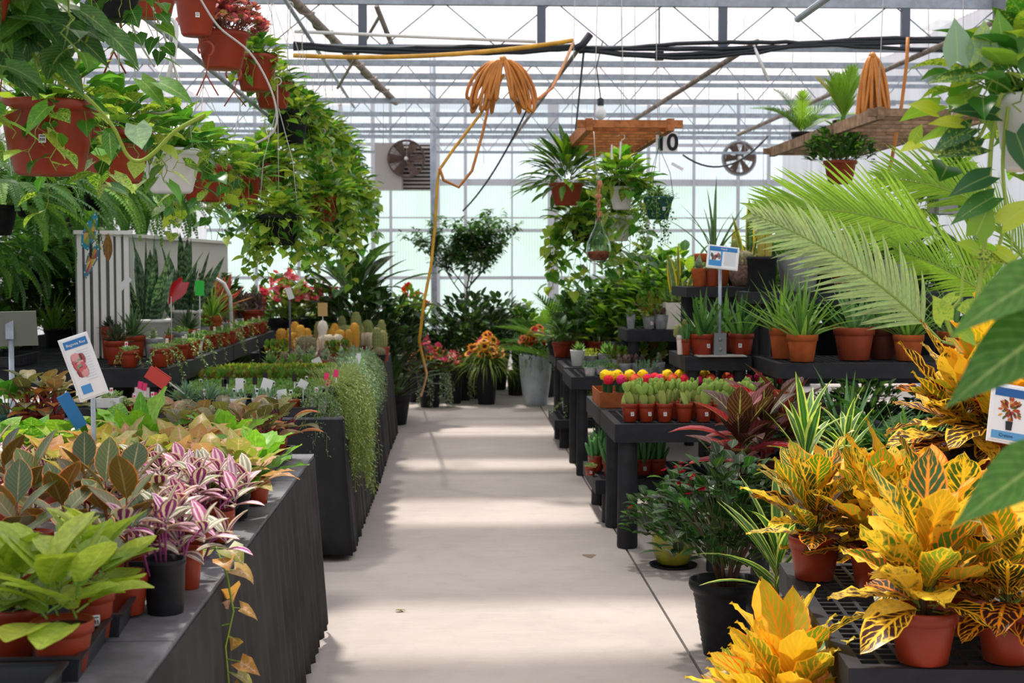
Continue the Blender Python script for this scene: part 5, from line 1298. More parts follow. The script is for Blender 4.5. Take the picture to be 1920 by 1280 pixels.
# ornaments
def wing(mb, pts, c1, c2, y=0):
    n = len(pts); c = Vector((sum(p[0] for p in pts)/n, 0, sum(p[1] for p in pts)/n))
    P3 = [Vector((p[0], y, p[1])) for p in pts]; inn = [c+(p-c)*.72 for p in P3]
    for i in range(n):
        j = (i+1) % n; mb.add([P3[i], P3[j], inn[j], inn[i]], [(0, 1, 2, 3)], col=c1, smooth=False)
        mb.add([inn[i], inn[j], c], [(0, 1, 2)], col=c2[i % len(c2)], smooth=False)
        q = (P3[i]+inn[i])/2; mb.ball(q-Vector((0, .002, 0)), (.004, .001, .006), 5, 3, C('d9e6e6'))
t = thing('butterfly_ornament', 'blue and yellow butterfly garden ornament in front of the white slats', 'ornament', (XX(172, 8.6, 1.4), 8.6, zr))
bz = P(170, 470, 8.6).z-zr
m = MB(); wing(m, [(-.02, 0), (-.06, .03), (-.055, .1), (-.02, .17), (.03, .23), (.045, .2), (.035, .12), (.01, .04)], C('2a8aa5'), [C('8a9a4a'), C('c9a050'), C('9a5a50'), C('3a8a9a')])
o = ob('upper_wing', m, M_PRINT, t, (0, 0, bz-.0))
m = MB(); wing(m, [(0, 0), (.03, .045), (.05, .02), (.045, -.04), (.01, -.1), (-.03, -.17), (-.045, -.14), (-.035, -.08), (-.02, -.02)], C('3a7a95'), [C('d9c06a'), C('c98a4a'), C('a5505a')], -.004)
ob('lower_wing', m, M_PRINT, t, (0, 0, bz)); ob('body', MB().ball((0, -.008, 0), (.008, .008, .05), 8, 6).tube([(.01, -.008, .045), (.04, -.008, .07), (.05, -.008, .06)], .003, 4), M_DK, t, (0, 0, bz)); ob('stake', MB().tube([(-.01, .01, 0), (-.01, .01, bz)], .003, 5), M_DWIRE, t)
t = thing('leaf_ornament', 'brown dried leaf-shaped ornament right of the butterfly', 'ornament', (XX(204, 8.6, 1.4), 8.6, zr)); bz = P(203, 462, 8.6).z-zr
m = MB(); m.leaf((0, 0, -.09), (0, 0, 1), (0, -1, 0), .17, .028, 'ov', .1, .5, 8, C('9a6a34'), .5); m.leaf((0, .004, -.09), (0, 0, 1), (0, -1, 0), .17, .028, 'ov', .1, .5, 8, C('8a5a2c'), .5); ob('leaf_body', m, L_PLAIN, t, (0, 0, bz)); ob('stake', MB().tube([(0, .01, 0), (0, .01, bz)], .003, 5), M_DWIRE, t)
t = thing('red_heart_ornament', 'glossy red heart-shaped ornament on a stake between the white pots', 'ornament', (XX(330, 8.9, 1.3), 8.9, zr)); bz = P(329, 548, 8.9).z-zr
m = MB(); m.leaf((.045, 0, .06), (-.55, 0, -.8), (0, -1, 0), .17, .05, 'heart', .2, .25, 9, C('b3121a'), .5); m.leaf((.045, .006, .06), (-.55, 0, -.8), (0, -1, 0), .17, .05, 'heart', .2, .25, 9, C('b3121a'), .5)
ob('heart', m, M_REDG, t, (0, 0, bz)); ob('stake', MB().tube([(-.03, 0, 0), (-.03, .005, bz)], .003, 5), M_WIRE, t)
card(374, 540, 10.0, 17, 28, mat('bright_green_card', C('3fd052'), .5), 'bright green card on a stake behind the second snake plant', zr)
card(233, 532, 8.8, 11, 30, M_TAG, 'tilted white label in the first snake plant', zr, .75)
t = thing('white_hanger', 'white curved plastic hanger standing up behind the grassy plant', 'hanger', P(425, 590, 11.5)); hz_ = .972-t.location.z; ob('arc', MB().tube([(-.18, 0, .28), (-.1, 0, .3), (-.02, 0, .25), (.03, 0, .15), (.04, 0, hz_)], .016, 8), M_WHITE, t)
# ------------------------------------------------------------------ hanging baskets, left
def hp_(kd, name, label, px, py, Y, r, h, m, rail=None, **k):
    """py = pixel row of the pot base"""
    p = P(px, py, Y); top = (rail - p.z - h) if rail else .5
    return hanging(kd, name, label, p.x, Y, p.z, r, h, m, top=top, **k)
LR, UR = 2.62, 3.42
hp_('pothos', 'hanging_pothos', 'nearest hanging pothos in a large red-brown basket at the left edge', 92, 328, 4.3, .142, .215, M_RED, LR, fs=.85, stk=1, v=0, wire=M_RED, dz=.0)
hp_('pothos_short', 'hanging_pothos', 'hanging pothos in the second red-brown basket, partly behind the nearest one', 216, 343, 5.5, .14, .2, M_RED, LR, fs=.95, stk=1, v=1)
hp_('pothos_short', 'hanging_pothos', 'hanging pothos in the white plastic basket with a white hook', 322, 362, 6.6, .135, .2, M_WHITE, LR, fs=1.05, v=2)
hp_('pothos', 'hanging_pothos', 'hanging pothos in a red basket just behind the white one', 384, 378, 7.8, .14, .2, M_RED, LR, fs=1.0, v=0)
hp_('pothos', 'hanging_pothos', 'hanging pothos in a red basket with vines covering it, third behind the white one', 452, 392, 9.0, .13, .2, M_RED, LR, fs=1.0, v=1)
hp_('pothos_dense', 'hanging_pothos', 'hanging pothos in a black basket low over the pink begonias', 523, 460, 8.4, .13, .18, M_BLACK, 2.62, fs=.75, v=2)
hp_('pothos_dense', 'hanging_pothos', 'hanging pothos in a red basket at the right end of the left row', 606, 415, 11.5, .14, .2, M_RED, LR, fs=1.1, v=0, stk=1)
hp_('pothos_long', 'hanging_pothos', 'hanging pothos in a dark basket behind the last red basket', 622, 462, 12.4, .15, .22, M_BLACK, LR, fs=1.0, v=1)
hp_('pothos_dense', 'hanging_pothos', 'far hanging pothos in the lower row above the dark big-leaved plant', 640, 392, 13.8, .14, .2, M_RED, LR, fs=1.15, v=2)
hp_('pothos_dense', 'hanging_pothos', 'farthest hanging pothos in the lower row near the unit heater', 655, 380, 15.2, .15, .2, M_BLACK, LR, fs=1.15, v=0)
hp_('pothos_dense', 'hanging_pothos', 'hanging pothos full of light leaves left of the upper black basket', 498, 360, 10.2, .13, .2, M_RED, LR, fs=1.05, v=1)
# upper row
hp_('philo_trail', 'hanging_vine', 'vine in a black basket cut by the top edge with a white curved hook', 215, 38, 5.3, .10, .15, M_BLACK, UR, fs=.9, v=0)
hp_('herb', 'hanging_vine', 'plant in a red-brown basket cut by the top edge, left of the priced one', 284, 33, 6.0, .115, .18, M_RED, UR, fs=.8, v=1)
hp_('herb', 'hanging_vine', 'plant in a red basket with a white price label at the top edge', 368, 68, 7.2, .105, .2, M_RED, UR, fs=.8, v=2, stk=1)
hp_('pinkbush', 'hanging_pink_plant', 'pink and bronze small-leaved bushy plant in a red-brown basket', 418, 130, 7.5, .135, .19, M_RED, UR, fs=1.15, v=0, stk=None)
hp_('pothos_short', 'hanging_pothos', 'upper hanging pothos in a red basket right of the pink plant', 480, 171, 8.6, .13, .21, M_RED, UR, fs=.75, v=1)
hp_('pothos_short', 'hanging_pothos', 'upper hanging pothos in a red basket below and right of the first upper pothos', 512, 204, 9.6, .13, .17, M_RED, UR, fs=.85, v=2)
hp_('pothos_short', 'hanging_pothos', 'upper hanging pothos in a black wire basket', 546, 270, 10.4, .13, .24, M_BLACK, UR, fs=1.0, v=0)
hp_('pothos_dense', 'hanging_pothos', 'dense upper pothos beyond the black wire basket', 568, 262, 11.6, .14, .2, M_BLACK, UR, fs=.95, v=1)
hp_('pothos_dense', 'hanging_pothos', 'dense upper pothos third from the far end', 598, 288, 12.8, .14, .2, M_BLACK, UR, fs=1.0, v=2)
hp_('pothos_dense', 'hanging_pothos', 'dense upper pothos second from the far end', 624, 305, 14.2, .14, .2, M_RED, UR, fs=1.0, v=0)
hp_('pothos_dense', 'hanging_pothos', 'dense upper pothos at the far end of the row', 640, 322, 15.6, .14, .2, M_BLACK, UR, fs=1.0, v=1)
# near dark vine at top left with a long bare stem
p0 = P(20, 70, 3.4); t = hanging('philo_trail', 'hanging_vine', 'big dark-leaved vine at the top left corner with one long bare looping stem', p0.x-.1, 3.4, 2.12, .12, .16, M_RED, fs=1.25, v=0, top=UR-2.28)
def wv(mb, pts, o, r=.006, col=C('8aa03a')): mb.mat(1).tube([p-o for p in pts], r, 6, col, cap=False); mb.mat(0)
def smooth_pts(q, n=5):
    out = []
    for i in range(len(q)-1):
        a, b, c, d = q[max(i-1, 0)], q[i], q[i+1], q[min(i+2, len(q)-1)]
        for k in range(n):
            s = k/n; out.append(.5*((2*b)+(c-a)*s+(2*a-5*b+4*c-d)*s*s+(3*b-a-3*c+d)*s**3))
    return out+[q[-1]]
O = Vector((p0.x-.1, 3.4, 2.12)); mb = MB()
wv(mb, smooth_pts([P(x, y, 3.5) for x, y in ((60, 100), (110, 150), (160, 180), (210, 235), (238, 290), (262, 302), (290, 285), (330, 245), (385, 215))]), O, .005)
wv(mb, smooth_pts([P(x, y, 3.5) for x, y in ((175, 30), (160, 80), (140, 130), (118, 150))]), O, .004)
g = random.Random(8)
for x, y, dx, dy, L, W, c in ((265, 150, .8, -.75, .095, .028, '5c8a2c'), (130, 60, .9, -.6, .13, .04, '2f5c22'), (70, 30, .9, -.15, .12, .035, '33601f'), (150, 20, .8, -.5, .12, .035, '3f6f26'), (255, 235, .3, -.9, .06, .034, '9ab8a0'), (90, 200, -.6, -.6, .09, .03, '5f9a34'), (60, 60, -.4, -.9, .11, .03, '2a5220'), (20, 20, .5, -.6, .12, .04, '335f25'), (200, 60, .7, -.6, .12, .035, '34641f'), (15, 130, .7, -.5, .11, .035, '2f5c22'), (300, 155, .75, -.35, .10, .03, '4d8228'), (205, 250, .1, -1, .07, .02, '3f6f26')):
    mb.leaf(P(x, y, 3.5)-O, Vector((dx, -.15, dy)), Vector((.1, -.6, .8)), L, W, 'heart', .5, .22, 7, C(c), g.random())
for k in range(26):
    x, y = g.uniform(-20, 120), g.uniform(-30, 105)
    mb.leaf(P(x, y, 3.5+g.uniform(-.1, .25))-O, Vector((g.uniform(-.5, .9), -.2, g.uniform(-.9, .2))), Vector((.1, -.6, .8)), g.uniform(.08, .13), g.uniform(.026, .038), 'heart', .5, .22, 7, jit(g, C(g.choice(['2f5c22', '3c6e28', '274f20', '568a30']))), g.random())
ob('long_vine', mb, LS(L_PLAIN), t)
# red plastic hanger hooks and loose wires
for k, (px, py, Y, hh) in enumerate(((386, 92, 7.2, 85), (438, 138, 8.2, 60), (212, 45, 5.6, 90))):
    a = P(px, py, Y); s = Y/F; mb = MB(); mb.tube([a+Vector((s*14*math.sin(q), 0, s*14*math.cos(q))) for q in [-2.2+i*.5 for i in range(11)]], .006, 6)
    mb.tube([a+Vector((s*6, 0, -s*12)), a+Vector((0, 0, -s*hh*.55)), a+Vector((s*22, 0, -s*hh))], .004, 5).tube([a+Vector((0, 0, -s*hh*.55)), a+Vector((-s*18, 0, -s*hh))], .004, 5)
    mb.tube([a+Vector((0, 0, s*14)), Vector((-1.2, a.y, 3.42))], .003, 4)
    solo('plastic_hook', mb, M_TERRAD, 'red-brown plastic hanger hook, '+['below the pink plant', 'right of the pink plant', 'below the top black basket'][k], 'hook')
for k, q in enumerate(([(374, -5), (410, 50), (468, 98), (505, 160), (519, 215), (510, 250), (480, 268)], [(278, -5), (305, 60), (325, 120), (333, 155)], [(237, 20), (262, 80), (290, 125)], [(38, 30), (90, 33), (122, 30)], [(176, 188), (240, 205), (300, 212), (325, 203)])):
    pts = smooth_pts([P(x, y, 5.6 if k else 5.9) for x, y in q]); solo('hanger_wire', MB().tube(pts, .0045, 6), M_WIRE, 'white plastic hanger wire '+['curving far out over the red pots', 'falling into the white basket', 'thin and straight above the second basket', 'at the top left corner', 'lying across the second red basket'][k], 'wire')
p = P(320, 98, 6.5); solo('white_hook', MB().tube([p+Vector((.045*math.sin(q)*.6, 0, .1+.05*math.cos(q))) for q in [-1.9+i*.45 for i in range(9)]]+[p+Vector((.012, 0, -.02)), p+Vector((-.03, 0, -.17))], [.011]*9+[.013, .006], 8), M_WHITE, 'white flat plastic hook of the white basket', 'hook')
# ferns
FE = ['first from the left edge', 'second along the wall side', 'above the butterfly ornament', 'behind the slatted panel', 'over the first snake plant', 'over the grassy plant', 'farthest of the front row']
for i, (Y, zz) in enumerate(((8.15, 1.72), (8.9, 1.85), (9.7, 1.9), (10.5, 1.95), (11.3, 1.95), (12.2, 1.95), (13.2, 1.95))):
    hanging('boston', 'boston_fern', 'hanging fern with drooping fronds, '+FE[i], -2.6, Y, zz, .13, .17, M_BLACK, fs=1.1, v=i % 3, top=2.55-zz-.17)
for i in range(6):
    hanging('boston', 'boston_fern', 'fern hanging near the left wall, %s from the front' % ORD[i], -3.6, 9.6+i*1.0, 1.85+.1*(i % 2), .13, .17, M_BLACK, fs=1.15, v=(i+1) % 3, top=1.2)
for i in range(7):
    hanging('boston', 'boston_fern', 'lower fern hanging behind the raised bench, %s from the front' % ORD[i], -3.05-.15*(i % 2), 8.9+i*.75, 1.42+.08*(i % 2), .13, .17, M_BLACK, fs=1.0, v=i % 3, top=2.55-1.42-.08*(i % 2)-.17)
for i in range(6): potted(['shrub_mid', 'shrub_dark', 'grassy', 'shrub_bright', 'shrub_mid', 'shrub_dark'][i], 'side_bench_plant', 'leafy plant on the low bench along the left wall, %s from the front' % ORD[i], 'potted plant', -3.84, 7.6+i*.95, .8, .14, .2, m=M_BLACK, fs=1.15 if i != 2 else 2.4, v=i % 3)
for i, (x, Y) in enumerate(((-2.3, 11.6), (-2.6, 12.3), (-2.2, 12.6), (-3.0, 11.0))): potted(['shrub_mid', 'shrub_dark', 'shrub_mid', 'shrub_dark'][i], 'backdrop_plant', 'dark leafy plant behind the slatted panel, '+['under the fern row', 'at the back left corner of the bench', 'near the end of the bench', 'half way along the bench'][i], 'potted plant', x, Y, zr, .14, .22, m=M_BLACK, fs=1.2, v=i % 3)
for i, (x, Y) in enumerate(((-2.6, 14.5), (-3.4, 14.0), (-2.2, 16), (-3.2, 16.5))): potted(['shrub_dark', 'palm', 'shrub_mid', 'shrub_bright'][i], 'floor_shrub', 'tall leafy plant on the floor at the back left, '+['behind the begonias', 'nearest the left wall', 'deepest in the room', 'by the far left post'][i], 'potted plant', x, Y, 0, .25, .4, m=M_BLACK, fs=2.2 if i != 1 else 1.6, v=i % 3)
# ------------------------------------------------------------------ middle hanging group
t = hp_('staghorn', 'hanging_fern', 'strap-leaved hanging fern under the left end of the small timber rack', 1062, 385, 10.9, .13, .17, M_TERRAD, 2.44+.0, fs=1.3, v=0, wire=M_DWIRE)
hp_('pothos_short', 'hanging_pothos', 'light green pothos in a white basket below the small timber rack', 1165, 393, 9.9, .085, .16, M_WHITE, 2.44, fs=1.15, v=1, dz=.02)
hp_('pothos', 'hanging_pothos', 'trailing pothos in a second white basket lower behind the first', 1160, 452, 10.5, .1, .19, M_WHITE, 2.44, fs=.95, v=2)
hp_('trail_small', 'hanging_creeper', 'small-leaved creeper in a dark green bowl basket with a white price label', 1234, 411, 9.45, .102, .15, M_GREEN, 2.41, fs=.85, v=0, style='bowl', wire=mat('green_wire', C('2f5f4a'), .5), stk=1)
hp_('pothos_dense', 'hanging_pothos', 'bright pothos hanging behind the glass terrarium', 1095, 455, 11.3, .12, .18, M_BLACK, 2.44, fs=1.15, v=0)
t = thing('glass_terrarium', 'teardrop glass terrarium with soil hanging on a knotted rope', 'terrarium', P(1122, 491, 9.55))
M_GLASS = (lambda T: T.out((lambda ms: ms)(T.n('BsdfGlass', i={'Roughness': .02, 'IOR': 1.2, 'Color': (.93, .98, .97, 1)}).outputs[0])))(NT('clear_glass'))
pr = [(.001, 0), (.045, .004), (.075, .035), (.083, .08), (.076, .13), (.05, .19), (.026, .24), (.02, .275), (.022, .3)]
ob('glass_body', MB().lathe(pr+[(r-.003, z) for r, z in reversed(pr[1:])]+[(.001, .004)], 28), M_GLASS, t)
ob('soil', MB().lathe([(.001, .008), (.043, .01), (.07, .036), (.077, .066), (.04, .075), (.001, .07)], 20), mat('red_soil', C('8a4a34'), .9, .1, var=.4, vscale=60), t)
m = MB(); g = random.Random(5)
for k in range(26): a = g.uniform(0, 6.28); r = .055*math.sqrt(g.random()); d = az(a, g.uniform(0, .9)); m.leaf((r*math.cos(a), r*math.sin(a), .07), d, Vector((.01, .01, 1)), .045, .004, 'lance', .4, .2, 3, jit(g, C('9ab89a')), .5)
ob('seedlings', m, LS(L_PLAIN), t)
rope = MB(); zt_ = P(1122, 340, 9.55).z-P(1122, 491, 9.55).z
for s in (0, PI): rope.tube([(.008*math.cos(i*.7+s), .008*math.sin(i*.7+s), .27+(zt_-.27)*i/22) for i in range(23)], .007, 5)
rope.ball((0, 0, zt_-.1), (.026, .02, .02), 10, 6).ball((.01, 0, zt_-.02), (.018, .014, .03), 10, 6).tube([(.027*math.sin(q), 0, .3-.0+.012*q) for q in (0, 1, 2, 3)], .004, 5); ob('rope', rope, mat('jute_rope', C('b07a5c'), .8, .1, var=.2, vscale=60), t)
ob('hanging_wire', MB().tube([(0, 0, zt_), (-.02, 0, zt_+.12), (-.03, .05, 2.46-P(1122, 491, 9.55).z)], .003, 5), M_WIRE, t)
for k, (px, py, Y) in enumerate(((1147, 285, 9.7), (1163, 282, 9.75), (1140, 292, 9.9), (1270, 312, 9.7))):
    solo('dangling_tag', MB().box(P(px, py, Y), ((.012, .004, .1), (.012, .004, .12), (.1, .004, .03), (.09, .004, .02))[k], ry=(0, .05, -.1, .5)[k]), M_TAG, 'white paper strip under the small timber rack, '+['left thin one', 'right thin one', 'wide crumpled one', 'below the number sign'][k], 'tag')
# right centre masses
def gp(kd, name, label, px, Y, r, h, z=0, **k): return potted(kd, name, label, k.pop('cat', 'potted plant'), XX(px, Y, z+h), Y, z, r, h, **k)
for kd, px, Y, z, fs, v, q in (('shrub_bright', 1205, 12.6, .735, 1.45, 0, 'bright variegated shrub behind the concrete pots'), ('shrub_mid', 1130, 13.2, .735, 1.6, 1, 'mid-green shrub left of the snake plant tier'), ('shrub_bright', 1265, 11.9, .735, 1.5, 2, 'light green shrub behind the yellow-edged snake plant')):
    pt(kd, 'leafy_shrub', q, px, Y, z, .14, .25, m=M_BLACK, fs=fs, v=v)
for kd, px, Y, z, h, fs, v, q in (('shrub_dark', 1160, 14.4, 0, .5, 1.9, 0, 'tall dark shrub behind the benches right of the aisle'), ('shrub_bright', 1230, 14.8, 0, .8, 1.7, 1, 'tall light green shrub at the centre right background'), ('banana', 1272, 13.6, 0, .7, 1.0, 0, 'broad bright-leaved plant behind the green bowl basket'), ('shrub_mid', 1120, 15.4, 0, .7, 1.9, 2, 'rounded shrub under the glass terrarium in the background')):
    gp(kd, 'tall_background_plant', q, px, Y, .2, h, z, m=M_BLACK, fs=fs, v=v)
gp('palm', 'potted_palm', 'feathery palm in the background right of the orange coneflowers', 1085, 15.6, .2, .35, 0, m=M_BLACK, fs=1.25, v=0)
gp('palm', 'potted_palm', 'small palm behind the pale tall planter', 1020, 16.8, .18, .4, 0, m=M_BLACK, fs=1.0, v=1)
# ------------------------------------------------------------------ T1 .. D
z2 = .737
for i, (kd, px, Y, m_, fs, q) in enumerate((('peace', 1052, 12.6, M_RED, .5, 'drooping green plant in a red pot at the far bench corner'), ('peace', 1078, 12.75, M_RED, .5, 'drooping green plant in a red pot next to the corner one'), ('coffee', 1098, 12.9, M_RED, 1.4, 'green foliage in a red pot behind the white cylinder pot'), ('coffee', 1120, 12.6, M_RED, 1.5, 'green foliage in a red bowl with a white tag'), ('coleus', 1105, 13.2, M_RED, 1.4, 'dark purple-leaved plant with a red hook on the far bench'), ('coffee', 1042, 12.9, M_BLACK, 1.2, 'green plant in a black pot at the very edge of the far bench'), ('jade', 1150, 12.7, M_GREY, 2.2, 'jade-like plant at the right of the far bench'))):
    pt(kd, 'bench_foliage_plant', q, px, Y, z2, .08, .14, m=m_, fs=fs, v=i % 3, pl=M_TAG if i == 3 else None)
pt('star_succ', 'white_pot_succulent', 'spiky succulent in a white cylinder pot on the second bench', 1083, 11.5, z2, .062, .13, 'potted succulent', style='smooth', m=M_WHITE, fs=1.25)
pt('sedum_lime', 'white_pot_succulent', 'yellowish succulent in a grey dish beside the white cylinder', 1108, 11.6, z2, .06, .08, 'potted succulent', style='smooth', m=M_GREY, fs=1.3)
pt('star_succ', 'white_pot_succulent', 'leggy green succulent behind the small white bowls', 1135, 11.5, z2, .06, .1, 'potted succulent', style='smooth', m=M_GREY, fs=1.6)
for i, (kd, px, Y, r, h, m_, fs, q) in enumerate((('sedum_blue', 1106, 10.45, .045, .065, M_WHITE, 1.3, 'blue-green succulent in a small white bowl with a pink dot, front left'), ('sedum_blue', 1128, 10.6, .045, .065, M_WHITE, 1.3, 'blue-green succulent in the second small white bowl'), ('mossy', 1146, 10.45, .055, .05, M_GREY, 1.2, 'greyish succulent in a flat grey dish'), ('echev_pink', 1172, 10.5, .05, .09, M_GREY, 1.3, 'dusky rosettes in a concrete cup left of the purple one'), ('purple_succ', 1192, 10.55, .055, .09, M_GREY, 1.4, 'purple succulent in a concrete cup'), ('sedum_blue', 1214, 10.42, .06, .06, M_GREY, 1.6, 'blue rosettes in a low bowl right of the purple succulent'), ('echeveria', 1235, 10.6, .05, .09, M_GREY, 1.3, 'grey rosette in a concrete cup by the bench post'), ('jade', 1158, 10.8, .05, .1, M_GREY, 1.6, 'bronze jade behind the white bowls'), ('jade', 1228, 10.95, .06, .1, M_RED, 2.4, 'leafy jade under the raised tier'))):
    pt(kd, 'small_succulent', q, px, Y, z2, r, h, 'potted succulent', style='smooth', m=m_, fs=fs, v=i % 3, stk='p' if i in (0, 1) else None, srz=-.6)
z3 = 1.072
for i, (kd, px, Y, r, h, st, m_, fs, q) in enumerate((('star_succ', 1183, 10.7, .035, .11, 'smooth', M_GREY, 1.0, 'mottled concrete vase with a spiky succulent at the tier corner'), ('jade', 1217, 10.7, .052, .1, 'smooth', M_GREY, 1.4, 'concrete pot with a pink dot holding green jade'), ('purple_succ', 1240, 10.68, .055, .11, 'smooth', M_GREY, 1.2, 'grey pot with an orange hook over its rim'), ('star_succ', 1267, 10.75, .088, .2, 'square', M_CREAM, 2.1, 'spiky succulent in the cream woven square planter'), ('jade', 1222, 10.95, .05, .14, 'smooth', M_BLACK, 2.2, 'bushy jade behind the concrete pots'))):
    pt(kd, 'tier_succulent', q, px, Y, z3, r, h, 'potted succulent', style=st, m=m_, fs=fs, v=i % 3, stk='p' if i == 1 else None, srz=.3)
pt('snake_gold', 'gold_edged_snake_plant', 'yellow-edged snake plant with two tall leaves above the cream planter', 1276, 11.0, z3, .06, .16, m=M_BLACK, fs=1.45, v=1)
pt('pearls', 'grey_pot_succulent', 'succulents in a pale grey pot on the low aisle shelf, left one', 1068, 12.2, .248, .07, .13, 'potted succulent', style='smooth', m=M_GREY, fs=1.6)
pt('star_succ', 'grey_pot_succulent', 'dark and bright rosettes in a beige pot on the low aisle shelf, right one', 1098, 12.15, .248, .075, .13, 'potted succulent', style='smooth', m=M_CREAM, fs=1.5)
pt('star_succ', 'grey_pot_succulent', 'taller bright rosette behind the two pots of the low aisle shelf', 1085, 12.5, .248, .06, .16, 'potted succulent', style='smooth', m=M_GREY, fs=1.6)
# ---- cardboard flats with grafted cacti
t = thing('cardboard_tray', 'brown and yellow printed cardboard flat holding grafted cacti', 'cardboard tray', (1.24, 8.80, .692))
m = MB()
for s in (-1, 1): m.box((0, s*.26, .045), (.74, .006, .09)).box((s*.367, 0, .045), (.006, .52, .09))
m.box((0, 0, .003), (.73, .51, .004)); ob('flat', m, mat('brown_card', C('8a4e2c'), .7, .1, var=.2), t); ob('printed_panel', MB().box((-.05, -.2645, .045), (.32, .002, .075)), mat('yellow_print', C('b08a1e'), .6), t)
cols = ['moon_red', 'moon_pink', 'moon_orange']; n = 0
for ry, Y in enumerate((8.6, 8.69, 8.79)):
    for c in range(9):
        x = .925+c*.078+.02*(ry % 2); kd = 'moon_yellow' if (ry == 2 and c not in (4,)) or (ry == 1 and c == 0) else cols[(c+ry) % 3]
        cn = {'moon_red': 'red', 'moon_pink': 'pink-red', 'moon_orange': 'coral', 'moon_yellow': 'yellow'}[kd]
        potted(kd, 'grafted_cactus', '%s ball grafted cactus in the %s row of the cardboard flat, %s from the aisle' % (cn, ['front', 'middle', 'back'][ry], ORD[c]), 'cactus', x, Y, .697, .03, .07, m=M_RED, fs=1.6 if kd != 'moon_yellow' else 1.85, v=c % 3)
for c in range(10):
    kd = cols[c % 3]; potted(kd, 'grafted_cactus', 'coral-red grafted cactus right of the cardboard flat, %s one' % ORD[c], 'cactus', 1.68+(c % 5)*.1, 8.62+.13*(c//5), .692, .032, .07, m=M_RED, fs=1.7, v=c % 3)
# ---- prickly pears
for i, px in enumerate((1181, 1212, 1246, 1283, 1319, 1353, 1388, 1424)):
    pt('cactus_pad', 'prickly_pear', 'prickly pear with a white price label, front row, %s from the aisle' % ORD[i] if i != 3 else 'prickly pear in a plain red pot, front row, fourth from the aisle', px, 7.79-.006*i, .692, .047, .1, 'cactus', fs=1.22, v=i % 3, stk=None if i == 3 else 1)
for ry, Y in enumerate((7.92, 8.05, 8.18)):
    for i in range(8):
        potted('cactus_pad', 'prickly_pear', 'prickly pear in the %s row behind the front pots, %s from the aisle' % (ORD[ry+1], ORD[i]), 'cactus', 1.0+i*.105+.03*ry, Y, .692, .045, .1, m=M_RED, fs=1.15, v=(i+ry) % 3)
# ---- finger cacti on the low shelf
for i, (px, Y, r, q) in enumerate(((1146, 8.56, .055, 'in a red pot at the front of the low shelf'), (1118, 8.78, .05, 'in a red pot farther back by the aisle'), (1207, 8.6, .05, 'just right of the big bench leg'), (1232, 8.62, .055, 'second right of the big bench leg'), (1130, 9.0, .05, 'at the back of the low shelf'))):
    pt('cactus_finger', 'finger_cactus', 'upright green finger cactus '+q, px, Y, .274, r, .1, 'cactus', fs=1.3, v=i % 3, stk=1 if i in (0, 2) else None)
pt('mossy', 'tiny_golden_cactus', 'tiny golden-green plant in a low red pot at the shelf corner', 1107, 8.6, .274, .035, .05, 'cactus', fs=.7, stk=1)
z4 = 1.003
# ---- E1
pt('gasteria', 'gasteria', 'dark green gasteria in a red pot left of the sign pole', 1317, 8.68, z4, .082, .13, fs=1.6, v=0, stk=1, srz=.35)
for i, (kd, px, Y, r, h, m_, q) in enumerate((('cactus_col', 1277, 8.72, .03, .12, M_CREAM, 'small beige pot with a white tag'), ('cactus_finger', 1287, 8.68, .03, .1, M_RED, 'narrow red pot with a light green finger cactus'), ('cactus_ball', 1282, 8.95, .035, .13, M_RED, 'red pot with a round cactus'))):
    pt(kd, 'corner_cactus', q+' at the corner of the blue-sign bench', px, Y, z4, r, h, 'cactus', m=m_, fs=.8, v=i, pl=M_TAG if i == 0 else None)
pt('gasteria', 'gasteria', 'dark green gasteria in a red pot right of the sign pole', 1390, 8.72, z4, .078, .13, fs=1.6, v=1, stk=1, srz=-.3)
pt('gasteria', 'gasteria', 'dark green gasteria behind the sign pole', 1358, 9.0, z4, .07, .13, fs=1.5, v=2)
# ---- E2
pt('aloe', 'aloe', 'large spotted aloe in an orange terracotta pot, nearest of the aloes', 1504, 8.06, z4, .088, .155, m=M_TERRA, fs=1.35, v=0)
pt('aloe', 'aloe', 'aloe in a terracotta pot half hidden left of the nearest one', 1466, 8.33, z4, .075, .18, m=M_TERRA, fs=1.25, v=1)
pt('aloe_blue', 'aloe', 'blue-green aloe in the widest terracotta pot', 1601, 8.2, z4, .118, .19, m=M_TERRAD, fs=1.6, v=0)
pt('aloe_blue', 'aloe', 'aloe in a dark brown pot right of the widest pot', 1655, 8.3, z4, .1, .18, m=mat('dark_brown_pot', C('5a2c20'), .5), fs=1.4, v=1)
pt('aloe', 'aloe', 'aloe in a terracotta pot half covered by the golden croton', 1703, 8.12, z4, .088, .15, m=M_TERRA, fs=1.2, v=2)
pt('aloe_blue', 'aloe', 'aloe at the right behind the large croton', 1790, 8.3, z4, .1, .16, m=M_TERRA, fs=1.5, v=2)
# ---- F tiers
z5 = 1.413
pt('echeveria', 'tier_pot', 'rough terracotta pot with a grey rosette on the top tier', 1310, 9.33, z5, .05, .12, 'potted succulent', style='smooth', m=M_TERRA, fs=1.5)
pt('sedum_green', 'tier_pot', 'second terracotta pot on the top tier behind the sign', 1334, 9.34, z5, .043, .12, 'potted succulent', style='smooth', m=M_TERRAD, fs=1.2)
pt('cactus_ball', 'tier_pot', 'brown woven pot with a round cactus on the top tier', 1391, 9.36, z5, .085, .14, 'cactus', style='round', m=mat('woven_brown', C('6f5a50'), .9, .1, var=.45, vscale=50, bump=.6, bscale=90), fs=1.6)
pt('spider_aloe', 'long_leaved_aloe', 'aloe with very long arching dark leaves in a wide terracotta pot', 1338, 9.62, z5, .13, .22, m=M_TERRA, fs=1.0, v=1)
pt('cactus_tall', 'tall_cactus', 'tall golden columnar cactus right of the blue sign', 1378, 9.65, z5, .06, .14, 'cactus', m=M_BLACK, fs=.95, v=0)
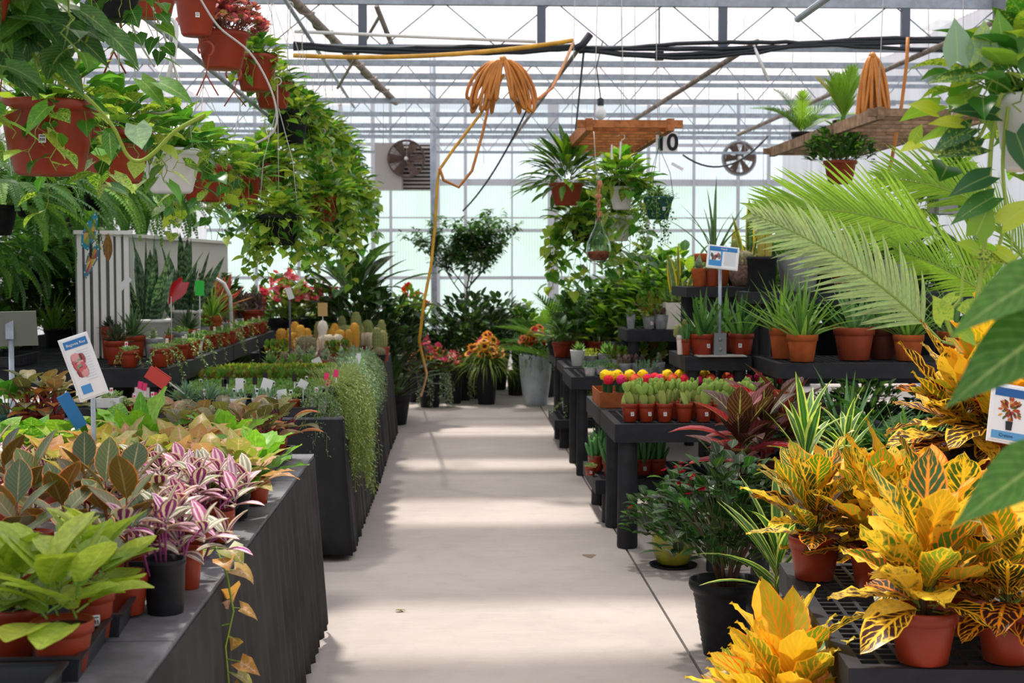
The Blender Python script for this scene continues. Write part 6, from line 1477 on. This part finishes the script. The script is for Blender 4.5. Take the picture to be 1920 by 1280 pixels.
z6 = 1.388
pt('cactus_tall', 'tall_cactus', 'tall dark cactus with a yellow-edged leaf in a black pot', 1428, 8.85, z6, .095, .22, 'cactus', m=M_BLACK, style='grow', fs=1.2, v=1)
pt('snake_gold', 'gold_edged_snake_plant', 'yellow-edged snake plant behind the tall black pot', 1405, 9.6, z5, .07, .16, m=M_BLACK, fs=1.3, v=2)
pt('aloe_blue', 'grey_pot_aloe', 'aloe in a big grey pot behind the palm fronds', 1497, 8.95, z6, .14, .23, m=M_GREY, style='smooth', fs=1.8, v=0)
pt('aloe_blue', 'grey_pot_aloe', 'succulent in a brown pot on the top tier behind the palm', 1590, 8.95, z6, .12, .2, m=M_TERRAD, fs=1.7, v=1)
pt('agave_green', 'grey_pot_aloe', 'agave on the top tier far right behind the palm', 1680, 8.95, z6, .13, .2, m=M_GREY, style='smooth', fs=2.3, v=2)
pt('cactus_tall', 'tall_cactus', 'slender cactus in a black pot between the grey pot and the palm', 1548, 8.98, z6, .07, .2, 'cactus', m=M_BLACK, fs=1.0, v=2)
# ---- backdrop on the right
for i, (kd, px, Y, z, r, h, fs, q) in enumerate((('shrub_mid', 1470, 10.4, .8, .16, .3, 1.7, 'leafy shrub behind the grey pot'), ('banana', 1560, 10.8, .8, .16, .3, 1.1, 'broad-leaved plant under the long timber rack'), ('shrub_dark', 1650, 10.3, .8, .16, .3, 1.8, 'dark shrub behind the palm fronds'), ('spider_aloe', 1720, 10.6, .8, .16, .4, 1.7, 'tall spiky plant by the right wall side'), ('shrub_bright', 1440, 12.4, .8, .16, .35, 1.5, 'light shrub below the wall fan'), ('palm', 1780, 11.8, .8, .16, .3, 1.0, 'palm deep at the right under the hanging grey planter'), ('banana', 1850, 10.3, .8, .16, .3, 1.1, 'broad leaves at the far right background'), ('shrub_mid', 1600, 12.5, .8, .16, .35, 1.9, 'rounded shrub deep behind the right palms'))):
    pt(kd, 'deep_bench_plant', q, px, Y, z, r, h, m=M_BLACK, fs=fs, v=i % 3)
for i, (px, Y, q) in enumerate(((1475, 9.9, 'dark feathery palm standing on the left end of the long timber rack'), (1580, 9.9, 'bright yellow-green palm standing on the long timber rack'))):
    pt('palm_small' if i else 'palm', 'rack_palm', q, (1503, 1583)[i], (12.0, 11.0)[i], 2.537, .09, .14, m=M_BLACK, fs=.95 if i else .55, v=i)
hp_('pothos_short', 'hanging_pothos', 'pothos in a square grey planter hanging behind the palm at right', 1782, 402, 8.6, .11, .17, M_GREY, 2.5, fs=1.0, v=1, style='square')
hp_('shrub_mid', 'hanging_fern', 'leafy basket hanging under the long timber rack', 1575, 345, 10.4, .12, .17, M_TERRAD, 2.5, fs=.9, v=2)
# ---- big palm
po = Vector((2.75, 7.05, .0)); t = thing('large_palm', 'large palm with two long arching fronds reaching left over the aloes', 'potted plant', po)
ob('pot', pot_mesh('grow', .17, .32, M_BLACK), None, t); ob('soil', soil_mesh('grow', .17, .32), None, t)
mb = MB(); g = random.Random(12)
BR = [C('7ca63a'), C('8cb244')]; SV = [C('8fa57c'), C('9aae88')]
mb.mat(1).tube([(0, 0, .28), (0, 0, .6), (-.02, 0, .9)], .03, 8, C('6a6a3c')); mb.mat(0)
def fr(a, b, ll, lw, n, cols, droop, ang=.8, arch=.3, vee=.3, roll=1.1):
    a = a-po; b = b-po; d = (b-a); L = d.length; d0 = (d.normalized()+Vector((0, 0, math.tan(droop/2)))).normalized()
    mb.mat(1).tube([Vector((0, 0, .85)), (Vector((0, 0, .85))+a)/2+Vector((.0, 0, .12)), a], .007, 5, C('8aa04a'), cap=False); mb.mat(0)
    frond(mb, g, a, d0, L*1.04, ll, lw, n, cols, droop=droop, lbend=arch, ang=ang, sr=.007, vee=vee, seg=5, roll=roll)
fr(P(1790, 455, 7.0), P(1440, 395, 7.2), .42, .0105, 34, BR, .5, .75, .35, .15)
fr(P(1765, 640, 6.6), P(1440, 395, 6.9), .32, .012, 34, SV, .45, 1.0, .5, .1)
fr(P(1900, 590, 6.4), P(1690, 470, 6.9), .38, .009, 26, BR, .4, .8, .4)
fr(P(1900, 420, 7.2), P(1660, 330, 7.6), .38, .009, 26, BR, .6, .7, .4)
fr(P(1940, 520, 7.2), P(1800, 330, 7.6), .36, .009, 24, BR, .6, .7, .4)
ob('fronds', mb, LS(L_PLAIN), t)
for i, (x, Y, q) in enumerate(((2.1, 9.55, 'nearest the grafted cacti'), (2.75, 9.5, 'in the middle'), (3.35, 9.5, 'farthest right'))):
    potted('shrub_dark', 'under_bench_shrub', 'dark shrub on the floor behind the aloe bench, '+q, 'potted plant', x, Y, 0, .16, .3, m=M_BLACK, fs=1.1, v=i)
for i, (px, Y, q) in enumerate(((1560, 7.45, 'left one under the aloe bench'), (1640, 7.5, 'middle one under the aloe bench'), (1715, 7.4, 'right one under the aloe bench'))):
    pt('aloe_blue' if i != 1 else 'fern_dark', 'shade_plant', 'shaded green plant on the floor, '+q, px, Y, 0, .13, .35, m=M_BLACK, fs=2.0, v=i)
# ---- red cordylines, dracaenas
z7 = .453
for i, (px, Y, v, q) in enumerate(((1385, 6.25, 0, 'dark red cordyline with a pink leaf pointing at the prickly pears'), (1430, 6.55, 1, 'dark red cordyline behind the first one'), (1470, 6.9, 2, 'dark red cordyline nearest the striped dracaena'))):
    pt('cordyline', 'red_cordyline', q, px, Y, z7, .09, .16, m=M_BLACK, fs=1.35, v=v)
pt('dracaena', 'striped_dracaena', 'striped dracaena with long yellow-edged leaves above the crotons', 1510, 6.1, z7, .08, .15, m=M_BLACK, fs=1.55, v=0)
pt('dracaena', 'striped_dracaena', 'striped dracaena low beside the first croton, leaves arching to the aisle', 1455, 5.15, 0, .11, .3, m=M_BLACK, fs=1.5, v=1, dz=.05)
pt('dracaena', 'striped_dracaena', 'striped dracaena behind the upper crotons', 1585, 6.3, z7, .08, .15, m=M_BLACK, fs=1.3, v=2)
pt('aloe_blue', 'slender_aloe', 'slender green aloe standing dark between bench and crotons', 1585, 6.95, z7, .09, .16, m=M_BLACK, fs=1.8, v=2)
pt('fern_dark', 'glossy_fern', 'glossy dark fern with upright paired leaflets', 1650, 6.7, z7, .09, .16, m=M_BLACK, fs=1.35, v=0)
pt('fern_dark', 'glossy_fern', 'fern with pale arching fronds in front of the aloe bench', 1500, 7.0, z7, .08, .2, m=M_BLACK, fs=1.3, v=1)
pt('grassy', 'fine_leaved_plant', 'pale fine-leaved plant under the large croton', 1700, 6.5, z7, .09, .16, m=M_BLACK, fs=2.3, v=1)
# ---- floor plants at the right of the aisle
gp('hibiscus', 'hibiscus_bush', 'dark green bush in a black ribbed pot standing on the concrete', 1362, 5.58, .145, .30, 0, style='ribbed', m=M_BLACK, fs=1.05, v=0, dz=.12)
t = [o for o in bpy.data.objects if o.get('label', '').startswith('dark green bush')][0]
mb = MB(); g = random.Random(2)
for k in range(9): a = k*2.4; mb.tube([(.02*math.cos(a), .02*math.sin(a), .25), (.06*math.cos(a), .06*math.sin(a), .38), (.15*math.cos(a+.2), .15*math.sin(a+.2), .56)], [.009, .007, .004], 5, C('6a5240'))
ob('branches', mb, M_STEM, t)
gp('kalanchoe', 'flowering_bush', 'small bush with red flowers in an olive round pot', 1262, 7.25, .11, .17, .01, style='round', m=M_OLIVE, fs=1.45, v=1)
solo('pot_saucer', MB().lathe([(.001, .001), (.11, .002), (.125, .012), (.12, .004), (.001, .004)], 24, (XX(1262, 7.25, 0), 7.25, 0)), M_BLACK, 'black saucer under the olive round pot', 'saucer')
# ---- crotons
pt('croton', 'croton', 'croton in a red pot on the left end of the lattice platform', 1527, 4.42, .562, .082, .135, fs=1.05, v=0)
pt('croton', 'croton', 'croton in a red pot at the front of the platform, with two pale yellow leaves', 1730, 3.47, .562, .085, .135, fs=1.2, v=1)
t = [o for o in bpy.data.objects if 'two pale yellow' in o.get('label', '')][0]
mb = MB()
for (x, y, dx, dy, L) in ((1722, 1060, -.95, .45, .16), (1700, 1120, -.9, .3, .15)):
    a = P(x, y, 3.5)-Vector(t.location); mb.leaf(a+Vector((0, -.08, -.01)), Vector((dx, -.25, dy)), Vector((.3, -.3, .9)), L, .03, 'crot', 1.1, .2, 8, C('f0c84a'), .9)
ob('pale_leaves', mb, LS(L_PLAIN), t)
pt('croton_dark', 'croton', 'dark maroon croton in a red pot at the bottom right corner', 1888, 3.47, .562, .078, .13, fs=1.1, v=0)
bench(1.18, 2.0, 2.9, 3.48, .50, 'lattice platform at the bottom right corner', .05) if False else None
pt('croton', 'croton', 'croton in the middle of the platform rising behind the front pot', 1640, 4.3, .562, .08, .13, fs=1.1, v=2)
pt('croton_gold', 'croton', 'golden croton behind the platform, leaves up against the striped dracaena', 1650, 4.95, z7+.0, .09, .2, fs=1.3, v=1) if False else None
potted('croton_gold', 'croton', 'golden croton on the rear of the platform left of the high platform', 'potted plant', 1.38, 4.45, .562, .08, .13, fs=1.15, v=1)
potted('croton_gold', 'croton', 'tall golden croton on the floor behind the platform', 'potted plant', 1.42, 5.2, 0, .13, .5, m=M_BLACK, fs=1.45, v=2)
potted('croton', 'croton', 'croton on the right of the platform under the high platform', 'potted plant', 1.36, 3.75, .562, .08, .13, fs=1.15, v=0)
pt('croton_gold', 'croton', 'large orange and yellow croton in a red pot on the high platform beside the sign', 1871, 4.35, .889, .065, .125, fs=1.45, v=0)
pt('croton_dark', 'croton', 'croton with large dark veined leaves in a black pot on the high platform', 1800, 4.5, .889, .065, .12, m=M_BLACK, fs=1.25, v=1)
pt('croton', 'croton', 'croton behind the sign at the right edge of the high platform', 1925, 4.5, .889, .07, .13, m=M_BLACK, fs=1.5, v=2)
potted('croton', 'croton', 'croton behind the maroon one, against the high platform', 'potted plant', 1.40, 4.1, .562, .075, .13, m=M_BLACK, fs=1.1, v=1)
potted('croton_gold', 'croton', 'golden croton low on the floor between ribbed pot and platform', 'potted plant', .93, 4.28, 0, .085, .2, m=M_BLACK, fs=.9, v=2)
potted('croton_gold', 'croton', 'golden croton spreading low in the bottom right foreground beside the ribbed pot', 'potted plant', .915, 3.98, 0, .085, .27, m=M_BLACK, fs=1.25, v=0)
potted('croton_gold', 'croton', 'golden croton at the bottom frame edge, closest to the camera', 'potted plant', .885, 3.68, 0, .085, .31, m=M_BLACK, fs=1.3, v=1)
# ---- near right hanging pothos
p_ = P(1938, 320, 3.1); t = hanging('pothos_short', 'hanging_pothos', 'near hanging pothos in a white basket at the top right with long bare vines', p_.x, 3.1, p_.z, .088, .165, M_WHITE, fs=.95, v=0, top=2.5-p_.z-.165, dz=.01)
O = Vector((p_.x, 3.1, p_.z)); mb = MB(); g = random.Random(21)
def V(q, Y=3.05, r=.004): wv(mb, smooth_pts([P(x, y, Y) for x, y in q]), O, r, C('9ab04a'))
V([(1880, 175), (1850, 230), (1830, 260), (1790, 245), (1765, 285), (1720, 272)]); V([(1875, 180), (1860, 260), (1855, 330), (1850, 420), (1838, 520), (1820, 600), (1790, 630), (1775, 600)], r=.005)
V([(1890, 200), (1880, 300), (1885, 400), (1870, 470), (1845, 510)]); V([(1848, 520), (1810, 500), (1800, 560), (1770, 590)], r=.003)
for x, y, dx, dy, L, W, c in ((1795, 115, -.05, .95, .095, .034, '8aa890'), (1838, 115, .05, .6, .09, .034, '8fae90'), (1830, 140, -.85, -.05, .105, .026, '4c7a3a'), (1850, 130, .6, .5, .09, .035, '3f6f2c'), (1755, 210, -.65, .25, .065, .024, 'a0b42c'), (1800, 232, -.9, .1, .07, .02, 'b0bc30'), (1725, 268, -.8, -.25, .05, .015, 'b8c832'), (1712, 262, .4, .7, .04, .014, '8aa82c'), (1820, 240, -.7, -.35, .1, .026, '3a6640'), (1865, 215, -.8, .15, .1, .03, '36603a'), (1855, 330, -.8, -.3, .1, .028, '34603a'), (1862, 370, -.7, -.35, .11, .027, '3f7034'), (1840, 275, -.85, -.1, .1, .03, '33593a'), (1905, 250, .3, -.8, .1, .034, '3a663a'), (1830, 480, .9, -.1, .085, .02, '2f5a34'), (1870, 470, .6, -.35, .07, .02, 'a8bc2c'), (1830, 470, -.6, .3, .05, .022, '8fb034'), (1830, 440, .3, .7, .08, .03, '7aa034'), (1880, 420, .5, .4, .1, .03, 'a0b83a'), (1790, 555, -.7, -.4, .06, .012, '7aa034'), (1770, 600, -.2, .5, .06, .03, '6f9a34'), (1810, 590, .6, .3, .07, .03, '84a838'), (1905, 120, .3, .6, .09, .033, '568a34'), (1880, 95, -.1, .8, .09, .03, '6a9a3a'), (1800, 620, .4, -.3, .05, .02, '8fb034')):
    mb.leaf(P(x, y, 3.02)-O, Vector((dx, -.1, dy)), Vector((0, -.75, .65)) if abs(dy) < .6 else Vector((0, -1, .2)), L, W, 'heart', .45, .2, 7, C(c), g.random())
ob('long_vines', mb, LS(L_POTHOS), t)
# foreground out-of-focus leaves
t = hanging('philo_trail', 'hanging_vine', 'very near dark green heart-shaped leaves blurred at the right edge', 1.02, 1.75, 1.98, .12, .16, M_RED, fs=.6, v=1, top=.36)
O = Vector((1.02, 1.75, 1.98)); mb = MB(); g = random.Random(4)
wv(mb, smooth_pts([O+Vector((0, -.1, .1)), O+Vector((-.02, -.14, -.1)), P(1990, 560, 1.65), P(1985, 700, 1.65), P(1990, 900, 1.65), P(1980, 1000, 1.65)]), O, .004)
for a, b, W in (((1975, 505), (1800, 598), .032), ((1990, 600), (1792, 730), .045), ((1975, 850), (1805, 960), .036)):
    A = P(*a, 1.66); B = P(*b, 1.58); d = B-A; nn = Vector((-.15, -.8, .6))
    mb.leaf(A-O, d, nn, d.length*1.05, W, 'heart', .35, .2, 9, C('4a7a2c') if W < .04 else C('3c6a24'), .5)
ob('near_leaves', mb, LS(L_PLAIN), t)
# ------------------------------------------------------------------ planters at the end of the aisle
def fp(kd, name, label, px, Y, r, h, style, m, fs, v, cat='flower planter', z=0, **k): return potted(kd, name, label, cat, XX(px, Y, z+.1), Y, z, r, h, style=style, m=m, fs=fs, v=v, rz=0, **k)
t = fp('caladium', 'flower_planter', 'black ribbed planter with pink flowers and silver trailing vine', 806, 15.6, .165, .43, 'ribbed', M_BLACK, 1.05, 0)
for n, me in fol('dichondra', 0): ob(n, me, None, t, (.05, -.03, .42), .9)
t = fp('rudbeckia', 'flower_planter', 'black planter with orange coneflowers over a curtain of hanging grass', 912, 15.9, .15, .45, 'ribbed', M_BLACK, 1.1, 0)
for n, me in fol('ponytail', 0): ob(n, me, None, t, (0, -.03, .42), 0)
t = fp('rudbeckia_red', 'flower_planter', 'tall pale tapered planter with dark orange coneflowers', 1004, 15.8, .185, .57, 'tall', M_TALL, 1.1, 1)
for n, me in fol('dichondra', 1): o = ob(n, me, None, t, (-.02, -.06, .55), .1); o.scale = (.75, .75, .45)
t = fp('herb', 'flower_planter', 'black planter with silver trailing vine between the two flower planters', 868, 16.4, .15, .42, 'ribbed', M_BLACK, 1.4, 2)
for n, me in fol('dichondra', 2): ob(n, me, None, t, (.03, -.03, .42), .5)
fp('herb', 'black_nursery_pot', 'plain black nursery pot left of the ribbed planter', 765, 16.3, .12, .26, 'grow', M_BLACK, 1.0, 0, cat='plant pot')
fp('herb', 'black_nursery_pot', 'black nursery pot behind the tall pale planter', 968, 17.0, .11, .26, 'grow', M_BLACK, 1.6, 1, cat='plant pot')
fp('begonia', 'flower_planter', 'pink-flowered plant right behind the ribbed planter', 850, 16.0, .1, .4, 'grow', M_BLACK, .5, 1)
fp('coleus', 'red_leaf_plant', 'magenta-leaved plant left behind the ribbed planter', 782, 16.2, .1, .45, 'grow', M_BLACK, 1.2, 1, cat='potted plant')
mm = MB(); mm.leaf((0, 0, 0), (.15, -.1, 1), (0, -1, 0), .3, .08, 'heart', .3, .2, 6, C('b02a52'), .4)
o_ = [o for o in bpy.data.objects if o.get('label', '').startswith('magenta-leaved')][0]; ob('magenta_leaf', mm, LS(L_PLAIN), o_, (.08, -.1, .5))
gp('ficus', 'weeping_fig_tree', 'tall loose-branched fig tree in the centre before the back wall', 872, 17.2, .17, .2, .703, m=M_WHITE, fs=1.12, v=0, cat='tree', style='smooth')
gp('shrub_dark', 'dark_shrub', 'dense dark shrub below the fig tree', 880, 16.6, .17, .55, 0, m=M_BLACK, fs=1.5, v=1)
gp('shrub_dark', 'dark_shrub', 'dark shrub right behind the coneflowers', 930, 17.8, .17, .5, 0, m=M_BLACK, fs=1.5, v=2)
gp('palm', 'potted_palm', 'dark fronded palm left of the fig tree', 815, 16.9, .16, .35, 0, m=M_BLACK, fs=.75, v=2)
gp('orange_flower', 'orange_flowering_plant', 'plant with red-orange flowers left of the fig tree', 770, 17.3, .17, .9, 0, m=M_BLACK, fs=1.3, v=0)
gp('shrub_bright', 'green_shrub', 'bright green shrub right of the fig tree', 985, 17.6, .17, .5, 0, m=M_BLACK, fs=1.3, v=0)
gp('banana', 'green_shrub', 'broad-leaved plant between the fig tree and the feathery palm', 1010, 18.3, .17, .5, 0, m=M_BLACK, fs=.8, v=1)
gp('peace', 'green_shrub', 'dark leafy plant left of the pink caladium', 745, 16.9, .17, .4, 0, m=M_BLACK, fs=1.3, v=1)
for i in range(7): potted(['herb', 'mossy', 'grassy'][i % 3], 'far_seedling', 'small far plant on the back left bench, %s from the left' % ORD[i], 'potted plant', -3.7+i*.4, 18.7, .703, .12, .18, m=M_WHITE if i % 2 else M_BLACK, fs=2.4, v=i % 3)
for i in range(8): potted(['shrub_bright', 'grassy', 'shrub_mid', 'herb'][i % 4], 'far_plant', 'small far plant on the back right bench, %s from the left' % ORD[i], 'potted plant', 1.4+i*.42, 18.5, .703, .12, .18, m=M_WHITE if i % 2 else M_TERRA, fs=[.7, 2.4, .9, 2.5][i % 4], v=i % 3)
# ------------------------------------------------------------------ litter on the floor
mb = MB(); mb.leaf((0, 0, .004), (1, .1, .1), (0, 0, 1), .045, .012, 'ov', .8, .3, 5, C('7a6a1c'), .5); mb.leaf((.02, .01, .004), (.9, -.4, .2), (0, 0, 1), .035, .006, 'ov', .6, .3, 4, C('6a5a1c'), .5)
p = P(740, 1152, YZ(1152, 0)); o = ob('fallen_leaf', mb, LS(L_PLAIN), None, (p.x, p.y, .002)); tag(o, 'small curled brown-yellow leaf lying on the aisle', 'fallen leaf')
mb = MB(); g = random.Random(1); strand(mb, g, [(0, 0, .006), (.05, .01, .008), (.1, .0, .006)], .012, .02, .004, 'lance', [C('9aa050')], stalk=.004, seg=2)
p = P(663, 968, YZ(968, 0)); o = ob('fallen_sprig', mb, LS(L_PLAIN), None, (p.x, p.y, .002)); tag(o, 'thin pale green sprig on the concrete beside the middle table', 'fallen sprig')
p = P(1105, 1048, YZ(1048, 0)); mb = MB(); g = random.Random(2)
mb.lathe([(.001, .0015), (.03, .001)], 14, (p.x, p.y, 0), wob=lambda t, z: 1+.3*math.sin(3*t)+.2*math.sin(7*t)); o = solo('floor_chip', mb, mat('chip_brown', C('857464'), .9, .05), 'small brownish chipped spot in the concrete near the bench leg', 'floor mark'); o.scale = (1.1, 1.6, 1)
# camera-side exposure
sc.view_settings.view_transform = 'Standard'; sc.view_settings.look = 'None'; sc.view_settings.gamma = 1; sc.view_settings.use_curve_mapping = False
sc.view_settings.exposure = -.30
sc.cycles.max_bounces = 9; sc.cycles.transparent_max_bounces = 12; sc.cycles.transmission_bounces = 6; sc.cycles.diffuse_bounces = 5; sc.cycles.sample_clamp_indirect = 6
sc.cycles.use_denoising = True
